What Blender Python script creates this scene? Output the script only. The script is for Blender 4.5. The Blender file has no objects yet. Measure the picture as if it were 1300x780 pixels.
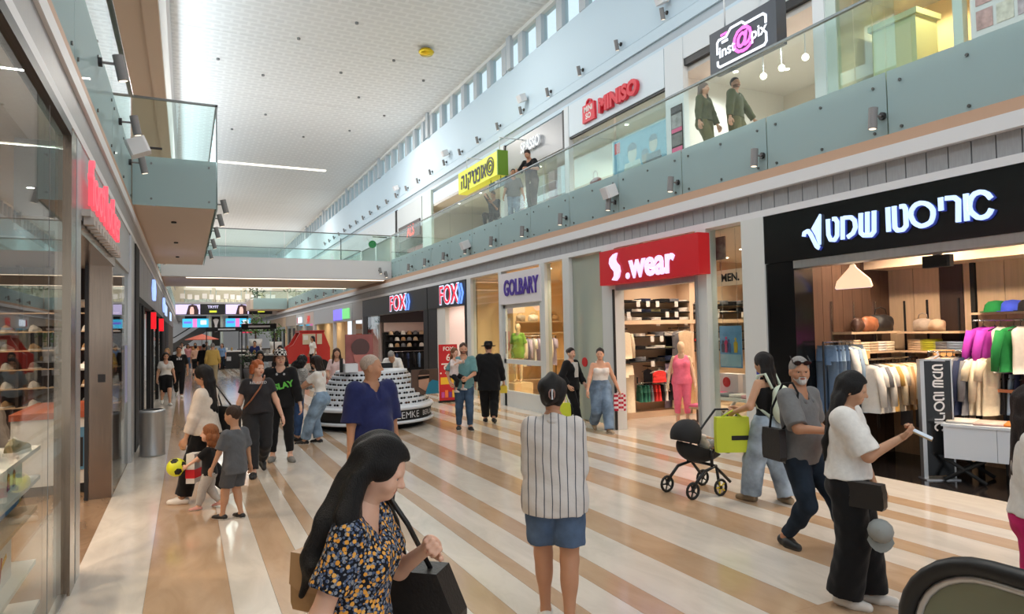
import bpy, math, random
import numpy as np
from mathutils import Matrix, Vector
random.seed(7); np.random.seed(7)
S = bpy.context.scene
COL = S.collection
PI = math.pi
# ------------------------------------------------------------------ camera
cam_d = bpy.data.cameras.new('camera'); cam = bpy.data.objects.new('camera', cam_d); COL.objects.link(cam)
S.camera = cam
cam_d.sensor_fit = 'HORIZONTAL'; cam_d.sensor_width = 36.0
cam_d.lens = 840.48*36.0/1300.0; cam_d.clip_start = 0.05; cam_d.clip_end = 400
_ps, _pt, _ro = 0.457786, 0.0367608, -0.0198656
_f = Vector((math.sin(_ps)*math.cos(_pt), math.cos(_ps)*math.cos(_pt), math.sin(_pt)))
_r0 = Vector((math.cos(_ps), -math.sin(_ps), 0)); _u0 = _r0.cross(_f)
_r = _r0*math.cos(_ro)+_u0*math.sin(_ro); _u = -_r0*math.sin(_ro)+_u0*math.cos(_ro)
cam.matrix_world = Matrix(((_r.x, _u.x, -_f.x, 0), (_r.y, _u.y, -_f.y, 0), (_r.z, _u.z, -_f.z, 2.0), (0, 0, 0, 1)))
# ------------------------------------------------------------------ sky, exposure
W = bpy.data.worlds.new('sky'); S.world = W; W.use_nodes = True
W.node_tree.nodes['Background'].inputs[0].default_value = (0.86, 0.93, 1.0, 1)
W.node_tree.nodes['Background'].inputs[1].default_value = 1.15
S.view_settings.view_transform = 'Standard'; S.view_settings.look = 'None'
S.view_settings.gamma = 1.0; S.view_settings.use_curve_mapping = False
S.view_settings.exposure = 0.0
S.cycles.use_denoising = True
S.cycles.max_bounces = 8; S.cycles.diffuse_bounces = 4; S.cycles.glossy_bounces = 4
S.cycles.transparent_max_bounces = 24; S.cycles.sample_clamp_indirect = 6.0
S.cycles.caustics_reflective = False; S.cycles.caustics_refractive = False
def area(name, loc, size, power, color, rot=(0, 0, 0)):
    d = bpy.data.lights.new(name, 'AREA'); d.shape = 'RECTANGLE'; d.size, d.size_y = size
    d.energy = power; d.color = color
    o = bpy.data.objects.new(name, d); COL.objects.link(o); o.location = loc; o.rotation_euler = rot
    return o
def spot(name, loc, power, color, angle=120, blend=0.6, rad=0.08, rot=(0, 0, 0)):
    d = bpy.data.lights.new(name, 'SPOT'); d.energy = power; d.color = color
    d.spot_size = math.radians(angle); d.spot_blend = blend; d.shadow_soft_size = rad
    o = bpy.data.objects.new(name, d); COL.objects.link(o); o.location = loc; o.rotation_euler = rot
    return o
# daylight through the clerestory on the left (it mirrors the windows on the right)
LD = 1.0
area('clerestory_daylight', (-0.30, 24, 11.5), (1.7, 60), 1050*LD, (0.74, 0.90, 1.0), (0, -PI/2+0.04, 0))
# one stands at the visible ceiling strip; the others are added fill
for _y in (-5, 7, 19, 31, 43, 55, 67, 79):
    area('ceiling_strip_and_fill', (4.9, _y, 12.50), (6.3, 0.16), (330 if _y < 25 else 800)*LD, (1.0, 0.94, 0.86))
# ------------------------------------------------------------------ materials
def lin(c):
    if max(c) > 1.0: c = [x/255.0 for x in c]
    return tuple((x/12.92 if x <= 0.04045 else ((x+0.055)/1.055)**2.4) for x in c[:3]) + (1.0,)
_M = {}
class NT:
    def __init__(s, m): s.t = m.node_tree; s.n = s.t.nodes; s.l = s.t.links
    def add(s, ty, **kw):
        n = s.n.new(ty)
        for k, v in kw.items():
            if k in n.inputs.keys(): n.inputs[k].default_value = v
            else: setattr(n, k, v)
        return n
    def link(s, a, b): s.l.new(a, b)
def mat(name, c, rough=0.6, metal=0.0, spec=0.5, noise=0.0, nscale=8.0, bump=0.0, bscale=60.0, emit=0.0, ecol=None, coat=0.0, sheen=0.0, sss=0.0, stretch=None):
    if name in _M: return _M[name]
    m = bpy.data.materials.new(name); m.use_nodes = True; _M[name] = m
    g = NT(m); b = g.n['Principled BSDF']
    col = lin(c); b.inputs['Base Color'].default_value = col
    b.inputs['Roughness'].default_value = rough; b.inputs['Metallic'].default_value = metal
    b.inputs['Specular IOR Level'].default_value = spec; b.inputs['Coat Weight'].default_value = coat
    b.inputs['Sheen Weight'].default_value = sheen
    if sss: b.inputs['Subsurface Weight'].default_value = sss; b.inputs['Subsurface Scale'].default_value = 0.02
    if emit:
        b.inputs['Emission Color'].default_value = lin(ecol) if ecol else col
        b.inputs['Emission Strength'].default_value = emit
    vec = None
    if noise or bump:
        tc = g.add('ShaderNodeTexCoord'); vec = tc.outputs['Object']
        if stretch:
            mp = g.add('ShaderNodeMapping'); mp.inputs['Scale'].default_value = stretch
            g.link(vec, mp.inputs['Vector']); vec = mp.outputs['Vector']
    if noise:
        nz = g.add('ShaderNodeTexNoise', Scale=nscale, Detail=4.0)
        g.link(vec, nz.inputs['Vector'])
        rp = g.add('ShaderNodeValToRGB')
        rp.color_ramp.elements[0].position = 0.3; rp.color_ramp.elements[1].position = 0.7
        rp.color_ramp.elements[0].color = tuple(max(0, x*(1-noise)) for x in col[:3])+(1,)
        rp.color_ramp.elements[1].color = tuple(min(1, x*(1+noise)) for x in col[:3])+(1,)
        g.link(nz.outputs['Fac'], rp.inputs['Fac']); g.link(rp.outputs['Color'], b.inputs['Base Color'])
    if bump:
        n2 = g.add('ShaderNodeTexNoise', Scale=bscale, Detail=3.0); g.link(vec, n2.inputs['Vector'])
        bp = g.add('ShaderNodeBump', Strength=bump, Distance=0.02); g.link(n2.outputs['Fac'], bp.inputs['Height'])
        g.link(bp.outputs['Normal'], b.inputs['Normal'])
    return m
def glass(name, tint, gloss=0.10, rough=0.0, mix=1.0, frost=None, frost_amt=0.0, graze=0.9):
    """thin pane: transparent + mirror (fresnel), optionally a diffuse frosted film"""
    if name in _M: return _M[name]
    m = bpy.data.materials.new(name); m.use_nodes = True; _M[name] = m
    g = NT(m); g.n.remove(g.n['Principled BSDF']); out = g.n['Material Output']
    tr = g.add('ShaderNodeBsdfTransparent', Color=lin(tint)); gl = g.add('ShaderNodeBsdfGlossy', Roughness=rough)
    gl.inputs['Color'].default_value = (1, 1, 1, 1)
    lw_ = g.add('ShaderNodeLayerWeight', Blend=0.5); pw = g.add('ShaderNodeMath', operation='POWER'); pw.inputs[1].default_value = 5.0
    g.link(lw_.outputs['Facing'], pw.inputs[0])
    mu = g.add('ShaderNodeMath', operation='MULTIPLY_ADD'); mu.inputs[1].default_value = graze-gloss*.5; mu.inputs[2].default_value = gloss*.5
    g.link(pw.outputs[0], mu.inputs[0])
    mx = g.add('ShaderNodeMixShader'); g.link(mu.outputs[0], mx.inputs[0]); g.link(tr.outputs[0], mx.inputs[1]); g.link(gl.outputs[0], mx.inputs[2])
    last = mx
    if frost:
        df = g.add('ShaderNodeBsdfDiffuse', Color=lin(frost)); tl = g.add('ShaderNodeBsdfTranslucent', Color=lin(frost))
        m2 = g.add('ShaderNodeMixShader'); m2.inputs[0].default_value = 0.35; g.link(df.outputs[0], m2.inputs[1]); g.link(tl.outputs[0], m2.inputs[2])
        m3 = g.add('ShaderNodeMixShader'); m3.inputs[0].default_value = frost_amt
        g.link(mx.outputs[0], m3.inputs[1]); g.link(m2.outputs[0], m3.inputs[2]); last = m3
    g.link(last.outputs[0], out.inputs['Surface'])
    return m
def emis(name, c, s=1.0, base=None):
    return mat(name, base or c, 0.5, emit=s, ecol=c)
# ------------------------------------------------------------------ mesh builder
WM = {}
ORD = 'first second third fourth fifth sixth seventh eighth ninth tenth eleventh twelfth thirteenth fourteenth fifteenth sixteenth seventeenth eighteenth nineteenth twentieth twenty-first twenty-second twenty-third twenty-fourth twenty-fifth'.split()
def wmat(o): return WM.get(o.name, Matrix.Identity(4))
class MB:
    def __init__(s): s.v = []; s.f = []; s.m = []; s.s = []; s.mi = 0; s.x = None
    def _add(s, vs, fs, smooth=False):
        b = len(s.v)
        if s.x is not None: vs = [tuple(s.x @ Vector(p)) for p in vs]
        s.v += [tuple(p) for p in vs]
        for f in fs: s.f.append(tuple(i+b for i in f)); s.m.append(s.mi); s.s.append(smooth)
        return s
    def box(s, a, b):
        x0, y0, z0 = [min(p, q) for p, q in zip(a, b)]; x1, y1, z1 = [max(p, q) for p, q in zip(a, b)]
        return s._add([(x0, y0, z0), (x1, y0, z0), (x1, y1, z0), (x0, y1, z0), (x0, y0, z1), (x1, y0, z1), (x1, y1, z1), (x0, y1, z1)],
                      [(3, 2, 1, 0), (4, 5, 6, 7), (0, 1, 5, 4), (1, 2, 6, 5), (2, 3, 7, 6), (3, 0, 4, 7)])
    def bbox(s, a, b, r=0.01):
        """box with bevelled vertical edges (round-ish slab)"""
        x0, y0, z0 = [min(p, q) for p, q in zip(a, b)]; x1, y1, z1 = [max(p, q) for p, q in zip(a, b)]
        P = [(x0+r, y0), (x1-r, y0), (x1, y0+r), (x1, y1-r), (x1-r, y1), (x0+r, y1), (x0, y1-r), (x0, y0+r)]
        return s.prism(P, z0, z1)
    def prism(s, poly, z0, z1, ax='z', smooth=False):
        n = len(poly)
        def P(p, z):
            return (p[0], p[1], z) if ax == 'z' else ((z, p[0], p[1]) if ax == 'x' else (p[0], z, p[1]))
        vs = [P(p, z0) for p in poly]+[P(p, z1) for p in poly]
        fs = [tuple(range(n-1, -1, -1)), tuple(range(n, 2*n))]+[(i, (i+1) % n, n+(i+1) % n, n+i) for i in range(n)]
        return s._add(vs, fs, smooth)
    def quad(s, *p): return s._add(list(p), [tuple(range(len(p)))])
    def cyl(s, p0, p1, r0, r1=None, n=10, smooth=True, cap=True):
        r1 = r0 if r1 is None else r1
        p0, p1 = Vector(p0), Vector(p1); d = (p1-p0).normalized()
        u = d.orthogonal().normalized(); w = d.cross(u)
        vs = []
        for p, r in ((p0, r0), (p1, r1)):
            vs += [tuple(p+(u*math.cos(2*PI*i/n)+w*math.sin(2*PI*i/n))*r) for i in range(n)]
        s._add(vs, [(i, (i+1) % n, n+(i+1) % n, n+i) for i in range(n)], smooth)
        if cap: s._add(vs, [tuple(range(n-1, -1, -1)), tuple(range(n, 2*n))])
        return s
    def tube(s, pts, r, n=6, closed=False):
        pts = [Vector(p) for p in pts]; N = len(pts); vs = []
        prev = None
        for i, p in enumerate(pts):
            a = pts[i-1] if (i or closed) else p; b = pts[(i+1) % N] if (i < N-1 or closed) else p
            d = (b-a).normalized()
            u = d.orthogonal().normalized() if prev is None else (prev-d*prev.dot(d)).normalized()
            prev = u; w = d.cross(u); rr = r[i] if isinstance(r, (list, tuple)) else r
            vs += [tuple(p+(u*math.cos(2*PI*k/n)+w*math.sin(2*PI*k/n))*rr) for k in range(n)]
        fs = []
        for i in range(N if closed else N-1):
            j = (i+1) % N
            fs += [(i*n+k, i*n+(k+1) % n, j*n+(k+1) % n, j*n+k) for k in range(n)]
        if not closed: fs += [tuple(range(n-1, -1, -1)), tuple((N-1)*n+k for k in range(n))]
        return s._add(vs, fs, True)
    def lathe(s, prof, c=(0, 0, 0), n=16, smooth=True, a0=0, a1=2*PI):
        full = abs(a1-a0-2*PI) < 1e-6; m = n if full else n+1; vs = []
        for r, z in prof:
            vs += [(c[0]+r*math.cos(a0+(a1-a0)*i/n), c[1]+r*math.sin(a0+(a1-a0)*i/n), c[2]+z) for i in range(m)]
        fs = []
        for j in range(len(prof)-1):
            for i in range(n if full else n):
                k = (i+1) % m
                fs.append((j*m+i, j*m+k, (j+1)*m+k, (j+1)*m+i))
        return s._add(vs, fs, smooth)
    def ball(s, c, r, n=10, m=7, sc=(1, 1, 1)):
        prof = [(max(1e-4, r*math.sin(PI*j/m)), -r*math.cos(PI*j/m)) for j in range(m+1)]
        b = len(s.v); s.lathe(prof, (0, 0, 0), n)
        for i in range(b, len(s.v)):
            p = s.v[i]
            if s.x is None: s.v[i] = (c[0]+p[0]*sc[0], c[1]+p[1]*sc[1], c[2]+p[2]*sc[2])
        return s
    def build(s, name, mats, parent=None, label=None, kind=None):
        me = bpy.data.meshes.new(name)
        V = s.v
        if parent is not None:
            inv = wmat(parent).inverted(); V = [tuple(inv @ Vector(p)) for p in V]
        me.from_pydata(V, [], s.f)
        for m in (mats if isinstance(mats, (list, tuple)) else [mats]): me.materials.append(m)
        me.polygons.foreach_set('material_index', s.m); me.polygons.foreach_set('use_smooth', s.s); me.update()
        return link(name, me, parent, label, kind)
def link(name, me, parent=None, label=None, kind=None):
    o = bpy.data.objects.new(name, me); COL.objects.link(o)
    if parent is not None: o.parent = parent; WM[o.name] = wmat(parent)
    if label: o['label'] = label
    if kind: o['kind'] = kind
    return o
def tag(o, label, cat, group=None, kind=None):
    o['label'] = label; o['category'] = cat
    if group: o['group'] = group
    if kind: o['kind'] = kind
    return o
def thing(name, label, cat, loc=(0, 0, 0), rz=0.0, group=None):
    o = bpy.data.objects.new(name, None); COL.objects.link(o); o.empty_display_size = 0.1
    o.location = loc; o.rotation_euler = (0, 0, rz)
    WM[o.name] = Matrix.Translation(loc) @ Matrix.Rotation(rz, 4, 'Z')
    return tag(o, label, cat, group)
def solo(name, mb, mats, label, cat, loc, group=None, rz=0.0):
    """a thing that is one mesh: origin at loc"""
    me_o = mb.build(name, mats)
    inv = (Matrix.Translation(loc) @ Matrix.Rotation(rz, 4, 'Z')).inverted()
    me_o.data.transform(inv); me_o.location = loc; me_o.rotation_euler = (0, 0, rz)
    WM[me_o.name] = Matrix.Translation(loc) @ Matrix.Rotation(rz, 4, 'Z')
    return tag(me_o, label, cat, group)
def struct(name, mb, mats, parent=None, label=None):
    return mb.build(name, mats, parent, label, None if parent is not None else 'structure')
KIDS = {}
def children(o):
    return [c for c in COL.objects if c.parent == o]
def kids_index():
    d = {}
    for c in COL.objects:
        if c.parent is not None: d.setdefault(c.parent.name, []).append(c)
    return d
def dup(root, loc, rz=None, label=None, group=None, scale=None, kd=None):
    kd = kd or kids_index()
    def cp(o, par):
        c = o.copy(); COL.objects.link(c)
        if par is not None: c.parent = par
        for ch in kd.get(o.name, []): cp(ch, c)
        return c
    r = cp(root, None); r.location = loc
    if rz is not None: r.rotation_euler = (0, 0, rz)
    if scale: r.scale = scale
    if label: r['label'] = label
    if group: r['group'] = group
    return r
RIGHTW = Matrix(((0, 0, -1), (-1, 0, 0), (0, 1, 0)))      # text on a wall facing -X: columns right(-Y), up(Z), out(-X)
LEFTW = Matrix(((0, 0, 1), (1, 0, 0), (0, 1, 0)))
FRONTW = Matrix(((1, 0, 0), (0, 0, -1), (0, 1, 0)))
def textmesh(body, size, extrude=0.0, bold=0.0, sx=1.0, align='CENTER', shear=0.0, spacing=1.0):
    cu = bpy.data.curves.new('lettering', 'FONT'); cu.body = body; cu.size = size; cu.extrude = extrude
    cu.offset = bold; cu.align_x = align; cu.align_y = 'CENTER'; cu.shear = shear; cu.resolution_u = 3; cu.space_character = spacing
    o = bpy.data.objects.new('lettering', cu); COL.objects.link(o)
    me = bpy.data.meshes.new_from_object(o); bpy.data.objects.remove(o); bpy.data.curves.remove(cu)
    if sx != 1.0: me.transform(Matrix.Diagonal((sx, 1, 1, 1)))
    return me
def text(body, size, pos, wall, m, parent, name='lettering', label=None, roll=0.0, **kw):
    me = textmesh(body, size, **kw); me.name = name
    R = wall.to_4x4() @ Matrix.Rotation(roll, 4, 'Z')
    me.transform(wmat(parent).inverted() @ Matrix.Translation(pos) @ R)
    me.materials.clear(); me.materials.append(m)
    return link(name, me, parent, label)
def stroke(mb, pts, w, d, closed=False):
    """flat ribbon lettering: 2-D polyline -> prism pieces in the xy plane, from z=0 to z=d (mb.x places it)"""
    n = len(pts); P = [Vector(p).to_2d() for p in pts]
    for i in range(n if closed else n-1):
        a, b = P[i], P[(i+1) % n]; t = (b-a)
        if t.length < 1e-6: continue
        t.normalize(); q = Vector((-t.y, t.x))*w/2
        a2, b2 = a-t*w*0.0, b+t*w*0.0
        mb.prism([tuple(a2-q), tuple(b2-q), tuple(b2+q), tuple(a2+q)], 0, d)
    for p in P[0 if closed else 1:(n if closed else n-1)]:
        mb.prism([(p.x+w/2*math.cos(k*PI/5), p.y+w/2*math.sin(k*PI/5)) for k in range(10)], 0, d*0.995)
def arc(cx, cy, r, a0, a1, n=12, ry=None):
    ry = r if ry is None else ry
    return [(cx+r*math.cos(math.radians(a0+(a1-a0)*i/n)), cy+ry*math.sin(math.radians(a0+(a1-a0)*i/n))) for i in range(n+1)]
def place(mb, pos, wall):
    mb.x = Matrix.Translation(pos) @ wall.to_4x4(); return mb
# ================================================================== SHELL
def stone(name, c, c2, rough=0.13):
    if name in _M: return _M[name]
    m = mat(name, c, rough, spec=0.5); g = NT(m); b = g.n['Principled BSDF']
    tc = g.add('ShaderNodeTexCoord'); mp = g.add('ShaderNodeMapping'); mp.inputs['Scale'].default_value = (1.6, 0.5, 1)
    g.link(tc.outputs['Object'], mp.inputs[0])
    n1 = g.add('ShaderNodeTexNoise', Scale=2.2, Detail=7.0, Roughness=0.62, Distortion=0.9); g.link(mp.outputs[0], n1.inputs['Vector'])
    rp = g.add('ShaderNodeValToRGB'); e = rp.color_ramp.elements
    e[0].position = 0.35; e[0].color = lin(c2); e[1].position = 0.62; e[1].color = lin(c)
    g.link(n1.outputs['Fac'], rp.inputs[0]); g.link(rp.outputs[0], b.inputs['Base Color'])
    return m
M_white_st = stone('stone_white', (214, 204, 192), (200, 190, 178))
M_beige_st = stone('stone_beige', (188, 158, 128), (174, 143, 113))
M_shopfl = stone('shop_floor', (214, 200, 186), (205, 190, 176))
M_paint = mat('white_paint', (222, 224, 226), 0.6, noise=0.02, nscale=0.5)
M_upper = mat('upper_wall_paint', (200, 219, 231), 0.7)
M_ceil0 = mat('ceiling_plain', (205, 205, 203), 0.8)
M_cornice = mat('cornice_white', (222, 222, 224), 0.5)
M_copper = mat('copper_band', (190, 154, 128), 0.55)
M_tile = mat('grey_wall_tile', (158, 157, 158), 0.45, noise=0.07, nscale=9, stretch=(0.4, 6, 0.6))
M_alu = mat('brushed_aluminium', (190, 190, 190), 0.35, metal=0.9, noise=0.05, nscale=20, stretch=(1, 1, 0.05))
M_bronze = mat('brushed_bronze_steel', (150, 132, 116), 0.22, metal=1.0, noise=0.08, nscale=14, stretch=(8, 8, 0.2))
M_dark = mat('dark_metal', (30, 30, 32), 0.45)
M_black = mat('black_gloss', (12, 13, 14), 0.22)
M_blackm = mat('black_matte', (16, 16, 17), 0.7)
M_handrail = mat('handrail_steel', (120, 122, 120), 0.3, metal=0.9)
M_grey = mat('lamp_grey', (132, 130, 130), 0.5)
M_postwhite = mat('post_white', (214, 216, 214), 0.4)
M_steelcol = mat('pale_green_column', (190, 206, 200), 0.35)
M_soffit = mat('soffit_paint', (224, 205, 188), 0.7)
M_glassR = glass('balustrade_glass', (240, 249, 247), 0.07)
M_shopglass = glass('shop_glass', (240, 246, 243), 0.07)
M_leftglass = glass('shop_glass_left', (240, 243, 241), 0.10, graze=0.42)
M_frost = glass('frosted_glass', (220, 236, 236), 0.08, frost=(196, 217, 219), frost_amt=0.80)
M_sky = None
# ---- ceiling material: rows of perforated patches
M_ceil = mat('acoustic_ceiling', (204, 204, 202), 0.8)
g = NT(M_ceil); tc = g.add('ShaderNodeTexCoord')
mp = g.add('ShaderNodeMapping'); g.link(tc.outputs['Object'], mp.inputs[0])
br = g.add('ShaderNodeTexBrick', Scale=1.0); br.offset = 0.5
br.inputs['Color1'].default_value = lin((222, 222, 221)); br.inputs['Color2'].default_value = lin((226, 226, 225)); br.inputs['Mortar'].default_value = lin((236, 236, 235))
br.inputs['Mortar Size'].default_value = 0.07; br.inputs['Mortar Smooth'].default_value = 0.6; br.inputs['Brick Width'].default_value = 0.55; br.inputs['Row Height'].default_value = 0.30
g.link(mp.outputs[0], br.inputs['Vector']); g.link(br.outputs['Color'], g.n['Principled BSDF'].inputs['Base Color'])
# ---- floor
fl = struct('floor', MB().box((-8, -6, -0.30), (16, 96, -0.012)), M_white_st)
edges = [(-0.85, -.29, 0), (-.29, .31, 1), (.31, .615, 0), (.615, .91, 1), (.91, 1.09, 0), (1.09, 1.23, 1), (1.23, 1.83, 0), (1.83, 2.1, 1), (2.1, 2.4, 0), (2.4, 2.56, 1),
         (2.56, 2.88, 0), (2.88, 3.13, 1), (3.13, 3.64, 0), (3.64, 4.05, 1), (4.05, 4.77, 0), (4.77, 5.3, 1), (5.3, 5.68, 0), (5.68, 5.95, 1), (5.95, 6.5, 0), (6.5, 6.78, 1), (6.78, 7.08, 0), (7.08, 7.36, 1), (7.36, 8.16, 0)]
def strip(x0, x1, y0, y1, k):
    struct('stone_strip', MB().box((x0+.0012, y0, -0.012), (x1-.0012, y1, 0.0)), M_beige_st if k else M_white_st, fl)
for a, b, k in edges:
    if 3.6 < a < 4.7:
        strip(a, b, 3.37, 92, k)
    else: strip(a, b, -4, 92, k)
strip(3.64, 4.46, -4, 3.368, 1); strip(4.46, 4.77, -4, 3.368, 0)
struct('shop_floor', MB().box((8.16, 6.9, -0.012), (14, 60, 0.0)), M_shopfl, fl)
struct('shop_floor', MB().box((8.16, -1, -0.012), (11, 6.9, 0.0)), stone('dark_stone', (38, 34, 33), (28, 25, 25), 0.12), fl, 'dark polished stone shop floor')
struct('shop_floor', MB().box((-6, -4, -0.012), (-0.85, 13.5, 0.0)), stone('brown_stone', (146, 118, 92), (122, 96, 72), 0.2), fl, 'brown stone shop floor')
# red diamond inlays on the pale shop floor
M_redtile = mat('red_tile', (190, 40, 36), 0.25)
for (x, y) in ((8.9, 10.35), (9.55, 9.2), (8.45, 8.9), (10.0, 10.6)):
    struct('red_floor_tile', MB().prism([(x-.32, y), (x, y-.2), (x+.32, y), (x, y+.2)], 0, 0.003), M_redtile, fl, 'red diamond floor tile')
# ---- right ground-floor bulkhead: white strip, grey tiles, cornice, copper band
tr = struct('trim_1', MB().box((7.70, -1, 3.63), (8.0, 92, 3.73)), M_cornice)
struct('cornice', MB().box((7.66, -1, 4.0), (8.0, 92, 4.17)), M_cornice, tr)
struct('copper_band', MB().box((7.80, -1, 4.17), (8.0, 92, 4.345)), M_copper, tr, 'copper coloured band lit from below')
struct('tile_backing', MB().box((7.78, -1, 3.73), (8.0, 92, 4.0)), mat('tile_joint', (196, 196, 196), .7), tr)
tm = None
for i in range(300):
    y = 2.0+0.2475*i
    if tm is None:
        to = struct('tile', MB().box((7.752, y+.008, 3.733), (7.785, y+.2395, 3.997)), M_tile, tr); tm = to.data
    else:
        o = link('tile', tm, tr); o.location = (random.uniform(-.002, .002), 0.2475*i, 0)
# left: the same in reverse, seen edge on
tl = struct('trim_2', MB().box((-1.2, -3, 3.72), (-.82, 92, 3.80)), M_cornice)
struct('grey_band', MB().box((-1.2, -3, 3.80), (-.83, 92, 4.06)), M_tile, tl)
struct('cornice', MB().box((-1.2, -3, 4.06), (-.80, 92, 4.19)), M_cornice, tl)
struct('copper_band', MB().box((-1.2, -3, 4.19), (-.83, 92, 4.345)), M_copper, tl, 'copper coloured band lit from below')
# ---- upper floors (slabs behind the balustrades)
struct('floor_upper_right', MB().box((8.10, -4, 4.36), (16, 92, 5.18)), M_soffit)
struct('floor_upper_left', MB().box((-6, -4, 4.36), (-0.92, 92, 5.18)), M_soffit)
# ---- ceiling panels and upper walls
ce = struct('ceiling', MB().box((-0.45, -6, 12.62), (10.6, 92, 12.75)), M_ceil0)
for i in range(16):
    y = -6+6.1*i
    struct('ceiling_panel', MB().box((-0.44, y+.012, 12.56), (10.5, y+6.09, 12.62)), M_ceil, ce)
wu = struct('wall_right_upper', MB().box((10.5, -4, 9.47), (10.75, 92, 11.42)), M_upper)
struct('painted_shadow_line', MB().box((10.54, -4, 9.42), (10.75, 92, 9.47)), mat('painted_shadow_line', (176, 170, 168), .8), wu)  # darker colour stands in for the thin shadow under the ledge
struct('lintel', MB().box((10.44, -4, 9.13), (10.75, 92, 9.42)), M_upper, wu)
struct('grey_frieze', MB().box((10.50, -4, 8.90), (10.75, 92, 9.13)), mat('frieze_grey', (176, 186, 194), .6), wu)
struct('lower_lintel', MB().box((10.46, -4, 8.78), (10.75, 92, 8.90)), M_upper, wu)
struct('head_beam', MB().box((10.46, -4, 12.42), (10.75, 92, 12.56)), mat('head_beam', (226, 224, 218), .7), wu)
# clerestory: mullions, pillars and panes with the bright sky behind them
M_pane = glass('clerestory_pane', (244, 253, 254), 0.03)
n = 0
y = 12.0-1.34*8
mul = MB().box((10.47, 0, 11.42), (10.72, .34, 12.42)).build('window_mullion', mat('pillar_grey', (186, 192, 196), .6), wu, None)
pan = MB().box((10.60, .34, 11.42), (10.62, 1.34, 12.42)).build('window_pane', M_pane, wu, None)
mul.location = (0, y, 0); pan.location = (0, y, 0)
for i in range(1, 66):
    for o in (mul, pan):
        c = o.copy(); COL.objects.link(c); c.location = (0, y+1.34*i, 0)
for yy in (11.9, 20.95, 29.95, 38.95, 47.95, 56.95, 65.95):
    struct('clerestory_pillar', MB().box((10.36, yy-.16, 11.38), (10.5, yy+.16, 12.56)), mat('pillar_grey', (186, 192, 196), .6), wu)
# left upper side: soffit of the gallery roof, fascia and clerestory (seen edge on)
wl = struct('wall_left_upper', MB().box((-0.72, -4, 8.30), (-0.45, 92, 10.5)), M_paint)
struct('window_head', MB().box((-0.72, -4, 12.4), (-0.45, 92, 12.6)), M_paint, wl)
struct('gallery_soffit', MB().box((-6, -4, 8.30), (-0.72, 92, 8.45)), M_soffit, wl, 'shaded beige gallery soffit')
struct('soffit_step', MB().box((-0.74, -4, 8.22), (-0.46, 92, 8.30)), M_soffit, wl)
struct('wall_left_gallery', MB().box((-6.2, -4, 5.18), (-6.0, 92, 8.3)), M_paint)
# back end of the mall
struct('wall_far', MB().box((-6, 90, -.3), (16, 90.3, 12.7)), M_paint)
# ---- balustrades
def balustrade(name, label, x, ys, side, group=None):
    """glass wall along Y at x; side=+1 when the atrium lies toward -x"""
    t = thing(name, label, 'balustrade', (x, ys[0], 4.35))
    pa = None
    for a, b in zip(ys[:-1], ys[1:]):
        MB().box((x, a+.008, 4.35), (x+.016*side, b-.008, 6.25)).build('glass_panel', M_glassR, t)
        MB().box((x-.004*side, a+.008, 4.35), (x-.001*side, b-.008, 5.22)).build('frosted_film', M_frost, t)
        bo = MB()
        for yy in (a+.18, (a+b)/2, b-.18):
            for z in (4.47, 5.06): bo.cyl((x-.02*side, yy, z), (x+.03*side, yy, z), .022, n=8)
        for yy, z in [(yy, z) for yy in (a+.18, (a+b)/2, b-.18) for z in (4.47, 5.06)][:6]:
            MB().cyl((x-.02*side, yy, z), (x+.04*side, yy, z), .02, n=8).build('standoff_bolt', M_handrail, t)
    MB().box((x-.018, ys[0], 6.25), (x+.034, ys[-1], 6.285)).build('handrail', M_handrail, t)
    return t
ysR = [-.5]+[1.45+1.95*i for i in range(14)]+[28.1]
balustrade('glass_balustrade', 'glass balustrade with frosted lower band along the right upper gallery, nearer than the bridge', 8.03, ysR, 1)
balustrade('glass_balustrade', 'glass balustrade of the right upper gallery beyond the bridge', 8.03, [33.8+3.0*i for i in range(10)], 1)
balustrade('glass_balustrade', 'glass balustrade along the left upper gallery before the projecting balcony', -.86, [-3.2+3.28*i for i in range(6)], -1)
balustrade('glass_balustrade', 'glass balustrade along the left upper gallery far beyond the balcony', -.86, [33.8+4*i for i in range(9)], -1)
balustrade('glass_balustrade', 'glass balustrade of the left upper gallery between the projecting balcony and the bridge', -.86, [23.8, 26, 28.1], -1)
# ---- projecting balcony on the left
bc = struct('floor_balcony', MB().box((-.92, 13.28, 4.36), (0.48, 23.7, 5.18)), M_soffit)
for y in (15, 18.2, 21.4):
    MB().cyl((-.22, y, 4.33), (-.22, y, 4.365), .05, n=10).build('sprinkler', M_dark, bc)
t = thing('glass_balustrade', 'glass balustrade around the projecting balcony on the left', 'balustrade', (.5, 13.24, 4.35))
MB().box((-.84, 13.22, 4.35), (.5, 13.236, 6.25)).build('glass_panel', M_glassR, t)
MB().box((-.84, 13.213, 4.35), (.5, 13.218, 5.22)).build('frosted_film', M_frost, t)
for a, b in ((13.25, 16.8), (16.82, 20.3), (20.32, 23.75)):
    MB().box((.5, a, 4.35), (.516, b, 6.25)).build('glass_panel', M_glassR, t)
    MB().box((.52, a, 4.35), (.523, b, 5.22)).build('frosted_film', M_frost, t)
MB().box((-.86, 13.2, 6.25), (.53, 13.25, 6.285)).build('handrail', M_handrail, t)
MB().box((.49, 13.2, 6.25), (.53, 23.75, 6.285)).build('handrail', M_handrail, t)
MB().box((.495, 13.215, 5.22), (.52, 13.24, 6.25)).build('corner_post', M_handrail, t)
for x, z in ((-.55, 4.47), (.38, 4.47), (-.55, 5.1), (.38, 5.1)):
    MB().cyl((x, 13.2, z), (x, 13.26, z), .02, n=8).build('standoff_bolt', M_handrail, t)
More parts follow.
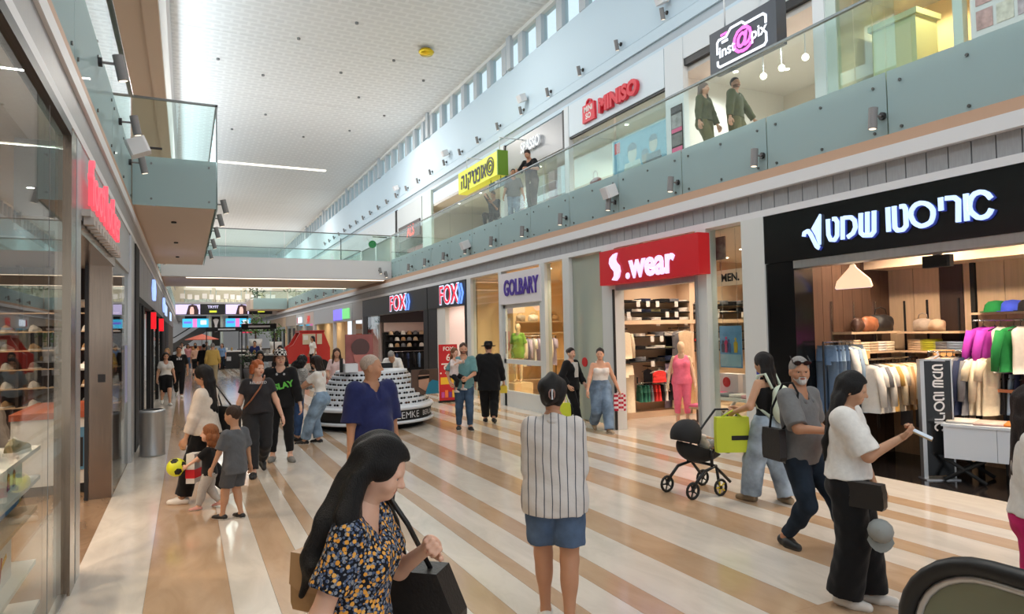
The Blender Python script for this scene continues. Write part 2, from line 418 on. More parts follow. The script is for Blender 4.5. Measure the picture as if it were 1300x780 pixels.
# ---- bridge across
bd = struct('floor_bridge', MB().box((-.92, 28.12, 4.35), (8.08, 33.7, 5.16)), M_cornice)
struct('bridge_soffit', MB().box((-.9, 28.3, 4.335), (8.0, 33.5, 4.35)), M_soffit, bd)
for n_, (y, lb) in enumerate(((28.2, 'slim line lamp under the near edge of the bridge'), (33.45, 'slim line lamp under the far edge of the bridge'))):
    tt = thing('linear_lamp', lb, 'lamp', (3.9, y, 4.33))
    MB().box((0., y-.05, 4.30), (7.7 if n_ == 0 else 7.2, y+.05, 4.337)).build('diffuser', emis('warm_led', (255, 232, 205), 2.2), tt)
    MB().box((-.02, y-.06, 4.32), (7.72, y+.06, 4.345)).build('housing', M_cornice, tt)
for n_, (y, lb) in enumerate(((28.1, 'glass balustrade on the near side of the bridge'), (33.62, 'glass balustrade on the far side of the bridge'))):
    tt = thing('glass_balustrade', lb, 'balustrade', (3.6, y, 5.16))
    for i in range(4):
        MB().box((-.8+2.2*i, y, 5.16), (1.38+2.2*i, y+.016, 6.24)).build('glass_panel', M_glassR, tt)
    MB().box((-.85, y-.02, 6.24), (8.0, y+.03, 6.28)).build('handrail', M_handrail, tt)
# ---- ceiling strip lamp in view, fire detectors
for y, lb in ((43.0, 'long line lamp set across the white atrium ceiling'), (31.0, None), (19.0, None)):
    if lb:
        MBx = MB().box((1.75, y-.12, 12.50), (8.05, y+.12, 12.57))
        solo('ceiling_strip_lamp', MBx, emis('strip_led', (255, 246, 230), 2.0), lb, 'lamp', (4.9, y, 12.56))
MD = mat('detector_grey', (120, 120, 120), .6); first = None
for i, (x, y) in enumerate([(.9, 21), (2.4, 20), (5.2, 22), (3.6, 24), (1.1, 27), (2.8, 28), (5.6, 26.5), (7.2, 24.5), (6.9, 29), (3.4, 33), (2.1, 36), (5.6, 36), (8.6, 31), (4.6, 19.0), (7.6, 34), (8.9, 26)]):
    if first is None:
        first = solo('ceiling_spotlight', MB().cyl((x, y, 12.50), (x, y, 12.57), .06, n=8), MD, 'small dark fitting recessed in the white atrium ceiling', 'ceiling light', (x, y, 12.56), 'small fittings in the atrium ceiling')
    else:
        o = first.copy(); COL.objects.link(o); o.location = (x, y, 12.56)
solo('foil_balloon', MB().lathe([(.02, -.12), (.22, -.1), (.3, 0), (.22, .1), (.02, .12)], (8.0, 23.0, 12.4), 14), mat('gold_foil', (226, 190, 40), .25, metal=.6), 'yellow foil balloon drifted up against the white ceiling', 'balloon', (8.0, 23.0, 12.4))
# ================================================================== PEOPLE: bodies and clothes as smooth-blended volumes, meshed with surface nets
def V3(*a): return np.array(a, float)
def rotx(a): c, s = math.cos(a), math.sin(a); return np.array([[1, 0, 0], [0, c, -s], [0, s, c]])
def roty(a): c, s = math.cos(a), math.sin(a); return np.array([[c, 0, s], [0, 1, 0], [-s, 0, c]])
def rotz(a): c, s = math.cos(a), math.sin(a); return np.array([[c, -s, 0], [s, c, 0], [0, 0, 1]])
def unit(v): return v/(np.linalg.norm(v)+1e-12)
def prim_bbox(p):
    k, a = p['t'], p
    if k in ('cap', 'cone'):
        r = max(a['r0'], a['r1'])*a.get('fl', 1.0) if False else max(a['r0'], a['r1'])
        lo = np.minimum(a['a'], a['b'])-r; hi = np.maximum(a['a'], a['b'])+r
    else:
        lo = a['a']-a['r']; hi = a['a']+a['r']
    if a.get('T') is not None:
        R, t = a['T']; c = np.array([[x, y, z] for x in (lo[0], hi[0]) for y in (lo[1], hi[1]) for z in (lo[2], hi[2])]) @ R.T + t
        lo, hi = c.min(0), c.max(0)
    return lo, hi
def prim_eval(p, x, y, z):
    if p.get('T') is not None:
        R, t = p['T']; x, y, z = x-t[0], y-t[1], z-t[2]
        x, y, z = R[0, 0]*x+R[1, 0]*y+R[2, 0]*z, R[0, 1]*x+R[1, 1]*y+R[2, 1]*z, R[0, 2]*x+R[1, 2]*y+R[2, 2]*z
    t = p['t']
    if t == 'ell':
        c, r = p['a'], p['r']; q = ((x-c[0])/r[0])**2+((y-c[1])/r[1])**2+((z-c[2])/r[2])**2
        q1 = np.sqrt(q)+1e-9
        q2 = np.sqrt(((x-c[0])/r[0]**2)**2+((y-c[1])/r[1]**2)**2+((z-c[2])/r[2]**2)**2)+1e-9
        return q1*(q1-1)/q2
    a, b, r0, r1 = p['a'], p['b'], p['r0'], p['r1']; fl = p.get('fl', 1.0)
    ay, by = a[1]/fl, b[1]/fl; yy = y/fl
    d = V3(b[0]-a[0], by-ay, b[2]-a[2]); L2 = d @ d+1e-12
    px, py, pz = x-a[0], yy-ay, z-a[2]
    h = (px*d[0]+py*d[1]+pz*d[2])/L2
    hc = np.clip(h, 0, 1)
    if t == 'cap':
        return (np.sqrt((px-d[0]*hc)**2+(py-d[1]*hc)**2+(pz-d[2]*hc)**2)-(r0+(r1-r0)*hc))*(1.0 if fl == 1 else 0.5+0.5*fl)
    hh = np.clip(h, 0, None)
    rad = np.sqrt((px-d[0]*hh)**2+(py-d[1]*hh)**2+(pz-d[2]*hh)**2)-(r0+(r1-r0)*np.clip(h, 0, 1.2))
    return np.maximum(rad*(1.0 if fl == 1 else 0.5+0.5*fl), (h-1)*math.sqrt(L2))
def cap(a, b, r0, r1=None, k=.02, T=None, fl=1.0, op='u'): return dict(t='cap', a=np.array(a, float), b=np.array(b, float), r0=r0, r1=r0 if r1 is None else r1, k=k, T=T, fl=fl, op=op)
def cone(a, b, r0, r1, k=.02, T=None, fl=1.0, op='u'): return dict(cap(a, b, r0, r1, k, T, fl, op), t='cone')
def ell(a, r, k=.02, T=None, op='u'): return dict(t='ell', a=np.array(a, float), r=np.array(r, float), k=k, T=T, op=op)
def cut(fn): return dict(t='cut', fn=fn)
_E = [(0, 1), (2, 3), (4, 5), (6, 7), (0, 2), (1, 3), (4, 6), (5, 7), (0, 4), (1, 5), (2, 6), (3, 7)]
_C = np.array([[(i >> 0) & 1, (i >> 1) & 1, (i >> 2) & 1] for i in range(8)])
def nets(F, lo, h):
    s = F < 0; n = np.array(F.shape)
    cs = [s[c[0]:n[0]-1+c[0], c[1]:n[1]-1+c[1], c[2]:n[2]-1+c[2]] for c in _C]
    cnt = sum(c.astype(np.int8) for c in cs); act = (cnt > 0) & (cnt < 8)
    I = np.argwhere(act)
    if len(I) == 0: return np.zeros((0, 3)), np.zeros((0, 4), int)
    idx = -np.ones(act.shape, np.int64); idx[act] = np.arange(len(I))
    vals = np.stack([F[I[:, 0]+c[0], I[:, 1]+c[1], I[:, 2]+c[2]] for c in _C], 1)
    acc = np.zeros((len(I), 3)); w = np.zeros(len(I))
    for a, b in _E:
        va, vb = vals[:, a], vals[:, b]; m = (va < 0) != (vb < 0)
        t = va/np.where(m, va-vb, 1)
        p = _C[a]+(_C[b]-_C[a])*t[:, None]; acc += p*m[:, None]; w += m
    V = lo+(I+acc/w[:, None])*h
    Q = []
    for ax in range(3):
        o = [(1, 2), (2, 0), (0, 1)][ax]
        sl0 = [slice(None)]*3; sl1 = [slice(None)]*3; sl0[ax] = slice(0, -1); sl1[ax] = slice(1, None)
        A = s[tuple(sl0)]; B = s[tuple(sl1)]; E = np.argwhere(A != B)
        ok = (E[:, o[0]] > 0) & (E[:, o[1]] > 0) & (E[:, o[0]] < n[o[0]]-1) & (E[:, o[1]] < n[o[1]]-1) & (E[:, ax] < n[ax]-1)
        E = E[ok]
        d0 = np.zeros(3, int); d0[o[0]] = 1; d1 = np.zeros(3, int); d1[o[1]] = 1
        q = [idx[tuple((E-e).T)] for e in (d0+d1, d1, 0*d0, d0)]
        q = np.stack(q, 1); ins = A[tuple(E.T)]
        q[~ins] = q[~ins][:, ::-1]
        Q.append(q)
    return V, np.concatenate(Q)
def mesh_sdf(prims, h, disp=None, pad=2):
    bbs = [prim_bbox(p) for p in prims if p['t'] != 'cut' and p['op'] == 'u']
    lo = np.min([b[0] for b in bbs], 0)-(pad+1)*h; hi = np.max([b[1] for b in bbs], 0)+(pad+1)*h
    n = np.ceil((hi-lo)/h).astype(int)+1
    X = (lo[0]+np.arange(n[0])*h).astype(np.float32); Y = (lo[1]+np.arange(n[1])*h).astype(np.float32); Z = (lo[2]+np.arange(n[2])*h).astype(np.float32)
    F = np.full(n, 1.0, np.float32)
    for p in prims:
        if p['t'] == 'cut':
            F = np.maximum(F, p['fn'](X[:, None, None], Y[None, :, None], Z[None, None, :])); continue
        k = p['k']; bl, bh = prim_bbox(p); m = k+2.5*h
        i0 = np.clip(np.floor((bl-m-lo)/h).astype(int), 0, n); i1 = np.clip(np.ceil((bh+m-lo)/h).astype(int)+1, 0, n)
        if np.any(i1 <= i0): continue
        sl = tuple(slice(a, b) for a, b in zip(i0, i1))
        d = prim_eval(p, X[sl[0]][:, None, None], Y[sl[1]][None, :, None], Z[sl[2]][None, None, :])
        f = F[sl]
        if p['op'] == 'u':
            u = np.clip(0.5+0.5*(f-d)/max(k, 1e-6), 0, 1); F[sl] = f*(1-u)+d*u-k*u*(1-u)
        else:
            u = np.clip(0.5-0.5*(-d-f)/max(k, 1e-6)*-1, 0, 1) if False else np.clip(0.5+0.5*((-d)-f)/max(k, 1e-6), 0, 1)
            F[sl] = f*(1-u)+(-d)*u+k*u*(1-u)
    if disp is not None:
        F = F+disp(X[:, None, None], Y[None, :, None], Z[None, None, :])
    return nets(F, lo, h)
def mesh_obj(name, V, Q, mats, parent, mi=None, label=None):
    me = bpy.data.meshes.new(name); nq = len(Q)
    me.vertices.add(len(V)); me.vertices.foreach_set('co', np.asarray(V, np.float32).ravel())
    me.loops.add(4*nq); me.loops.foreach_set('vertex_index', np.asarray(Q, np.int32).ravel())
    me.polygons.add(nq); me.polygons.foreach_set('loop_start', np.arange(nq, dtype=np.int32)*4)
    try: me.polygons.foreach_set('loop_total', np.full(nq, 4, np.int32))
    except Exception: pass
    me.polygons.foreach_set('use_smooth', np.ones(nq, bool))
    for m in (mats if isinstance(mats, (list, tuple)) else [mats]): me.materials.append(m)
    if mi is not None: me.polygons.foreach_set('material_index', np.asarray(mi, np.int32))
    me.update(calc_edges=True); me.validate()
    o = bpy.data.objects.new(name, me); COL.objects.link(o)
    if parent is not None: o.parent = parent; WM[o.name] = wmat(parent)
    if label: o['label'] = label
    return o
def ik(S_, T_, la, lb, pole):
    d = T_-S_; L = np.linalg.norm(d); L2 = min(L, (la+lb)*0.999); u = unit(d)
    a = (la*la-lb*lb+L2*L2)/(2*L2); hgt = math.sqrt(max(la*la-a*a, 0))
    pl = pole-u*(pole @ u); pl = unit(pl)
    return S_+u*a+pl*hgt, S_+u*L2
def skin(c): return mat('skin_%d_%d_%d' % tuple(c), c, 0.5, spec=0.35, noise=0.04, nscale=14, sss=0.12)
LIGHT, TAN, OLIVE, PALE = (206, 156, 128), (184, 134, 104), (192, 146, 116), (218, 172, 148)
def cloth(name, c, noise=0.06, bump=0.25, rough=0.85): return mat(name, c, rough, spec=0.2, noise=noise, nscale=30, bump=bump, bscale=18, sheen=0.1)
def hairmat(name, c):
    return mat(name, c, 0.46, spec=0.3, noise=0.35, nscale=30, bump=0.5, bscale=60, stretch=(6, 6, 0.6))
RES = {'near': (.0072, .0042, .0037), 'mid': (.011, .0068, .0055), 'far': (.016, .0105, .008)}
def person(name, label, loc, face, h, skinc=OLIVE, sex='f', feet=((-.055, .02, 0), (.055, -.02, 0)), fyaw=(8, -8), hands=None, lean=0, side=0, twist=0, turn=0, nod=0, wide=1.0,
           top=None, bottom=None, shoes=None, hair=None, res='mid', curl=(.35, .35), palm=(None, None), elbow=(None, None), belly=0, headk=1.0, child=0.0, hipz=None, extra=None, group=None,
           beard=None, z0=0.0, heel=(0, 0), footmat=None, shk=1.0, browm=None, category='person', face_on=True, hipback=0.0, kneepole=(None, None)):
    """normalised body, height 1; feet / hands: left (-x) first, then right (+x); local +y is forward"""
    rb, rh, rf = RES[res]
    fem = sex == 'f'
    rz = math.radians(face)
    P = thing(name, label, category, (loc[0], loc[1], z0), -rz, group)
    hd = headk*(1+.55*child); lk = 1-.14*child            # child: larger head, shorter legs
    Lt, Ls, az = .245*lk, .235*lk, .042
    ank = [V3(feet[i][0], feet[i][1], feet[i][2]+az) for i in (0, 1)]
    for i in (0, 1):
        if heel[i]: ank[i] = ank[i]+V3(0, -.02, .0)+V3(0, .07*(1-math.cos(math.radians(heel[i]))), .105*math.sin(math.radians(heel[i])))
    hw = .050*wide
    if hipz is None:
        hz = 9
        for i, s in ((0, -1), (1, 1)):
            dx = ank[i][0]-s*hw; dy = ank[i][1]+hipback
            hz = min(hz, ank[i][2]+math.sqrt(max(((Lt+Ls)*.997)**2-dx*dx-dy*dy, .01)))
    else: hz = hipz
    pel = V3(0, -hipback, hz)
    R = rotz(math.radians(twist)*0) @ rotx(math.radians(-lean)) @ roty(math.radians(side))
    TT = (R, pel)
    Rs = R @ rotz(math.radians(twist))
    TS = (Rs, pel)
    def tw(p, M=TS): return M[0] @ np.array(p, float)+M[1]
    tl = 1.0+.06*child
    shz, nz = .288*tl, .312*tl
    sw = (.086 if fem else .099)*wide**.5*shk
    Sh = [tw((-sw, 0, shz)), tw((sw, 0, shz))]
    Nk = tw((0, -.004, nz))
    la, lb = .172*(1-.06*child), .148*(1-.06*child)
    if hands is None: hands = ((-.15, .03, None), (.15, .03, None))
    hj, el = [], []
    for i, s in ((0, -1), (1, 1)):
        T_ = hands[i]
        if T_ is None: T_ = (s*.15, .03, None)
        if len(T_) == 4: T_ = tuple(tw(T_[:3]))            # torso-relative target
        if T_[2] is None: T_ = (T_[0], T_[1], Sh[i][2]-.305)
        pole = V3(s*.35, -1, -.15) if elbow[i] is None else np.array(elbow[i], float)
        e, w = ik(Sh[i], np.array(T_, float), la, lb, pole); el.append(e); hj.append(w)
    hips = [tw((-hw, 0, 0), TT), tw((hw, 0, 0), TT)]; kn = []
    for i, s in ((0, -1), (1, 1)):
        ya = math.radians(fyaw[i]); pole = V3(-math.sin(ya)*.6, 1, .0) if kneepole[i] is None else np.array(kneepole[i], float)
        k_, a_ = ik(hips[i], ank[i], Lt, Ls, pole); kn.append(k_); ank[i] = a_
    w = wide
    k = .03
    def torso(o):
        f = .70
        L = []
        if fem:
            L += [cap((-.046*w, -.008, .012), (.046*w, -.008, .012), .064*w+o, k=k, T=TT, fl=.84), cap((-.018*w, 0, .06), (-.012*w, .002, .14), .060*w+o, .056*w+o, k, TS, f), cap((.018*w, 0, .06), (.012*w, .002, .14), .060*w+o, .056*w+o, k, TS, f),
                  cap((-.034*w, 0, .215), (.034*w, 0, .215), .062*w+o, k=k, T=TS, fl=f), cap((-sw*.86, -.006, .274), (sw*.86, -.006, .274), .026+o*.7, k=k, T=TS, fl=.95), cap((-sw*.55, -.010, .284), (0, -.008, .318), .024+o*.5, .026+o*.3, .03, TS), cap((sw*.55, -.010, .284), (0, -.008, .318), .024+o*.5, .026+o*.3, .03, TS),
                  ell((-.038*w, .040, .212), (.034+o, .030+o, .034+o), .025, TS), ell((.038*w, .040, .212), (.034+o, .030+o, .034+o), .025, TS),
                  ell((-.036*w, -.045, -.01), (.046+o, .034+o, .05+o), .025, TT), ell((.036*w, -.045, -.01), (.046+o, .034+o, .05+o), .025, TT)]
        else:
            L += [cap((-.038*w, 0, .015), (.038*w, 0, .015), .064*w+o, k=k, T=TT, fl=.84), cap((-.02*w, 0, .06), (-.022*w, .002, .14), .064*w+o, .066*w+o, k, TS, .74), cap((.02*w, 0, .06), (.022*w, .002, .14), .064*w+o, .066*w+o, k, TS, .74),
                  cap((-.042*w, 0, .215), (.042*w, 0, .215), .070*w+o, k=k, T=TS, fl=.74), cap((-sw*.86, -.006, .273), (sw*.86, -.006, .273), .030+o*.7, k=k, T=TS, fl=.95), cap((-sw*.55, -.010, .284), (0, -.008, .318), .026+o*.5, .030+o*.3, .03, TS), cap((sw*.55, -.010, .284), (0, -.008, .318), .026+o*.5, .030+o*.3, .03, TS)]
        if belly: L += [ell((0, .030+.02*belly, .09), (.07*w+o, .055+.03*belly+o, .085+o), .04, TS)]
        return L
    # ---- head frame
    HT = tw((0, .008, nz+.02*hd))
    RH = Rs @ rotz(math.radians(turn)) @ rotx(math.radians(-nod))
    hr = hd
    HF = (RH, HT)
    def hp(x, y, z): return V3(x, y, z)*hr             # head coordinates: z=0 at the top of the neck, chin 0.035, crown 0.155
    headp = [ell(hp(0, -.006, .100), hp(.0425, .054, .054), .02*hr, HF), ell(hp(0, .014, .066), hp(.0345, .034, .043), .03*hr, HF), ell(hp(0, .033, .0365), hp(.013, .013, .011), .022*hr, HF),
             cap(Nk-RH @ V3(0, .0, .02), HT+RH @ hp(0, -.004, .05), (.030 if fem else .035), (.028 if fem else .034), .018)]
    if face_on:
        headp += [cap(hp(-.020, .045, .091), hp(.020, .045, .091), .0062*hr, k=.010*hr, T=HF),
              ell(hp(-.0180, .056, .0815), hp(.0105, .0125, .0042), .0035*hr, HF, 's'), ell(hp(.0180, .056, .0815), hp(.0105, .0125, .0042), .0035*hr, HF, 's'),
              cap(hp(0, .047, .086), hp(0, .0600, .0665), .0046*hr, .0068*hr, .006*hr, HF), ell(hp(-.0065, .052, .064), hp(.005, .006, .0045), .004*hr, HF), ell(hp(.0065, .052, .064), hp(.005, .006, .0045), .004*hr, HF),
              ell(hp(0, .0465, .0515), hp(.0125, .0055, .0036), .004*hr, HF), ell(hp(0, .0455, .0465), hp(.0110, .0055, .0038), .003*hr, HF),
              ell(hp(-.022, .034, .064), hp(.013, .012, .014), .015*hr, HF), ell(hp(.022, .034, .064), hp(.013, .012, .014), .015*hr, HF)]
        headp += [ell(hp(s*.0435, -.006, .076), hp(.0055, .0125, .0185), .005*hr, HF) for s in (-1, 1)]
    # ---- body volume
    body = torso(-.004)+[cap(tw((0, -.006, .25)), Nk+RH @ V3(0, 0, .02), (.034 if fem else .042), (.029 if fem else .034), .03)]
    lw = (.98 if fem else 1.0)*w**.7
    for i in (0, 1):
        s = (-1, 1)[i]
        body += [cap(hips[i], kn[i], .056*lw, .034*lw, .03), cap(kn[i], ank[i], .033*lw, .020, .02)]
        d = unit(ank[i]-kn[i]); fw_ = V3(-math.sin(math.radians(fyaw[i])), math.cos(math.radians(fyaw[i])), 0)
        body += [ell(kn[i]*.72+ank[i]*.28-fw_*.010, (.028*lw, .028*lw, .06), .03)]
        body += [cap(Sh[i], el[i], .0305*lw if not fem else .0265*lw, .0235*lw, .02), cap(el[i], hj[i], .0235*lw, .0150, .015)]
    # feet
    shp = []
    for i in (0, 1):
        ya = math.radians(fyaw[i]); fd = V3(-math.sin(ya), math.cos(ya), 0); he = math.radians(heel[i])
        fz = V3(fd[0]*math.cos(he), fd[1]*math.cos(he), -math.sin(he))
        up_ = np.cross(np.cross(fd, V3(0, 0, 1)), fz); up_ = unit(V3(fd[0]*math.sin(he), fd[1]*math.sin(he), math.cos(he)))
        a0 = ank[i]; sole = a0-up_*az
        shp.append((a0, fz, up_, sole))
        body += [cap(a0, sole+fz*.075+up_*.018, .020, .014, .015)]
    def foot(i, gz, gr):
        a0, fz, up_, sole = shp[i]; sd = np.cross(fz, up_)
        L = [cap(sole-fz*.022+up_*.022, sole+fz*.035+up_*.020, .0225+gr, .024+gr, .012), cap(sole+fz*.035+sd*.003+up_*.016, sole+fz*.092+up_*.0135, .026+gr, .018+gr, .015)]
        return L
    # hands
    handp = []
    for i, s in ((0, -1), (1, 1)):
        d = unit(hj[i]-el[i]); n_ = V3(-s, 0, 0) if palm[i] is None else np.array(palm[i], float)
        n_ = unit(n_-d*(n_ @ d)); sd = np.cross(d, n_)*(1)
        fwd = sd if (sd @ (Rs @ V3(0, 1, 0))) > 0 else -sd       # thumb side = forward for relaxed hands
        if palm[i] is not None:
            fwd = np.cross(n_, d)*s
            fwd = -fwd
        c = curl[i]; hk = 1-.1*child*0
        RR = np.stack([fwd, d, n_], 1)
        hf = (RR, hj[i])
        L = [ell((0, .030, 0), (.024, .030, .0105), .008, hf), cap(hj[i]-d*.03, hj[i]+d*.012, .0152, .014, .01)]
        for fx, fl_, br in ((.0165, .040, .0062), (.0055, .045, .0064), (-.0060, .041, .0061), (-.0165, .032, .0053)):
            p0 = V3(fx*.95, .048, 0); a1 = c*1.0; seg = fl_*.48
            p1 = p0+V3(fx*.10, math.cos(a1)*seg, math.sin(a1)*seg); a2 = a1+c*1.5
            p2 = p1+V3(0, math.cos(a2)*seg*.8, math.sin(a2)*seg*.8); a3 = a2+c*1.2
            p3 = p2+V3(0, math.cos(a3)*seg*.55, math.sin(a3)*seg*.55)
            L += [cap(p0-V3(0, .012, 0), p1, br, br*.92, .0035, hf), cap(p1, p2, br*.92, br*.85, .003, hf), cap(p2, p3, br*.85, br*.7, .003, hf)]
        t0, t1, t2, t3 = V3(.014, .012, .002), V3(.029, .030, .009), V3(.034, .048, .009+.012*c), V3(.033, .060, .010+.022*c)
        L += [cap(t0, t1, .0105, .0078, .006, hf), cap(t1, t2, .0078, .0068, .004, hf), cap(t2, t3, .0066, .0055, .003, hf)]
        handp.append(L)
    # ---- mesh the skin: one mesh, the head and hands at finer pitch
    Vb, Qb = mesh_sdf(body, rb/h)
    parts = [(Vb, Qb, np.zeros(len(Qb), int))]
    Vh, Qh = mesh_sdf(headp, rh/h)
    fc = (Vh[Qh].mean(1)-HT) @ RH / hr
    mi = np.zeros(len(Qh), int)
    if face_on and res != 'far':
        lip = (np.abs(fc[:, 0]) < .0118-.9*np.abs(fc[:, 2]-.0492)) & (np.abs(fc[:, 2]-.0492) < .0050) & (fc[:, 1] > .044)
        brow = (np.abs(np.abs(fc[:, 0])-.019) < .0105) & (np.abs(fc[:, 2]-(.0925-.10*(np.abs(np.abs(fc[:, 0])-.017)))) < .0024) & (fc[:, 1] > .03)
        mi[lip] = 1
    elif face_on:
        mi[(np.abs(np.abs(fc[:, 0])-.0185) < .010) & (np.abs(fc[:, 2]-.086) < .006) & (fc[:, 1] > .036)] = 2
    if beard == 'stubble':
        mi[(fc[:, 2] < .060) & (fc[:, 1] > .002) & (fc[:, 2] > .028) & (mi == 0) & ((fc[:, 2] < .042) | (np.abs(fc[:, 0]) > .014) | (fc[:, 2] > .053))] = 2
    parts.append((Vh, Qh, mi))
    for L in handp:
        v_, q_ = mesh_sdf(L, rf/h); parts.append((v_, q_, np.zeros(len(q_), int)))
    ofs = 0; VV, QQ, MM = [], [], []
    for v_, q_, m_ in parts: VV.append(v_); QQ.append(q_+ofs); MM.append(m_); ofs += len(v_)
    hm = (hair or {}).get('mat') or hairmat('hair_dark', (26, 20, 18))
    sk = skin(skinc)
    lipm = mat('lips_%d' % skinc[0], (int(skinc[0]*.86), int(skinc[1]*.62), int(skinc[2]*.62)), .4)
    bm_ = hm if beard is None else mat('stubble_%d' % skinc[0], (int(skinc[0]*.60), int(skinc[1]*.55), int(skinc[2]*.54)), .8)
    B = mesh_obj('body', np.concatenate(VV)*h, np.concatenate(QQ), [sk, lipm, bm_], P, np.concatenate(MM))
    # ---- eyes
    if face_on and res != 'far':
        for s in (-1, 1):
            mb = MB(); c = hp(s*.0178, .0398, .0815); r = .0092*hr
            prof = [(r*math.sin(a), r*math.cos(a)) for a in (0, .26, .52, .9, 1.3, 1.7, 2.2, 2.7, PI)]
            mb.lathe([(max(p, 1e-5), q) for p, q in prof], n=12)
            for j in range(len(mb.f)):
                mb.m[j] = 1 if j < 24 else 0
            Rz = np.array([[1, 0, 0], [0, 0, 1], [0, -1, 0]], float)    # local z -> +y
            mb.v = [tuple((RH @ (Rz @ np.array(p)+c)+HT)*h) for p in mb.v]
            bw = MB(); bw.tube([tuple((RH @ hp(s*bx, by, bz)+HT)*h) for bx, by, bz in ((.0085, .0490, .0915), (.0155, .0475, .0938), (.0225, .0440, .0940), (.0290, .0385, .0918))], [.0019*hr*h*(1.0 if sex == 'f' else 1.45)*q for q in (1, 1.15, 1, .6)], 6)
            b_ = bw.build('eyebrow', browm if browm else hm); b_.parent = P; WM[b_.name] = wmat(P)
            e = mb.build('eye', [mat('eye_white', (214, 208, 202), .25), mat('iris_dark', (38, 26, 20), .15)])
            e.parent = P; WM[e.name] = wmat(P)
    # ---- shoes
    if shoes:
        for i in (0, 1):
            v_, q_ = mesh_sdf(foot(i, 0, .003), max(rb*.8, .006)/h)
            a0, fz, up_, sole = shp[i]
            hh = (v_-sole) @ up_
            mask = hh < .0
            v_ = v_-np.outer(np.where(mask, hh, 0), up_)
            q_h = hh[q_].mean(1)
            sm = shoes.get('sole', shoes['mat'])
            mesh_obj('shoe', v_*h, q_, [shoes['mat'], sm], P, (q_h < .011).astype(int))
    # ---- bottom
    TTi = TT
    def wz(M, z0, sgn):      # keep sgn*(local z - z0) > 0
        Rm, t = M
        return cut(lambda x, y, z: -sgn*(Rm[0, 2]*(x-t[0])+Rm[1, 2]*(y-t[1])+Rm[2, 2]*(z-t[2])-z0))
    fold = lambda amp, fr: (lambda x, y, z: amp*np.sin(fr*(x+.6*z)+3*np.sin(fr*.45*y+1.3))*np.sin(fr*.8*(z-.5*y)+2))
    if bottom:
        o = bottom.get('fit', .006); bz = bottom.get('waist', .075)
        L = torso(o)+[wz(TS, bz, -1)]
        if bottom['type'] == 'skirt':
            hz_ = bottom['hem']; L += [cone(tw((0, 0, .02), TT), V3(0, -.004, hz_), .075*w+o, bottom.get('flare', .12), .03, None, .8)]
            L += [cap(hips[i], hips[i]*.35+kn[i]*.65, .06*lw+o, .05*lw+o, .03) for i in (0, 1)]+[cut(lambda x, y, z: hz_-z)]
        else:
            fl_ = bottom.get('flare', 0.0); hm_ = bottom.get('hem', 1.9)
            for i in (0, 1):
                kr = .036*lw+o+bottom.get('knee', 0); ha = hm_-1
                if hm_ <= 1.0:
                    e_ = hips[i]+(kn[i]-hips[i])*hm_
                    L += [cone(hips[i]*1.0, e_, .060*lw+o, .060*lw+(kr-.060*lw)*hm_+fl_, .015)]
                else:
                    e_ = kn[i]+(ank[i]-kn[i])*ha
                    rr = kr+(.022+o-kr)*ha+fl_
                    L += [cap(hips[i], kn[i], .059*lw+o, kr, .012), cone(kn[i], e_, kr, rr, .012)]
                    fw2 = V3(-math.sin(math.radians(fyaw[i])), math.cos(math.radians(fyaw[i])), 0)
                    if ha > .5: L += [ell(kn[i]*.72+ank[i]*.28-fw2*.010, (.030*lw+o, .030*lw+o, .06+o), .02)]
            if res != 'far': pass
        v_, q_ = mesh_sdf(L, rb/h, fold(.0022, 55) if res != 'far' else None)
        mesh_obj(bottom.get('name', 'trousers'), v_*h, q_, bottom['mat'], P)
    # ---- top
    if top:
        o = top.get('fit', .010); hem = top.get('hem', -.01)
        L = torso(o)
        if top.get('loose', .012 if hem < .05 else 0): L += [cone(tw((0, .0, .21)), tw((0, top.get('lz', 0), hem-.001)), .078*w+o, (.083 if fem else .086)*w+o+top.get('loose', .012), .03, None, .78)]
        if top.get('dress'):
            hz_ = top['dress']
            L += [cap(hips[i], hips[i]*.3+kn[i]*.7, .062*lw+o, .06*lw+o, .03) for i in (0, 1)]+[cone(tw((0, 0, .06), TT), V3(0, 0, hz_), .075*w+o, .105*w, .03, None, .85), cut(lambda x, y, z: hz_-z)]
        else: L += [wz(TS, hem, 1)]
        sl = top.get('sleeve', .55); fo = top.get('sfit', .008)
        nk = top.get('neck', 'crew')
        if nk == 'tank':
            L += [wz(TS, top.get('tz', .262), -1)]
            for s in (-1, 1): L += [cap(tw((s*.040, .030, .235)), tw((s*.046, -.004, .318)), .010, k=.006), cap(tw((s*.046, -.004, .318)), tw((s*.042, -.034, .24)), .010, k=.006)]
        else:
            for i in (0, 1):
                r0 = (.0305 if not fem else .0265)*lw+fo
                if sl <= 0: break
                if sl <= 1:
                    e_ = Sh[i]+(el[i]-Sh[i])*sl; L += [cone(Sh[i], e_, r0+.001, r0+.002+top.get('sflare', 0), .018)]
                else:
                    e_ = el[i]+(hj[i]-el[i])*(sl-1); L += [cap(Sh[i], el[i], r0+.001, .0245*lw+fo, .018), cone(el[i], e_, .0245*lw+fo, .017+fo, .012)]
            nr = top.get('nr', .041 if fem else .043)
            L += [cap(tw((0, .004, nz-.030)), Nk+RH @ V3(0, .004, .06), nr, nr, .006, op='s')]
            if nk == 'v':
                L += [cap(tw((0, .085, .21)), tw((0, .05, .31)), .006, .034, .006, op='s')]
            if nk == 'scoop':
                L += [ell(tw((0, .06, .285)), (.050, .05, .045), .008, op='s')]
            if nk == 'shirt':
                L += [cap(tw((0, .10, .20)), tw((0, .06, .31)), .004, .024, .004, op='s')]
        v_, q_ = mesh_sdf(L, rb/h, fold(top.get('fold', .0028), 48) if res != 'far' else None)
        T = mesh_obj(top.get('name', 'shirt'), v_*h, q_, top['mat'], P)
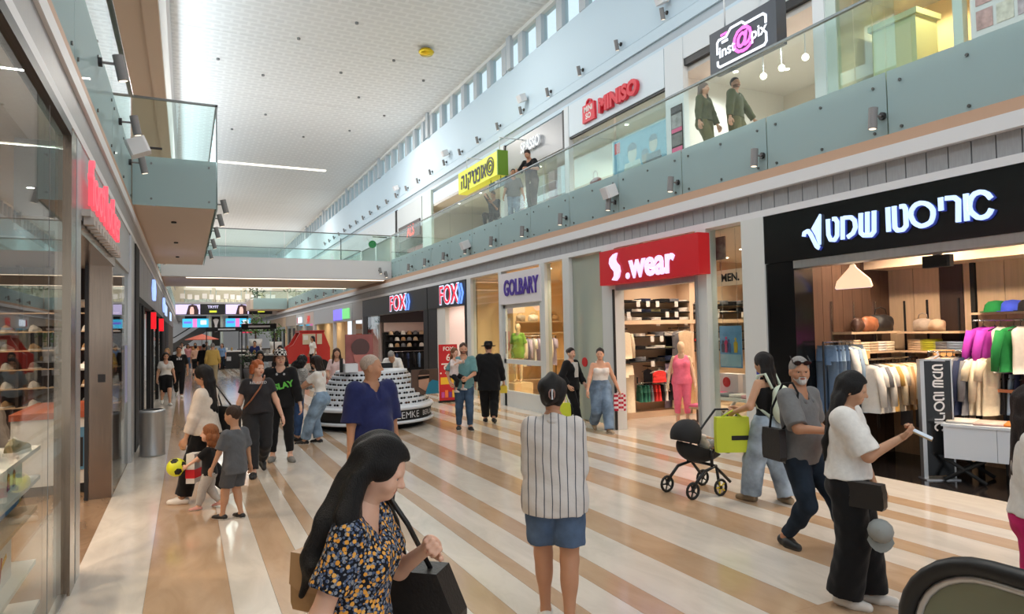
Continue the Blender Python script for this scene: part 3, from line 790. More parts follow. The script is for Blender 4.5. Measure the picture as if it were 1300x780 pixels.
        if nk == 'shirt' or top.get('collar'):
            cl = []
            for s in (-1, 1):
                cl += [cap(tw((s*.008, -.042, nz+.002)), tw((s*.043, -.004, nz-.002)), .013, .012, .008), cap(tw((s*.043, -.004, nz-.002)), tw((s*.030, .052, nz-.045)), .012, .013, .008)]
            v_, q_ = mesh_sdf(cl, rb*.8/h); c_ = mesh_obj('collar', v_*h, q_, top.get('collar') or top['mat'], P)
    # ---- hair
    if hair:
        ty = hair['type']; gr = hair.get('grow', .006)
        sc_ = [ell(hp(0, -.008, .101), hp(.0445+gr*.8, .056+gr*.7, .054+gr), .01, HF)]
        fy = hair.get('face', .062)
        if ty == 'fringe':
            sc_ += [ell(hp(0, .02, .145), hp(.048, .075, .045), .006, HF, 's'), ell(hp(0, .06, .06), hp(.06, .055, .07), .006, HF, 's')]
            low = .055
        else:
            sc_ += [ell(hp(hair.get('part', 0), .066, .068), hp(.040, .045, .056), .012, HF, 's'), ell(hp(hair.get('part', 0)*2, .062, .098), hp(.034, .030, .024), .008, HF, 's')]
            low = hair.get('low', .052)
        Rm, t_ = HF
        sc_ += [cut(lambda x, y, z: low*hr-(Rm[0, 2]*(x-t_[0])+Rm[1, 2]*(y-t_[1])+Rm[2, 2]*(z-t_[2])))]
        amp = hair.get('amp', .0015); fr = hair.get('freq', 160)
        L = list(sc_)
        if ty == 'long':
            ln = hair.get('len', .24); fk = hair.get('spread', 1.0)
            base = [HT+RH @ hp(x*fk, y, .11) for x, y in ((-.036, -.022), (-.018, -.046), (0, -.052), (.018, -.046), (.036, -.022))]
            for j, b in enumerate(base):
                mid = HT+RH @ (hp((-.042, -.022, 0, .022, .042)[j]*fk, (-.030, -.050, -.054, -.050, -.030)[j], .03))
                u = hair.get('sway', (0, 0))
                end = V3(mid[0]+u[0]+(j-2)*.004, mid[1]-.022+u[1], mid[2]-ln+.02*abs(j-2)*hair.get('taper', 1))
                bk = tw((0, -.075, .2))
                L += [cap(b, mid, .019, .019, .015), cap(mid, end, .019, hair.get('tip', .012), .015)]
            for lk_ in hair.get('locks', ()):
                pp = [tw(q[:3]) for q in lk_]; L += [cap(pp[j], pp[j+1], lk_[j][3], lk_[j+1][3], .02) for j in range(len(pp)-1)]
            for s in hair.get('front', ()):      # locks falling in front of a shoulder
                a0 = HT+RH @ hp(s*.043, .004, .09); a1 = HT+RH @ hp(s*.050, .010, .01); a2 = V3(a1[0]+s*.012, a1[1]+.03, a1[2]-ln*.75)
                L += [cap(a0, a1, .014, .017, .012), cap(a1, a2, .017, .010, .012)]
        elif ty == 'bun':
            c = hp(*hair.get('bun', (0, -.066, .118))); L += [ell(c, hp(.034, .028, .034), .012, HF)]
        elif ty == 'pony':
            a0 = HT+RH @ hp(0, -.06, .10); a1 = HT+RH @ hp(0, -.085, .06); a2 = V3(a1[0], a1[1]-.005, a1[2]-hair.get('len', .14))
            L += [cap(a0, a1, .016, .018, .01), cap(a1, a2, .018, .007, .01)]
        elif ty == 'bob':
            for x, y in ((-.040, -.010), (-.03, -.038), (0, -.05), (.03, -.038), (.040, -.010)):
                a0 = HT+RH @ hp(x, y, .10); a1 = HT+RH @ hp(x*1.12, y*1.08, .02-hair.get('len', 0)); L += [cap(a0, a1, .018, .018, .015)]
        elif ty == 'curly':
            for x, y, z in ((-.05, -.01, .06), (-.04, -.045, .055), (0, -.058, .055), (.04, -.045, .055), (.05, -.01, .06), (-.045, -.02, .02), (.045, -.02, .02), (0, -.055, .015), (-.03, -.05, .01), (.03, -.05, .01)):
                L += [ell(hp(x, y, z), hp(.026, .026, .032), .015, HF)]
        if ty == 'curly': dsp = lambda x, y, z: .0045*np.sin(190*x+1)*np.sin(170*y)*np.sin(150*z)
        else: dsp = lambda x, y, z: amp*np.sin(fr*(x+.35*y)+2*np.sin(30*z))
        v_, q_ = mesh_sdf(L, (rh*1.15 if res != 'near' else rh*1.25)/h, dsp if res != 'far' or ty == 'curly' else None)
        mesh_obj('hair', v_*h, q_, hm, P)
    if beard and beard != 'stubble':
        L = [ell(hp(0, .016, .058), hp(.0375, .036, .036), .01, HF), ell(hp(0, .036, .0315), hp(.020, .015, .015), .012, HF), cap(hp(-.014, .0475, .0555), hp(.014, .0475, .0555), .0042, k=.003, T=HF),
             ell(hp(0, .056, .0505), hp(.0125, .012, .0035), .003, HF, 's'), ell(hp(-.022, .050, .084), hp(.026, .03, .024), .006, HF, 's'), ell(hp(.022, .050, .084), hp(.026, .03, .024), .006, HF, 's'), ell(hp(0, .07, .075), hp(.014, .035, .0175), .004, HF, 's')]
        Rm, t_ = HF
        L += [cut(lambda x, y, z: (Rm[0, 2]*(x-t_[0])+Rm[1, 2]*(y-t_[1])+Rm[2, 2]*(z-t_[2]))-.078*hr), cut(lambda x, y, z: .004*hr-(Rm[0, 1]*(x-t_[0])+Rm[1, 1]*(y-t_[1])+Rm[2, 1]*(z-t_[2])))]
        v_, q_ = mesh_sdf(L, rh/h); mesh_obj('beard', v_*h, q_, beard, P)
    # world frames handed back for the things the figure carries
    Wm = wmat(P)
    def world(p): return Wm @ Vector(tuple(np.array(p, float)*h))
    return dict(o=P, hand=[world(x) for x in hj], elbow=[world(x) for x in el], sh=[world(x) for x in Sh], hip=[world(x) for x in hips], head=world(HT), tw=lambda p: world(tw(p)), hp=lambda x, y, z: world(RH @ hp(x, y, z)+HT),
                hdir=[(Wm.to_3x3() @ Vector(tuple(unit(hj[i]-el[i])))) for i in (0, 1)], h=h, W=Wm, RH=RH, R3=Wm.to_3x3(), headR=Wm.to_3x3() @ Matrix([list(r) for r in RH]))
# ================================================================== SHOPS
WARM = (1.0, 0.80, 0.60); NEUT = (1.0, 0.92, 0.84)
M_cream = mat('shop_cream', (226, 196, 164), .7); M_white = mat('shop_white', (224, 220, 214), .65)
M_light_wood = mat('light_wood', (206, 176, 142), .5, noise=.08, nscale=3, stretch=(6, 6, .5))
M_brown_wood = mat('brown_wood', (84, 60, 46), .5, noise=.18, nscale=3, stretch=(6, 6, .5))
M_dark_wood = mat('dark_wood', (58, 42, 34), .5, noise=.15, nscale=3, stretch=(6, 6, .5))
M_pinkish = mat('shop_pink_wall', (226, 206, 200), .7)
M_chrome = mat('chrome', (200, 200, 200), .2, metal=1.0)
M_ledw = emis('letter_white', (190, 214, 255), .95)
M_lilac = emis('letter_lilac', (226, 208, 255), .85)
M_redsign = mat('red_sign', (176, 24, 32), .4, emit=.25, ecol=(190, 24, 34))
M_down = emis('downlight', (255, 240, 220), 6.0)
def wallbox(name, a, b, m, parent=None, label=None): return struct(name, MB().box(a, b), m, parent, label)
def downlights(pts, parent, z, power=0, color=WARM, angle=130, r=.06):
    for (x, y) in pts:
        MB().cyl((x, y, z-.004), (x, y, z+.02), r, n=12).build('downlight', M_down, parent)
        if power: spot('downlight_lamp', (x, y, z-.03), power, color, angle)
# ---------------- clothes: hanging garments, one mesh per kind and colour, shared
def garment(kind, L=.70, w=.22, th=.045, n=14, seed=0):
    mb = MB(); rnd = random.Random(seed)
    ph = rnd.random()*6
    def tubeY(rows):
        vs = []; fs = []
        for j, (cx, z, hw, t) in enumerate(rows):
            for i in range(n):
                a = 2*PI*i/n; k = 1+(.28*j/len(rows))*math.sin(5*a+ph+j*.4)
                vs.append((cx+hw*math.cos(a), t*math.sin(a)*k, z))
        for j in range(len(rows)-1):
            for i in range(n): fs.append((j*n+i, j*n+(i+1) % n, (j+1)*n+(i+1) % n, (j+1)*n+i))
        fs += [tuple(range(n))[::-1] if False else tuple(range(n)), tuple((len(rows)-1)*n+i for i in range(n-1, -1, -1))]
        mb._add(vs, [f[::-1] for f in fs], True)
    z0 = -.07
    if kind in ('shirt', 'blouse', 'jacket', 'tank', 'dress'):
        sh = w if kind != 'tank' else w*.62
        tubeY([(0, z0+.005, .05, .02), (0, z0-.02, sh*.72, th*.6), (0, z0-.06, sh, th*.8), (0, z0-.2, sh*.92, th), (0, z0-.45*L, sh*.90, th*1.05), (0, z0-.8*L, sh*(1.0 if kind != 'dress' else 1.25), th*1.2), (0, z0-L, sh*(1.02 if kind != 'dress' else 1.4), th*1.2)])
        if kind != 'tank':
            sl = .25 if kind == 'shirt' else .52
            for s in (-1, 1):
                mb.tube([(s*(w-.035), 0, z0-.05), (s*(w+.035), .012, z0-.05-sl*.5), (s*(w+.055), .02, z0-.05-sl)], [.055, .052, .05 if kind == 'shirt' else .04], 8)
    elif kind == 'trousers':
        tubeY([(0, z0+.02, w*.72, th*.7), (0, z0-.05, w*.80, th), (0, z0-.25, w*.86, th*1.1)])
        for s in (-1, 1): tubeY([(s*w*.42, z0-.2, w*.44, th), (s*w*.45, z0-.55*L, w*.36, th), (s*w*.50, z0-L, w*.40, th*1.1)])
    elif kind == 'shorts':
        tubeY([(0, z0+.02, w*.7, th*.7), (0, z0-.06, w*.8, th), (0, z0-.16, w*.85, th)])
        for s in (-1, 1): tubeY([(s*w*.42, z0-.13, w*.44, th), (s*w*.46, z0-.34, w*.46, th*1.1)])
    elif kind == 'skirt':
        tubeY([(0, z0+.02, w*.6, th*.7), (0, z0-.1, w*.75, th), (0, z0-L*.5, w*.85, th*1.1), (0, z0-L, w*1.0, th*1.2)])
    return mb
_GC = {}
M_hang = mat('hanger_black', (24, 22, 22), .5); M_hangw = mat('hanger_white', (224, 218, 208), .5)
def hang(kind, m, x, y, z, rz, label, group, name=None, L=.70, w=.22, th=.045, cat='clothes', hm=None):
    """one garment on its hanger: a thing with two parts; z is the rail"""
    key = (kind, m.name, L, w, th)
    t = thing(name or {'shirt': 'hanging_shirt', 'blouse': 'hanging_blouse', 'jacket': 'hanging_jacket', 'tank': 'hanging_vest', 'dress': 'hanging_dress', 'trousers': 'hanging_trousers', 'shorts': 'hanging_shorts', 'skirt': 'hanging_skirt'}[kind], label, cat, (x, y, z), rz, group)
    if key not in _GC:
        a = garment(kind, L, w, th, seed=len(_GC)).build('cloth', m)
        hw = w*.82
        hb = MB(); hb.tube([(-hw, 0, -.115), (-hw*.5, 0, -.085), (0, 0, -.055), (hw*.5, 0, -.085), (hw, 0, -.115)], .009, 5)
        hb.tube([(0, 0, -.055), (0, 0, -.02), (.016, 0, -.004), (.012, 0, .012), (-.004, 0, .014)], .004, 4)
        b = hb.build('hanger', hm or M_hang)
        for q in (a, b): q.parent = t
        _GC[key] = (a.data, b.data)
    else:
        for nm, d in zip(('cloth', 'hanger'), _GC[key]):
            o = bpy.data.objects.new(nm, d); COL.objects.link(o); o.parent = t
    return t
def fab(name, c, **k): return mat('fabric_'+name, c, .85, spec=.2, noise=.05, nscale=20, bump=.2, bscale=25)
F_white, F_cream, F_beige, F_tan = fab('white', (224, 216, 206)), fab('cream', (228, 210, 180)), fab('beige', (206, 178, 146)), fab('tan', (176, 138, 98))
F_denim, F_ldenim, F_grey, F_black = fab('denim', (96, 118, 146)), fab('light_denim', (140, 160, 180)), fab('grey', (120, 120, 124)), fab('black', (34, 32, 34))
F_red, F_green, F_teal, F_pink = fab('red', (206, 56, 52)), fab('green', (34, 120, 62)), fab('teal', (60, 120, 100)), fab('pink', (236, 120, 150))
F_magenta, F_mustard, F_yellow, F_olive, F_navy = fab('magenta', (176, 62, 170)), fab('mustard', (190, 150, 84)), fab('yellow', (232, 176, 60)), fab('olive', (120, 116, 84)), fab('navy', (44, 52, 78))
F_leop = fab('leopard', (170, 120, 70)); F_lil = fab('lilac', (184, 170, 196))
g = NT(F_leop); v_ = g.add('ShaderNodeTexVoronoi', Scale=38.0); r_ = g.add('ShaderNodeValToRGB'); tc = g.add('ShaderNodeTexCoord')
r_.color_ramp.elements[0].color = lin((60, 38, 24)); r_.color_ramp.elements[0].position = .25; r_.color_ramp.elements[1].color = lin((190, 140, 84)); r_.color_ramp.elements[1].position = .4
g.link(tc.outputs['Object'], v_.inputs['Vector']); g.link(v_.outputs['Distance'], r_.inputs[0]); g.link(r_.outputs[0], g.n['Principled BSDF'].inputs['Base Color'])
def rail(name, label, a, b, legs=0.0, r=.014):
    t = thing(name, label, 'clothes rail', (a[0], a[1], legs or 0.0))
    MB().cyl(a, b, r, n=8).build('rail_bar', M_chrome, t)
    for p in (a, b):
        if legs is not None and legs < p[2]-.2: MB().cyl((p[0], p[1], legs), p, r, n=8).build('leg', M_dark, t)
        else: MB().box((p[0]-.012, p[1]-.012, p[2]), (p[0]+.012, p[1]+.012, p[2]+.14)).build('bracket', M_dark, t)
    return t
_FC = {}
def folded(m, x, y, z, label, group, w=.26, d=.22, h=.035, rz=0.0, name='folded_shirt', cat='clothes'):
    key = (m.name, w, d, h)
    if key not in _FC:
        mb = MB(); r = h*.5
        mb.prism([(-w/2, 0), (-w/2+.01, -r*0+.0)] and [(-d/2+r*math.cos(a)*.6, r+r*math.sin(a)) for a in np.linspace(PI*1.5, PI*.5, 5)]+[(d/2, h*.96), (d/2, h*.04)], -w/2, w/2, 'x', True)
        o = mb.build(name, m); _FC[key] = o.data
    else:
        o = bpy.data.objects.new(name, _FC[key]); COL.objects.link(o)
    o.location = (x, y, z); o.rotation_euler = (0, 0, rz)
    return tag(o, label, cat, group)
def shelf(name, label, a, b, m=M_dark, cat='shelf'):
    mb = MB().box(a, b); c = ((a[0]+b[0])/2, (a[1]+b[1])/2, min(a[2], b[2]))
    return solo(name, mb, m, label, cat, c)
# ---------------------------------------------------------------- A: black menswear/fashion shop at the right edge
wr = struct('wall_right', MB().box((7.78, 6.9, 0), (7.98, 7.12, 3.63)), M_black)
fa = thing('shop_fascia', 'glossy black fascia with glowing white Hebrew lettering and a hanger emblem', 'shop sign', (7.75, 3.6, 2.92))
MB().box((7.70, -1, 2.92), (7.95, 7.12, 3.625)).build('panel', M_black, fa)
MB().box((7.72, 6.62, 0), (8.1, 7.12, 2.915)).build('pillar', M_black, fa)
MB().box((7.71, -1, 2.81), (7.93, 6.62, 2.918)).build('shutter_box', M_alu, fa)
ARI = [[(-6.0, 3.41), (-6.0, 3.2), (-5.97, 3.13), (-5.91, 3.12), (-5.87, 3.17), (-5.86, 3.35), (-5.89, 3.4), (-5.93, 3.4)], [(-5.78, 3.41), (-5.79, 3.11)], [(-5.76, 3.39), (-5.66, 3.38), (-5.61, 3.33), (-5.6, 3.24), (-5.64, 3.17), (-5.72, 3.13)], [(-5.52, 3.41), (-5.53, 3.16), (-5.49, 3.12), (-5.39, 3.11), (-5.35, 3.15), (-5.34, 3.41)], [(-5.43, 3.41), (-5.44, 3.13)], [(-5.16, 3.42), (-5.16, 3.12)], [(-5.08, 3.42), (-5.08, 3.16), (-5.05, 3.12), (-4.98, 3.12), (-4.94, 3.16), (-4.94, 3.36), (-4.96, 3.4), (-5.01, 3.4)], [(-4.62, 3.24), (-4.63, 3.2), (-4.65, 3.16), (-4.69, 3.14), (-4.73, 3.13), (-4.77, 3.13), (-4.82, 3.16), (-4.85, 3.19), (-4.87, 3.24), (-4.88, 3.28), (-4.87, 3.33), (-4.84, 3.37), (-4.81, 3.39), (-4.76, 3.4), (-4.72, 3.39), (-4.68, 3.37), (-4.64, 3.33), (-4.62, 3.29), (-4.62, 3.24)], [(-4.53, 3.42), (-4.53, 3.27)], [(-4.48, 3.4), (-4.38, 3.39), (-4.34, 3.35), (-4.35, 3.11)], [(-4.26, 3.41), (-4.26, 3.11)], [(-4.01, 3.31), (-4.04, 3.36), (-4.08, 3.39), (-4.12, 3.4), (-4.17, 3.39), (-4.2, 3.36), (-4.22, 3.32), (-4.23, 3.26), (-4.22, 3.21), (-4.19, 3.17), (-4.15, 3.13), (-4.11, 3.12), (-4.06, 3.13), (-4.03, 3.16), (-4.01, 3.2)], [(-6.39, 3.23), (-6.38, 3.28), (-6.32, 3.3), (-6.28, 3.25), (-6.19, 3.07), (-6.15, 3.04)]]
ARI_F = [(-6.12, 3.5), (-6.26, 3.32), (-6.2, 3.22), (-6.15, 3.08), (-6.13, 3.09), (-6.11, 3.49)]
M_letsid = mat('letter_side', (40, 52, 120), .4, emit=.25, ecol=(60, 80, 200))
place_R = lambda mb, x: place(mb, (x, 0, 0), RIGHTW)
for s_ in ARI:
    closed = len(s_) == 19
    mb = place_R(MB(), 7.69); stroke(mb, s_[:-1] if closed else s_, .052, .03, closed); mb.mi = 0
    lo_ = mb.build('letter', M_ledw, fa)
    mb2 = place_R(MB(), 7.702); mb2.x = mb2.x @ Matrix.Translation((.022, -.012, 0)); stroke(mb2, s_[:-1] if closed else s_, .052, .02, closed); mb2.build('letter_side', M_letsid, lo_)
mb = place_R(MB(), 7.69); mb.prism(ARI_F, 0, .03); mb.build('hanger_emblem', M_ledw, fa)
sd = thing('entrance_sensor', 'black box sensor hanging under the black shop fascia', 'sensor', (7.98, 4.78, 2.66))
MB().bbox((7.94, 4.63, 2.66), (8.06, 4.95, 2.80), .02).build('case', M_blackm, sd); MB().box((7.97, 4.75, 2.78), (8.03, 4.83, 2.83)).build('bracket', M_dark, sd)
wallbox('wall_shop_side', (7.98, 6.78, 0), (10.0, 6.9, 3.4), M_brown_wood)
ws = bpy.data.objects['wall_shop_side']
for i in range(9): struct('wood_panel', MB().box((8.02+.22*i, 6.755, 0.0), (8.02+.22*i+.212, 6.78, 3.3)), M_brown_wood, ws)
wb = wallbox('wall_shop_back', (10.0, -1, 0), (10.2, 6.9, 3.4), M_cream)
for a, b, m in ((6.36, 6.75, M_light_wood), (5.97, 6.35, M_light_wood), (5.64, 5.96, M_dark_wood), (5.52, 5.60, M_light_wood), (5.46, 5.515, M_blackm), (5.1, 5.45, M_light_wood), (4.78, 5.09, M_light_wood), (4.2, 4.77, M_dark_wood), (3.5, 4.19, M_light_wood)):
    struct('wood_panel', MB().box((9.975 if m is not M_blackm else 9.93, a, 0), (10.0, b, 3.0)), m, wb)
wallbox('wall_bulkhead', (9.4, -1, 2.84), (10.0, 6.75, 3.4), M_cream)
cA = wallbox('ceiling_shop', (7.98, -1, 3.4), (10.2, 6.9, 3.5), M_cream)
downlights([(8.7, 6.2), (8.7, 4.9), (8.7, 3.6), (9.2, 5.6), (9.2, 4.2)], cA, 3.39, 135, WARM, 140)
hsn = thing('hanger_sign', 'glowing cream hanger shaped sign hung above the clothes rails', 'sign', (8.3, 6.1, 2.52))
def hanger2d(w, h): return [(-w/2, .02), (-w/2+.02, 0), (w/2-.02, 0), (w/2, .02), (w/2-.03, h*.28), (.05, h*.72), (.03, h*.82), (-.03, h*.82), (-.05, h*.72), (-w/2+.03, h*.28)]
for q, (dx, m, nm, lb) in enumerate(((0, emis('cream_led', (255, 222, 184), .85), 'front_face', None), (.035, emis('blue_led', (110, 150, 255), .9), 'back_face', 'blue lit back layer'))):
    mb = place(MB(), (8.28+dx, 6.1+dx*.8, 2.5), RIGHTW); P_ = hanger2d(.56, .40); mb.prism(P_, 0, .03); mb.build(nm, m, hsn, lb)
mb = place(MB(), (8.28, 6.1, 2.5), RIGHTW); stroke(mb, [(0, .32), (0, .38), (.04, .40), (.0, .46), (0, .9)], .03, .02); mb.build('hook', M_hangw, hsn)
mb = place(MB(), (8.272, 6.1, 2.5), RIGHTW); mb.prism([(-.17, .085), (.17, .085), (.17, .115), (-.17, .115)], 0, .02); mb.build('slot', M_dark_wood, hsn)
for x in (8.15, 8.62, 9.12, 9.62): struct('shelf_standard', MB().box((x-.012, 6.735, .4), (x+.012, 6.755, 2.35)), M_chrome, ws)
for y in (6.5, 6.15, 5.7): struct('shelf_standard', MB().box((9.955, y-.012, .4), (9.975, y+.012, 2.35)), M_dark, wb)
shelf('wall_shelf', 'pale wall shelf carrying leather bags on the brown panelling', (8.62, 6.42, 1.86), (9.72, 6.74, 1.89), M_light_wood)
shelf('wall_shelf', 'pale wall shelf carrying two grey beige handbags', (9.65, 5.52, 1.85), (9.97, 6.5, 1.88), M_light_wood)
shelf('wall_shelf', 'pale shelf stacked with folded knitwear below the bag shelf', (8.5, 6.42, 1.57), (9.7, 6.74, 1.595), M_light_wood)
shelf('wall_shelf', 'pale shelf with folded shirts and jeans on the back wall', (9.65, 5.52, 1.57), (9.97, 6.4, 1.595), M_light_wood)
shelf('wall_shelf', 'pale shelf with green and blue caps above the magenta jackets', (9.65, 3.9, 2.10), (9.97, 5.42, 2.13), M_light_wood)
def handbag(name, label, m, c, w, h, d, rz=0.0, handle=True):
    t = thing(name, label, 'bag', c, rz); R = wmat(t)
    V_, Q_ = mesh_sdf([ell((0, 0, h*.42), (w*.52, d*.5, h*.50), .03), cap((-w*.34, 0, h*.75), (w*.34, 0, h*.70), h*.16, None, .05), cap((-w*.42, 0, h*.12), (w*.42, 0, h*.12), h*.13, None, .04), cut(lambda x, y, z: -z)], .012, lambda x, y, z: .006*np.sin(40*x+9*z)*np.sin(31*z+12*y))
    o = mesh_obj('body', V_, Q_, m, t)
    if handle:
        mb = MB(); mb.x = R; mb.tube([(-w*.25, 0, h*.95), (-w*.2, 0, h*1.25), (0, 0, h*1.35), (w*.2, 0, h*1.25), (w*.25, 0, h*.95)], .008, 6); mb.build('handle', m, t)
    return t
L_brown, L_dbrown, L_black, L_taupe, L_tan = [mat('leather_'+n_, c_, .45, noise=.12, nscale=12, bump=.15, bscale=80) for n_, c_ in (('brown', (150, 92, 60)), ('dark_brown', (70, 46, 36)), ('black', (26, 24, 24)), ('taupe', (176, 158, 140)), ('tan', (170, 132, 90)))]
handbag('leather_bag', 'dark brown leather bag at the left of the bag shelf', L_dbrown, (8.95, 6.56, 1.89), .38, .22, .2, .5, False)
handbag('leather_bag', 'tan brown leather bag in the middle of the bag shelf', L_brown, (9.15, 6.52, 1.89), .42, .24, .2, .2, False)
handbag('leather_bag', 'black leather bag with raised handle on the bag shelf', L_black, (9.45, 6.54, 1.89), .40, .27, .2, -.3)
handbag('handbag', 'taupe handbag with a frilled top on the back wall shelf', L_taupe, (9.8, 6.12, 1.88), .28, .20, .16, PI/2)
handbag('handbag', 'rounder beige handbag right of the taupe one', mat('leather_sand', (190, 160, 130), .5), (9.8, 5.92, 1.88), .24, .18, .16, PI/2, False)
def capd(mb, m=None, r=.095):
    mb.lathe([(r, 0), (r*.99, .03), (r*.9, .075), (r*.6, .108), (.002, .118)], n=12)
    mb.mi = 0
    pts = [(r*math.cos(a)*1.0, -r*math.sin(a)) for a in np.linspace(.5, PI-.5, 7)]; out = [(r*1.15*math.cos(a), -r*math.sin(a)*1.75) for a in np.linspace(PI-.5, .5, 7)]
    mb.prism(pts+out, .002, .008); return mb
_cap = {}
def cap_thing(m, loc, label, group=None, rz=0.0, name='baseball_cap', rx=0.0):
    if m.name not in _cap: o = capd(MB()).build(name, m); _cap[m.name] = o.data
    else: o = bpy.data.objects.new(name, _cap[m.name]); COL.objects.link(o)
    o.location = loc; o.rotation_euler = (rx, 0, rz); return tag(o, label, 'cap', group)
for i, (m, lb) in enumerate(((F_green, 'bright green cap at the left end of the cap shelf'), (fab('royal_blue', (60, 80, 190)), 'royal blue cap beside the green cap'), (F_black, 'black cap at the right of the cap shelf'))):
    o = cap_thing(m, (9.8, 5.12-.2*i, 2.13), lb, None, -PI/2); o.scale = (1.5, 1.5, 1.35)
rA = rail('clothes_rail', 'long clothes rail of white and beige shirts behind the phone woman', (8.45, 6.2, 1.50), (9.75, 6.2, 1.50), 0)
cols = [(F_white, 'blouse'), (F_white, 'shirt'), (F_grey, 'shirt'), (F_white, 'blouse'), (F_white, 'shirt'), (F_mustard, 'shirt'), (F_cream, 'blouse'), (F_white, 'shirt'), (F_beige, 'jacket'), (F_tan, 'jacket'), (F_cream, 'shirt'), (F_beige, 'jacket'), (F_cream, 'blouse'), (F_tan, 'shirt'), (F_grey, 'trousers'), (F_cream, 'shirt')]
cname = {F_white.name: 'white', F_grey.name: 'grey', F_mustard.name: 'mustard', F_cream.name: 'cream', F_beige.name: 'beige', F_tan.name: 'tan', F_denim.name: 'blue denim', F_ldenim.name: 'pale denim', F_black.name: 'black', F_navy.name: 'navy', F_leop.name: 'leopard print', F_red.name: 'red', F_teal.name: 'teal green', F_pink.name: 'pink', F_lil.name: 'lilac', F_olive.name: 'olive', F_green.name: 'green', F_magenta.name: 'magenta', F_yellow.name: 'yellow'}
kname = dict(shirt='short sleeved shirt', blouse='long sleeved blouse', jacket='jacket', trousers='trousers', tank='sleeveless top', shorts='shorts', dress='dress', skirt='skirt')
def run(items, p, q, z, rz, where, jit=.12, L=.70, w=.22, th=.04):
    n_ = len(items)
    for i, (m, k) in enumerate(items):
        f_ = (i+.5)/n_; x = p[0]+(q[0]-p[0])*f_; y = p[1]+(q[1]-p[1])*f_
        nm = f'{cname[m.name]} {kname[k]}'
        same = sum(1 for a in items if a == (m, k))
        lb = f'{nm} {where}, {ORD[i]} from the left'
        hang(k, m, x, y, z, rz+random.uniform(-jit, jit), lb, f"{nm}{'' if nm.endswith(('shorts', 'trousers')) else ('es' if nm.endswith('s') else 's')} {where}" if same > 1 else None, L=L if k not in ('trousers',) else .95, w=w, th=th)
run(cols, (8.5, 6.2), (9.75, 6.2), 1.50, PI/2, 'on the long shirt rail', .06, .66, .24)
rail('clothes_rail', 'short chrome rail of jeans beside the black pillar', (8.05, 6.45, 1.76), (8.72, 6.45, 1.76), 0)
run([(F_denim, 'trousers'), (F_denim, 'trousers'), (F_ldenim, 'trousers'), (F_denim, 'trousers'), (F_white, 'blouse'), (F_ldenim, 'blouse'), (F_cream, 'blouse'), (F_ldenim, 'trousers')], (8.08, 6.45), (8.72, 6.45), 1.76, PI/2, 'on the jeans rail', .05, .8)
rail('clothes_rail', 'clothes rail of cream tops behind the black sign post', (9.3, 5.75, 1.60), (9.55, 4.95, 1.60), 0)
run([(F_cream, 'blouse'), (F_leop, 'dress'), (F_cream, 'shirt'), (F_cream, 'blouse'), (F_grey, 'dress'), (F_navy, 'dress'), (F_grey, 'dress'), (F_cream, 'shirt'), (F_cream, 'blouse'), (F_cream, 'shirt')], (9.3, 5.72), (9.52, 5.0), 1.60, .0, 'on the rail behind the sign post', .08, .75, .25)
rail('clothes_rail', 'rail of magenta and green jackets under the cap shelf', (9.72, 5.38, 2.02), (9.72, 3.9, 2.02), None)
hang('jacket', F_magenta, 9.66, 5.22, 2.0, -.25, 'magenta jacket hanging under the cap shelf, left', None, L=.62, w=.24)
hang('jacket', F_magenta, 9.62, 5.06, 2.0, -.3, 'magenta jacket over white top, right of its twin', None, L=.62, w=.24)
hang('tank', F_white, 9.56, 4.96, 2.0, -.3, 'white top hanging between magenta and green jackets', None, L=.6)
hang('jacket', F_green, 9.6, 4.82, 2.0, -.3, 'green jacket hanging right of the magenta jackets', None, L=.58, w=.24)
hang('tank', F_white, 9.55, 4.72, 2.0, -.3, 'white top hanging right of the green jacket', None, L=.6)
rail('clothes_rail', 'low rail of dark jeans below the magenta jackets', (9.72, 5.35, 1.36), (9.72, 4.0, 1.36), None)
run([(F_grey, 'skirt'), (F_navy, 'skirt'), (F_navy, 'skirt'), (F_denim, 'skirt'), (F_black, 'skirt'), (F_ldenim, 'skirt'), (F_navy, 'skirt'), (F_black, 'skirt'), (F_grey, 'skirt'), (F_denim, 'skirt'), (F_black, 'skirt'), (F_navy, 'skirt')], (9.72, 5.32), (9.72, 4.4), 1.36, .0, 'on the low jeans rail', .05, .5)
for i, (m, nm) in enumerate(((F_beige, 'beige'), (F_cream, 'cream'), (F_beige, 'beige'), (F_white, 'white'), (F_cream, 'cream'))):
    for k in range(4 if i else 5):
        folded(m, 8.75+.19*i, 6.56, 1.595+.036*k, f'{nm} folded jumper in the {ORD[i]} pile from the left below the leather bags', f'{nm} folded jumpers below the leather bags', .17, .24, rz=.3 if i == 0 else 0.0)
for i, (m, nm) in enumerate(((F_beige, 'beige'), (fab('lime', (190, 190, 60)), 'lime yellow'), (F_grey, 'grey denim'), (F_ldenim, 'pale denim'))):
    for k in range(5 if i < 2 else 4):
        folded(m, 9.8, 6.2-.19*i, 1.595+.034*k, f'{nm} folded garment in the {ORD[i]} pile from the left on the back wall', f'{nm} folded garments on the back wall', .22, .17, rz=PI/2)
for x, y, lb in ((8.75, 6.38, 'orange price board clipped to the shelf over the white shirts'), (9.6, 5.72, 'orange price board clipped to the shelf over the cream tops')):
    t = thing('price_board', lb, 'sign', (x, y, 1.50)); R_ = -.4 if y > 6 else -1.0
    mb = MB(); mb.x = Matrix.Translation((x, y, 1.5)) @ Matrix.Rotation(R_, 4, 'Z'); mb.box((-.13, -.006, 0), (.13, .006, .12)); mb.build('card', mat('orange_card', (236, 176, 112), .6), t)
st = thing('sign_post', 'tall black sign post with silver edges and white vertical shop lettering', 'sign', (8.66, 5.3, 0), 0)
RS = Matrix.Translation((8.66, 5.28, 0)) @ Matrix.Rotation(math.radians(-30), 4, 'Z')
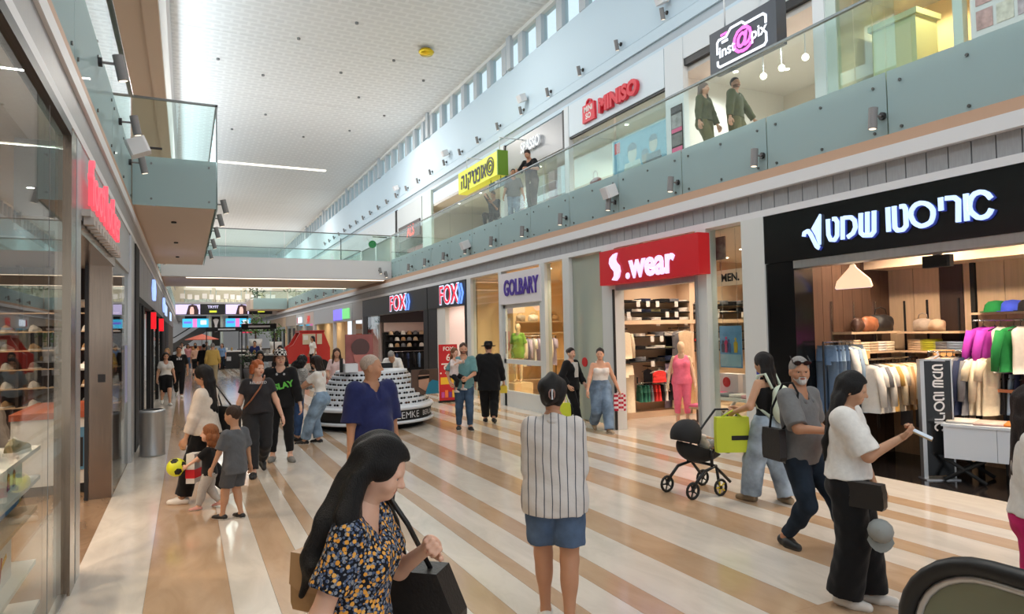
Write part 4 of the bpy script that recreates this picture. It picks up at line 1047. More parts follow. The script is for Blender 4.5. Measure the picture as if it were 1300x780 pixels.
for nm, a, b, m in (('base_plate', (-.21, -.1, 0), (.21, .1, .015), M_alu), ('frame', (-.20, -.03, .015), (-.15, .05, 1.53), M_alu), ('frame', (.175, -.03, .015), (.195, .05, 1.53), M_alu), ('frame', (-.2, -.03, 1.515), (.195, .05, 1.535), M_alu), ('board', (-.15, -.022, .05), (.175, .04, 1.515), M_black)):
    mb = MB(); mb.x = RS; mb.box(a, b); mb.build(nm, m, st)
M_letp = mat('letter_plain', (216, 216, 220), .5)
RV = RS @ Matrix.Translation((.02, -.023, 1.12)) @ FRONTW.to_4x4() @ Matrix.Rotation(-PI/2, 4, 'Z') @ Matrix.Scale(.42, 4) @ Matrix.Translation((5.2, -3.26, 0))
for s_ in ARI:
    mb = MB(); mb.x = RV; stroke(mb, s_[:-1] if len(s_) == 19 else s_, .05, .006, len(s_) == 19); mb.build('letter', M_letp, st)
mb = MB(); mb.x = RV; mb.prism(ARI_F, 0, .006); mb.build('hanger_emblem', M_letp, st)
# white display cabinet on crossed black legs and small table
dt = thing('display_table', 'white display cabinet on crossed black legs with clothes on top', 'table', (9.0, 4.9, 0))
RT = Matrix.Translation((9.02, 4.72, 0)) @ Matrix.Rotation(math.radians(-72), 4, 'Z')
for nm, a, b in (('cabinet', (-.55, -.3, .30), (.0, .3, .70)), ('cabinet', (.005, -.3, .30), (.85, .3, .70)), ('table_top', (-.57, -.32, .70), (.87, .32, .73))):
    mb = MB(); mb.x = RT; mb.box(a, b); mb.build(nm, mat('cabinet_white', (216, 222, 230), .4), dt)
for x in (-.35, .35):
    for s in (-1, 1):
        mb = MB(); mb.x = RT; mb.cyl((x-s*.22, -.25, 0.02), (x+s*.22, -.25, .30), .025, n=6); mb.build('leg', M_blackm, dt)
        mb = MB(); mb.x = RT; mb.cyl((x-s*.22, .25, 0.02), (x+s*.22, .25, .30), .025, n=6); mb.build('leg', M_blackm, dt)
for i, (u, v, m, nm, lb) in enumerate(((-.4, 0, F_white, 'folded_shirt', 'white folded shirt at the left of the white display cabinet'), (-.1, -.05, fab('blush', (226, 190, 178)), 'folded_shirt', 'blush folded top on the white display cabinet'), (.2, 0, fab('orange', (232, 140, 70)), 'folded_shirt', 'orange folded top on the white display cabinet'), (.48, .05, F_pink, 'folded_shirt', 'pink folded top at the right of the white display cabinet'))):
    p = RT @ Vector((u, v, .73)); folded(m, p.x, p.y, p.z, lb, None, .3, .4, .03, -1.2)
tb = thing('display_table', 'small black table with a copper coloured top under the jeans rail', 'table', (9.35, 4.72, 0))
MB().box((9.5, 4.3, 1.08), (9.9, 5.0, 1.12)).build('table_top', mat('copper_top', (190, 124, 88), .5), tb); MB().box((9.55, 4.35, .0), (9.85, 4.95, 1.08)).build('body', M_blackm, tb)
# ---------------------------------------------------------------- B: shop with the red sign
sg = thing('shop_sign', 'red box sign with glowing lilac white lettering', 'shop sign', (7.62, 10.0, 2.9))
MB().box((7.50, 8.30, 2.88), (7.74, 11.18, 3.56)).build('box', M_redsign, sg)
mb = place(MB(), (7.495, 10.70, 2.94), RIGHTW); mb.x = mb.x @ Matrix.Diagonal((1.35, 1.08, 1, 1))
mb.prism([(-.02, .02), (.10, .0), (.16, .06), (.19, .16), (.17, .26), (.10, .33), (.08, .38), (.12, .50), (.02, .48), (-.06, .42), (-.08, .33), (-.03, .24), (.04, .17), (.04, .09)], 0, .03); mb.build('letter', M_lilac, sg)
text('.wear', .66, (7.49, 9.60, 3.17), RIGHTW, M_lilac, sg, bold=.020, extrude=.012, sx=.94)
wp = thing('storefront', 'white framed glazed front of the red signed shop', 'shop front', (7.8, 9.9, 0))
for a, b, lb in ((8.35, 8.60, None), (10.96, 11.42, None), (12.72, 12.9, None)): MB().box((7.70, a, 0), (7.92, b, 3.63)).build('post', M_postwhite, wp)
MB().box((7.69, 7.12, 0), (7.95, 7.56, 3.63)).build('column', M_postwhite, wp)
MB().box((7.72, 8.6, 2.78), (7.9, 10.96, 2.90)).build('shutter_box', M_alu, wp)
MB().box((7.66, 8.565, 0), (7.72, 8.60, 3.0)).build('shutter_rail', M_alu, wp); MB().box((7.66, 10.965, 0), (7.70, 11.0, 2.8)).build('shutter_rail', M_dark, wp)
MB().box((7.80, 7.56, .05), (7.815, 8.35, 3.6)).build('glass_pane', M_shopglass, wp)
M_greenpane = glass('green_tinted_pane', (206, 222, 216), .12, frost=(214, 222, 214), frost_amt=.62)
MB().box((7.80, 11.42, .05), (7.815, 12.72, 3.6)).build('glass_pane', M_greenpane, wp, 'greenish glass pane')
MB().cyl((7.78, 12.28, 1.30), (7.80, 12.28, 1.30), .10, n=16).build('door_sticker', mat('sticker_red', (206, 36, 40), .5), wp, 'round red sticker')
MB().box((7.68, 7.20, 1.28), (7.692, 7.33, 1.44)).build('access_sticker', mat('sticker_blue', (46, 56, 160), .5), wp, 'blue square sticker')
mb = place(MB(), (7.679, 7.265, 1.36), RIGHTW); stroke(mb, arc(0, -.01, .035, 60, 330, 8), .012, .003); stroke(mb, [(-.01, .05), (0, .0), (.03, .0), (.045, -.03)], .012, .003); mb.build('wheelchair_mark', M_letp, wp)
wallbox('wall_shop_side', (7.98, 12.5, 0), (13.5, 12.7, 3.7), M_cream); wsd = bpy.data.objects['wall_shop_side.001']
wallbox('wall_shop_back', (13.5, 6.9, 0), (13.7, 12.7, 3.7), M_cream)
wallbox('wall_shop_divider', (7.98, 6.9, 0), (13.5, 7.02, 3.7), M_white)
cB = wallbox('ceiling_shop', (7.98, 7.02, 3.62), (13.5, 12.5, 3.75), mat('warm_ceiling', (226, 204, 184), .8))
downlights([(8.9, 8.0), (9.9, 8.6), (8.9, 10.2), (10.4, 10.2), (9.6, 11.5), (11.6, 9.6), (11.3, 11.6)], cB, 3.61, 130, (1, .84, .68), 140)
sh = thing('tall_shelving', 'tall cream wall shelving of folded clothes inside the red signed shop', 'shelving', (10.2, 12.4, 0))
for x in (7.99, 10.62, 12.9): MB().box((x-.05, 12.05, 0), (x+.05, 12.5, 3.3)).build('upright', M_cream, sh)
MB().box((8.0, 12.0, 2.10), (13.2, 12.5, 2.19)).build('mid_shelf', M_cream, sh); MB().box((8.0, 12.1, .0), (13.2, 12.5, .14)).build('plinth', M_cream, sh)
for z, x0, x1 in ((2.62, 8.05, 10.57), (2.38, 8.05, 10.57), (2.19, 8.05, 10.57), (1.83, 9.0, 10.1), (1.55, 9.0, 10.1), (1.27, 8.2, 10.57), (2.55, 10.67, 12.8), (2.36, 10.67, 12.8), (1.9, 10.67, 12.8), (1.68, 10.67, 12.8), (1.46, 10.67, 12.8)):
    MB().box((x0, 12.05, z-.02), (x1, 12.48, z)).build('shelf_board', M_dark, sh)
pal = [(F_black, 'black'), (F_grey, 'grey'), (F_white, 'white'), (F_beige, 'beige'), (F_red, 'red'), (F_navy, 'navy'), (F_olive, 'olive')]
rnd = random.Random(4)
for z, x0, x1, nm in ((2.62, 8.15, 10.5, 'top shelf'), (2.38, 8.15, 10.5, 'second shelf'), (2.19, 8.15, 10.5, 'third shelf'), (1.83, 9.05, 10.05, 'shelf between the hanging tops'), (1.55, 9.05, 10.05, 'lower shelf between the hanging tops'), (1.27, 9.05, 10.05, 'bottom shelf between the hanging tops'), (2.55, 10.75, 12.6, 'upper shelf behind the shop window'), (2.36, 10.75, 12.6, 'second shelf behind the shop window'), (1.68, 10.75, 11.8, 'low shelf behind the shop window')):
    x = x0+.12; pile = 0
    while x < x1:
        m, cn = pal[rnd.choice([0, 0, 0, 1, 2, 2, 3, 4, 5, 6])]
        for k in range(rnd.choice([1, 2, 2, 3])):
            folded(m, x, 12.24, z+.032*k, f'{cn} folded garment, {ORD[pile]} pile from the left on the {nm}', f'{cn} folded garments on the {nm}', .24, .3, .031)
        if rnd.random() < .35:
            tg = MB().box((x-.05, 12.03, z-.13), (x+.05, 12.036, z-.0)); solo('price_card', tg, M_white, f'white price card under the {ORD[pile]} pile of the {nm}', 'price card', (x, 12.033, z-.13), f'price cards under the {nm}')
        x += .27; pile += 1
def prong(x, z, label):
    t = thing('garment_hook', label, 'hook', (x, 12.45, z)); MB().cyl((x, 12.48, z), (x, 11.75, z), .012, n=6).build('rod', M_dark, t); return t
prong(8.55, 2.0, 'dark display arm carrying the cream jumper'); prong(10.28, 2.0, 'dark display arm carrying the beige sleeveless top')
for i, (m, k) in enumerate(((F_black, 'jacket'), (F_olive, 'jacket'), (F_cream, 'blouse'))): hang(k, m, 8.45+.06*i, 12.3-.2*i, 2.0, .15, f'{cname[m.name]} {kname[k]} on the left display arm', None, L=.58, w=.24)
for i, (m, k) in enumerate(((F_black, 'tank'), (F_grey, 'tank'), (F_beige, 'tank'))): hang(k, m, 10.22+.03*i, 12.3-.2*i, 2.0, .05, f'{cname[m.name]} sleeveless top on the right display arm', None, L=.72, w=.34, hm=M_hangw)
prong(8.6, 1.26, 'dark display arm carrying the cream trousers'); prong(10.3, 1.24, 'dark display arm carrying the beige trousers'); prong(9.5, 1.14, 'dark display arm carrying the red bikini top')
for i, m in enumerate((F_red, F_cream)): hang('trousers', m, 8.5+.1*i, 12.2-.25*i, 1.26, .0, f'{cname[m.name]} long trousers on the left display arm', None, L=1.02, w=.30)
for i, m in enumerate((F_lil, F_beige, F_tan)): hang('trousers', m, 10.15+.1*i, 12.25-.15*i, 1.24, .1, f'{cname[m.name]} long trousers on the right display arm', None, L=1.0, w=.28)
hang('tank', F_black, 9.42, 12.2, 1.14, .1, 'black top hanging behind the red bikini top', None, L=.5)
hang('tank', F_red, 9.55, 11.95, 1.12, .1, 'red bikini top hanging on a pale hanger', None, L=.26, w=.34, hm=M_hangw)
rail('clothes_rail', 'low chrome rail of small green and red shorts', (9.05, 12.1, .78), (10.05, 12.1, .78), None)
run([(F_teal, 'shorts'), (F_teal, 'shorts'), (F_teal, 'shorts'), (F_grey, 'shorts'), (F_red, 'shorts'), (F_red, 'shorts'), (F_black, 'shorts'), (F_white, 'shorts'), (F_black, 'shorts'), (F_black, 'shorts')], (9.05, 12.1), (10.05, 12.1), .78, PI/2-.3, 'on the low rail of shorts', .05, .5)
mn = thing('hanging_sign', 'pale hanging sign lettered MEN. inside the red signed shop', 'sign', (8.7, 9.3, 2.78))
MB().box((8.9, 8.66, 2.76), (8.93, 9.42, 3.05)).build('board', mat('sign_cream', (240, 218, 190), .5, emit=.15), mn); text('MEN.', .2, (8.893, 9.04, 2.9), RIGHTW, M_blackm, mn, bold=.006, extrude=.002)
for y in (8.75, 9.3): MB().cyl((8.915, y, 3.05), (8.915, y, 3.62), .006, n=5).build('cable', M_chrome, mn)
po = thing('hanging_poster', 'blue sky poster of people in bright clothes hung in the shop window', 'poster', (8.05, 8.3, 1.36))
MB().box((8.05, 7.97, 1.33), (8.06, 8.46, 2.02)).build('print', mat('poster_blue', (112, 160, 206), .5, noise=.15, nscale=5), po)
MB().box((8.043, 7.99, 1.35), (8.05, 8.44, 1.55)).build('caption_panel', mat('poster_caption', (170, 196, 212), .5), po)
for i, (y, c, hh) in enumerate(((8.38, (60, 60, 90), .2), (8.31, (200, 60, 110), .27), (8.25, (90, 100, 150), .22), (8.10, (220, 180, 60), .25))):
    mb = place(MB(), (8.046, y, 1.58), RIGHTW); mb.prism([(-.035, 0), (.035, 0), (.045, hh*.6), (.02, hh*.75), (-.02, hh*.75), (-.045, hh*.6)], 0, .003); mb.prism([(.022*math.cos(a), hh*.88+.026*math.sin(a)) for a in np.linspace(0, 2*PI, 9)[:-1]], 0, .003); mb.build('printed_figure', mat('print_%d' % i, c, .6), po)
for y in (8.05, 8.38): MB().cyl((8.055, y, 2.02), (8.055, y, 3.62), .003, n=4).build('cord', M_chrome, po)
sc2 = thing('wall_screen', 'small grey print panel at the top of the shop window', 'poster', (7.95, 8.4, 3.1)); MB().box((7.95, 8.18, 3.12), (7.98, 8.62, 3.5)).build('print', mat('greyprint', (120, 116, 108), .5, noise=.5, nscale=9), sc2)
# table with pink clothes and bags
tt = thing('display_table', 'wooden trestle table of folded clothes behind the shop window', 'table', (8.7, 8.7, 0))
MB().box((8.3, 8.0, .74), (9.3, 9.25, .79)).build('table_top', M_white, tt); MB().box((8.5, 8.2, .3), (9.1, 9.1, .34)).build('low_shelf', M_brown_wood, tt)
for y in (8.05, 9.2):
    for s in (-1, 1): MB().cyl((8.8-s*.42, y, 0.02), (8.8+s*.42, y, .74), .03, n=6).build('trestle_leg', M_white, tt)
for i, (y, m, lb) in enumerate(((9.05, F_pink, 'pink folded top at the left of the trestle table'), (8.75, F_grey, 'grey folded top on the trestle table'), (8.48, F_white, 'white folded top on the trestle table'), (8.2, fab('rose', (232, 170, 170)), 'rose folded top at the right of the trestle table'))):
    folded(m, 8.5, y, .79, lb, None, .24, .3, .06, PI/2)
tu = thing('display_table', 'lower wooden table with pink shoes box beside the pink mannequin', 'table', (9.15, 10.0, 0))
MB().box((8.85, 9.5, .42), (9.5, 10.2, .46)).build('table_top', M_light_wood, tu); MB().box((8.95, 9.6, .0), (9.4, 10.1, .42)).build('crate', M_brown_wood, tu)
folded(F_pink, 9.0, 10.0, .46, 'bright pink folded leggings on the lower wooden table', None, .3, .4, .05, .4)
for i, (y, lb) in enumerate(((8.9, 'white paper bag with a red dot on the trestle table'), (8.35, 'white paper bag with pink lettering at the right of the trestle table'))):
    tb_ = thing('paper_bag', lb, 'bag', (8.75, y, .79)); MB().box((8.65, y-.22, .79), (8.85, y+.22, 1.17)).build('body', mat('paper_pink', (238, 222, 218), .6), tb_)
    MB().cyl((8.64, y+.05, 1.02), (8.652, y+.05, 1.02), .09, n=14).build('printed_dot', mat('sticker_red', (206, 36, 40)), tb_, 'red dot')
hang('shirt', F_yellow, 10.0, 9.1, 1.95, .9, 'yellow shirt hanging behind the shop window', None, L=.7, w=.26)
hang('jacket', F_grey, 10.2, 9.3, 1.95, .9, 'grey jacket hanging behind the yellow shirt', None, L=.7, w=.26)
rail('clothes_rail', 'rail carrying the yellow shirt behind the shop window', (9.8, 8.9, 1.95), (10.6, 9.6, 1.95), 0)
# ---------------------------------------------------------------- C: warm white shop (purple lettering)
gf = thing('storefront', 'white framed glazed front of the warm lit shop with purple lettering', 'shop front', (7.8, 15.5, 0))
for a, b in ((12.9, 13.0), (13.85, 14.1), (16.28, 16.45), (18.45, 18.75)): MB().box((7.70, a, 0), (7.88, b, 3.63)).build('post', M_postwhite, gf)
MB().box((7.68, 14.0, 2.72), (7.86, 16.35, 3.55)).build('sign_panel', mat('panel_white', (226, 220, 222), .5), gf)
text('GOLBARY', .58, (7.675, 15.08, 3.13), RIGHTW, mat('letter_purple', (78, 50, 150), .4), gf, bold=.014, extrude=.02, sx=.74)
for a, b in ((13.0, 13.85), (16.45, 18.45)): MB().box((7.78, a, .1), (7.795, b, 3.6)).build('glass_pane', M_shopglass, gf)
dr = thing('glass_door', 'white framed glass door below the purple lettering', 'door', (7.8, 15.2, 0))
for a, b in (((7.76, 14.1, 0), (7.82, 14.22, 2.72)), ((7.76, 16.16, 0), (7.82, 16.28, 2.72)), ((7.76, 14.1, 0.0), (7.82, 16.28, .42)), ((7.76, 14.1, 1.14), (7.82, 16.28, 1.26)), ((7.76, 14.1, 2.62), (7.82, 16.28, 2.72))): MB().box(a, b).build('door_rail', M_postwhite, dr)
MB().box((7.785, 14.22, .42), (7.795, 16.16, 2.62)).build('glass_pane', M_shopglass, dr); MB().cyl((7.73, 16.1, 1.4), (7.73, 16.1, 2.0), .018, n=6).build('pull_handle', M_chrome, dr)
M_goldc = mat('golden_cream', (238, 206, 160), .7)
wallbox('wall_shop_side', (7.98, 18.6, 0), (11.5, 18.75, 3.7), M_goldc); wallbox('wall_shop_back', (11.5, 12.7, 0), (11.7, 18.75, 3.7), M_goldc)
cC = wallbox('ceiling_shop', (7.9, 12.7, 3.62), (11.6, 18.75, 3.75), M_goldc)
downlights([(8.5, 13.6), (8.5, 15), (8.5, 16.6), (9.6, 17.6), (9.6, 14.4), (10.3, 16)], cC, 3.61, 150, (1, .8, .56), 140)
cb = thing('tall_shelving', 'golden cream shelving of bags and clothes inside the purple lettered shop', 'shelving', (9.6, 18.3, 0))
for x in (9.0, 10.2, 11.3): MB().box((x-.05, 18.1, 0), (x+.05, 18.58, 3.0)).build('upright', M_goldc, cb)
for z in (.5, 1.1, 1.95, 2.3): MB().box((9.0, 18.1, z-.03), (11.3, 18.58, z)).build('shelf_board', M_light_wood, cb)
for x0, y, z0, n_ in ((9.3, 17.6, 1.9, 6),):
    rail('clothes_rail', 'rail of lilac and white tops inside the purple lettered shop', (8.7, 17.2, 1.85), (9.9, 17.2, 1.85), 0)
    run([(F_white, 'blouse'), (F_lil, 'blouse'), (F_white, 'shirt'), (F_lil, 'blouse'), (F_grey, 'blouse'), (F_white, 'blouse'), (F_lil, 'shirt')], (8.7, 17.2), (9.9, 17.2), 1.85, PI/2, 'in the purple lettered shop', .06, .8)
for x, y, m, lb in ((9.3, 18.3, L_taupe, 'taupe handbag on the golden shelving, left'), (9.75, 18.3, F_white, 'white handbag on the golden shelving, middle'), (10.5, 18.3, L_tan, 'tan handbag on the golden shelving, right')): handbag('handbag', lb, m, (x, y, 2.3), .34, .22, .18)
t = thing('display_box', 'small brown red box fixed at the side window of the purple lettered shop', 'box', (8.2, 17.2, 1.5)); MB().bbox((8.1, 17.0, 1.45), (8.3, 17.3, 2.0), .03).build('box', mat('brick_brown', (160, 88, 66), .6), t)
# ---------------------------------------------------------------- D, E: two dark fronted shops with red/white lettering
def foxletters(parent, y, z, s, sx):
    x = 7.66
    me = None
    text('FOX', s, (x, y, z), RIGHTW, emis('letter_glow', (214, 228, 255), .95), parent, bold=.028, extrude=.012, sx=sx, name='letter_back', label='glowing white letter backs')
    mb = place(MB(), (x-.005, y, z), RIGHTW); w_ = s*.72
    for q in (0, 1):
        x0 = sx*s*1.0+.16*s+q*.26*s*sx
        mb.prism([(x0-.22*s, .36*s), (x0-.08*s, .36*s), (x0+.10*s, 0), (x0-.08*s, -.36*s), (x0-.22*s, -.36*s), (x0-.05*s, 0)], 0, .02)
    mb.build('chevron', emis('letter_blue', (110, 160, 255), .85), parent, 'pale blue chevrons')
    text('FOX', s*.96, (x-.02, y, z), RIGHTW, emis('letter_red', (214, 36, 60), .9), parent, bold=.004, extrude=.006, sx=sx, name='letter_face', label='red letter outlines')
M_fasc = mat('fascia_charcoal', (38, 40, 44), .4)
def fox(y0, y1, lab, ly, ls, open0, open1, sx=1.0):
    f = thing('shop_fascia', lab, 'shop sign', (7.75, (y0+y1)/2, 2.8)); MB().box((7.68, y0, 2.84), (7.9, y1, 3.62)).build('panel', M_fasc, f); foxletters(f, ly, 3.21, ls, sx)
    for a, b in ((y0, open0), (open1, y1)):
        MB().box((7.70, a, 0), (7.9, b, 2.84)).build('pillar', M_dark, f)
    return f
f1 = fox(18.78, 22.36, 'charcoal fascia with red and white three letter sign, nearer of the two', 20.2, .88, 18.95, 21.5)
f2 = fox(22.44, 32.0, 'charcoal fascia with red and white three letter sign, farther of the two', 26.0, .88, 22.9, 31.2, 1.32)
MB().box((7.72, 20.7, 0), (7.86, 21.5, 2.84)).build('white_jamb', M_white, f1); MB().box((7.72, 29.3, 0), (7.8, 31.2, 2.84)).build('side_window', M_shopglass, f2)
wallbox('wall_shop_side', (7.98, 22.3, 0), (12.4, 22.42, 3.6), M_pinkish); wallbox('wall_shop_back', (12.4, 18.75, 0), (12.6, 32, 3.6), M_pinkish); wallbox('wall_shop_side', (7.9, 31.9, 0), (12.4, 32.1, 3.6), M_pinkish)
cD = wallbox('ceiling_shop', (7.9, 18.75, 3.45), (12.5, 32.1, 3.6), mat('fox_ceiling', (206, 186, 176), .8))
downlights([(9, 20), (9, 21.4), (10.5, 20.4), (9, 24.5), (9, 27), (9, 29.5), (10.6, 26)], cD, 3.44, 150, NEUT, 140)
rt_ = rail('clothes_rail', 'rail of black and white shirts in the nearer red lettered shop', (9.0, 21.9, 1.75), (10.6, 21.6, 1.75), 0)
run([(F_white, 'shirt'), (F_black, 'shirt'), (F_black, 'shirt'), (F_white, 'shirt'), (F_tan, 'shirt'), (F_red, 'shirt'), (F_black, 'shirt'), (F_black, 'jacket'), (F_black, 'jacket')], (9.0, 21.9), (10.6, 21.6), 1.75, PI/2-.2, 'in the nearer red lettered shop', .06, .62, .26)
rail('clothes_rail', 'low rail of dark jeans in the nearer red lettered shop', (9.0, 21.5, 1.05), (10.7, 21.2, 1.05), 0)
run([(F_navy, 'trousers'), (F_black, 'trousers'), (F_navy, 'trousers'), (F_denim, 'trousers'), (F_black, 'trousers'), (F_navy, 'trousers'), (F_navy, 'trousers'), (F_black, 'trousers')], (9.0, 21.5), (10.7, 21.2), 1.05, PI/2-.2, 'on the low rail of the red lettered shop', .1)
sgn = thing('hanging_sign', 'black framed sign over the shirts in the nearer red lettered shop', 'sign', (9.8, 21.3, 2.0)); MB().box((9.5, 21.3, 2.0), (10.1, 21.32, 2.26)).build('frame', M_blackm, sgn); MB().box((9.53, 21.29, 2.03), (9.9, 21.30, 2.23)).build('face', M_white, sgn)
# cap wall in the farther shop
cw = thing('cap_wall', 'dark slatted display wall of caps and bags in the farther red lettered shop', 'display wall', (11.0, 27, 0))
MB().box((8.6, 31.6, 0), (12.3, 31.85, 2.05)).build('backing', M_blackm, cw)
for z in (1.35, 1.65, 1.95): MB().box((8.7, 31.35, z-.02), (12.3, 31.6, z)).build('shelf_board', M_dark, cw)
MB().box((8.6, 31.55, 2.1), (12.3, 31.8, 2.55)).build('light_panel', M_pinkish, cw); MB().box((8.2, 31.5, 2.55), (12.3, 31.8, 3.1)).build('mesh_panel', mat('mesh_panel', (60, 58, 66), .5, noise=.5, nscale=60), cw)
cmats = [F_white, F_beige, F_tan, F_black, F_grey]
for r_i, z in enumerate((1.35, 1.65, 1.95)):
    for i in range(11):
        m = cmats[(i*7+r_i*3) % 5]
        o = cap_thing(m, (8.9+.31*i, 31.42, z+.0), f'{cname[m.name]} cap, {ORD[i]} from the left in the {("lower", "middle", "upper")[r_i]} row of the cap wall', f'{cname[m.name]} caps on the cap wall', 0.0, 'baseball_cap', 0.0); o.scale = (1.25, 1.2, 1.6)
rail('clothes_rail', 'rail of dark clothes before the cap wall', (8.8, 30.6, 1.15), (11.6, 30.6, 1.15), 0)
run([(F_navy, 'jacket'), (F_black, 'shirt'), (F_navy, 'shirt'), (F_black, 'jacket'), (F_denim, 'jacket'), (F_black, 'shirt'), (F_navy, 'jacket'), (F_black, 'shirt'), (F_black, 'jacket'), (F_navy, 'shirt')], (8.8, 30.6), (11.6, 30.6), 1.15, PI/2-.2, 'before the cap wall', .06, .7, .25)
for x in (9.55, 10.05): MB().cyl((x, 21.31, 2.26), (x, 21.31, 3.45), .006, n=4).build('cord', M_chrome, sgn)
arcs = thing('lit_emblem', 'white ribbed arch emblem over the cap wall', 'sign', (9.0, 24.4, 2.6))
mb = place(MB(), (8.9, 24.3, 2.35), RIGHTW)
for a in range(20, 165, 12): mb.x = Matrix.Translation((8.9, 24.3, 2.35)) @ RIGHTW.to_4x4() @ Matrix.Rotation(math.radians(a), 4, 'Z'); mb.box((.62, -.03, 0), (.85, .03, .03))
mb.x = Matrix.Translation((8.9, 24.3, 2.35)) @ RIGHTW.to_4x4(); stroke(mb, arc(0, 0, .58, 15, 165, 12), .05, .03); stroke(mb, arc(0, 0, .88, 15, 165, 12), .05, .03); mb.build('arch', M_ledw, arcs); MB().cyl((8.92, 24.3, 3.2), (8.92, 24.3, 3.45), .012, n=5).build('hanger_rod', M_dark, arcs)
# red offer poster outside
rp_ = thing('poster_stand', 'tall red standing poster lettered 6 and 99 before the nearer red lettered shop', 'poster', (6.8, 17.9, 0))
MB().box((6.46, 17.93, 0), (7.06, 17.99, .06)).build('foot', M_blackm, rp_); MB().box((6.48, 17.94, .06), (7.04, 17.97, 1.66)).build('board', mat('poster_red', (196, 30, 40), .5), rp_)
MB().box((6.52, 17.93, .52), (7.0, 17.94, .72)).build('yellow_strip', mat('poster_yellow', (240, 190, 50), .5), rp_, 'yellow strip')
M_pw = mat('poster_white', (240, 230, 226), .5)
for s_, z, b_ in (('FOX', 1.53, .16), ('6', 1.28, .28), ('99', .93, .36)): text(s_, b_, (6.76+(.03 if s_ == '99' else 0), 17.935, z), FRONTW, M_pw, rp_, bold=.004)
text('.', .36, (6.53, 17.935, .93), FRONTW, M_pw, rp_, bold=.004); MB().box((6.55, 17.932, 1.08), (6.98, 17.938, 1.12)).build('text_line', M_pw, rp_)
for i, c in enumerate(((200, 80, 160), (240, 120, 60), (120, 60, 140), (230, 180, 60))): MB().box((6.54+.11*i, 17.93, .14), (6.63+.11*i, 17.94, .30+.05*(i % 2))).build('printed_bag', mat('pbag%d' % i, c, .6), rp_)
# ---------------------------------------------------------------- F: pale panelled shop, then the shops further along
pf = thing('shop_fascia', 'pale panelled shop fascia with a violet and green lit block sign', 'shop sign', (7.75, 38, 2.7))
for a, b in ((32.1, 34.3), (34.35, 39.2), (39.25, 45.8)): MB().box((7.70, a, 2.72), (7.9, b, 3.62)).build('panel', mat('panel_pale', (196, 196, 198), .5), pf)
MB().box((7.66, 36.7, 2.82), (7.70, 39.0, 3.42)).build('sign_block', emis('led_violet', (120, 110, 240), 1.1), pf, 'violet block'); MB().box((7.66, 34.9, 2.85), (7.70, 36.6, 3.40)).build('sign_block', emis('led_green', (110, 200, 120), 1.0), pf, 'green block')
for y in (32.05, 34.3, 39.2, 45.6): MB().box((7.70, y, 0), (7.88, y+.16, 2.72)).build('post', M_postwhite, pf)
wallbox('wall_shop_back', (11, 32.1, 0), (11.2, 46, 3.6), M_pinkish); cF = wallbox('ceiling_shop', (7.9, 32.1, 3.5), (11, 46, 3.62), M_white)
downlights([(9.4, 34), (9.4, 37), (9.4, 40.5), (9.4, 44)], cF, 3.49, 120, NEUT, 140)
for k, (y, lb) in enumerate(((33.6, 'tall orange display shelf in the pale panelled shop'), (36.6, 'second orange display shelf in the pale panelled shop'))):
    u = thing('display_shelf', lb, 'shelving', (9.0, y, 0)); MB().box((8.4, y+.4, 0), (9.8, y+.5, 2.6)).build('back_panel', M_light_wood, u)
    for z in (.5, 1.0, 1.5, 2.0): MB().box((8.4, y, z), (9.8, y+.4, z+.04)).build('shelf_board', mat('orange_shelf', (196, 112, 70), .6), u)
    for i in range(12): 
        x, z = 8.6+.5*(i % 3), .54+.5*(i//3); mm = (mat('box_orange', (226, 104, 60), .6), mat('box_white', (226, 220, 214), .6), mat('box_mauve', (170, 140, 180), .6))[(i+k) % 3]
        solo('shoe_box', MB().box((x-.16, y+.05, z), (x+.16, y+.35, z+.2+.06*(i % 2))), mm, ('orange', 'white', 'mauve')[(i+k) % 3]+' box on the '+('first' if k == 0 else 'second')+' orange display shelf', 'box', (x, y+.2, z), ('orange', 'white', 'mauve')[(i+k) % 3]+(' boxes on the first' if k == 0 else ' boxes on the second')+' orange display shelf')
far = [(46, 50, (224, 204, 196), 'beige shop front with tall red letters', (200, 60, 50), 'HW'), (50, 54, (206, 208, 210), 'grey shop front with a small white and red sign', (230, 240, 255), None), (54, 60, (170, 160, 150), 'taupe shop front with a dark doorway, far right', None, None), (60, 72, (206, 180, 150), 'golden shop front with narrow dark doors, farthest right', None, None)]
for a, b, c, lb, sc_, tx in far:
    f = thing('storefront', lb, 'shop front', (7.8, (a+b)/2, 0)); m = mat('front_%d' % a, c, .6)
    MB().box((7.72, a, 2.8), (7.9, b-.05, 3.62)).build('fascia', m, f); MB().box((7.72, a, 0), (7.9, a+.35, 2.8)).build('pier', m, f)
    MB().box((7.78, a+.35, .05), (7.80, b-.05, 2.8)).build('glass_pane', M_shopglass, f)
    if tx: text(tx, .7, (7.70, (a+b)/2, 3.1), RIGHTW, emis('letter_redfar', sc_, .8), f, bold=.03)
    elif sc_: MB().box((7.66, a+1, 2.95), (7.71, b-1.4, 3.35)).build('sign_box', emis('sign_whitefar', sc_, 1.2), f); MB().box((7.65, b-1.35, 2.95), (7.71, b-1.0, 3.35)).build('sign_box', M_redsign, f, 'red sign end')
    if a >= 54:
        for i in range(4 if a == 60 else 2): MB().box((7.74, a+1+2.6*i, 0), (7.79, a+1.9+2.6*i, 2.6)).build('doorway', M_blackm, f)
wallbox('wall_shop_back', (9.8, 46, 0), (10, 73, 3.6), M_goldc); cG = wallbox('ceiling_shop', (7.9, 46, 3.5), (9.8, 73, 3.62), M_white); downlights([(8.8, 48), (8.8, 52), (8.8, 57), (8.8, 64), (8.8, 70)], cG, 3.49, 140, (1, .85, .65), 140)
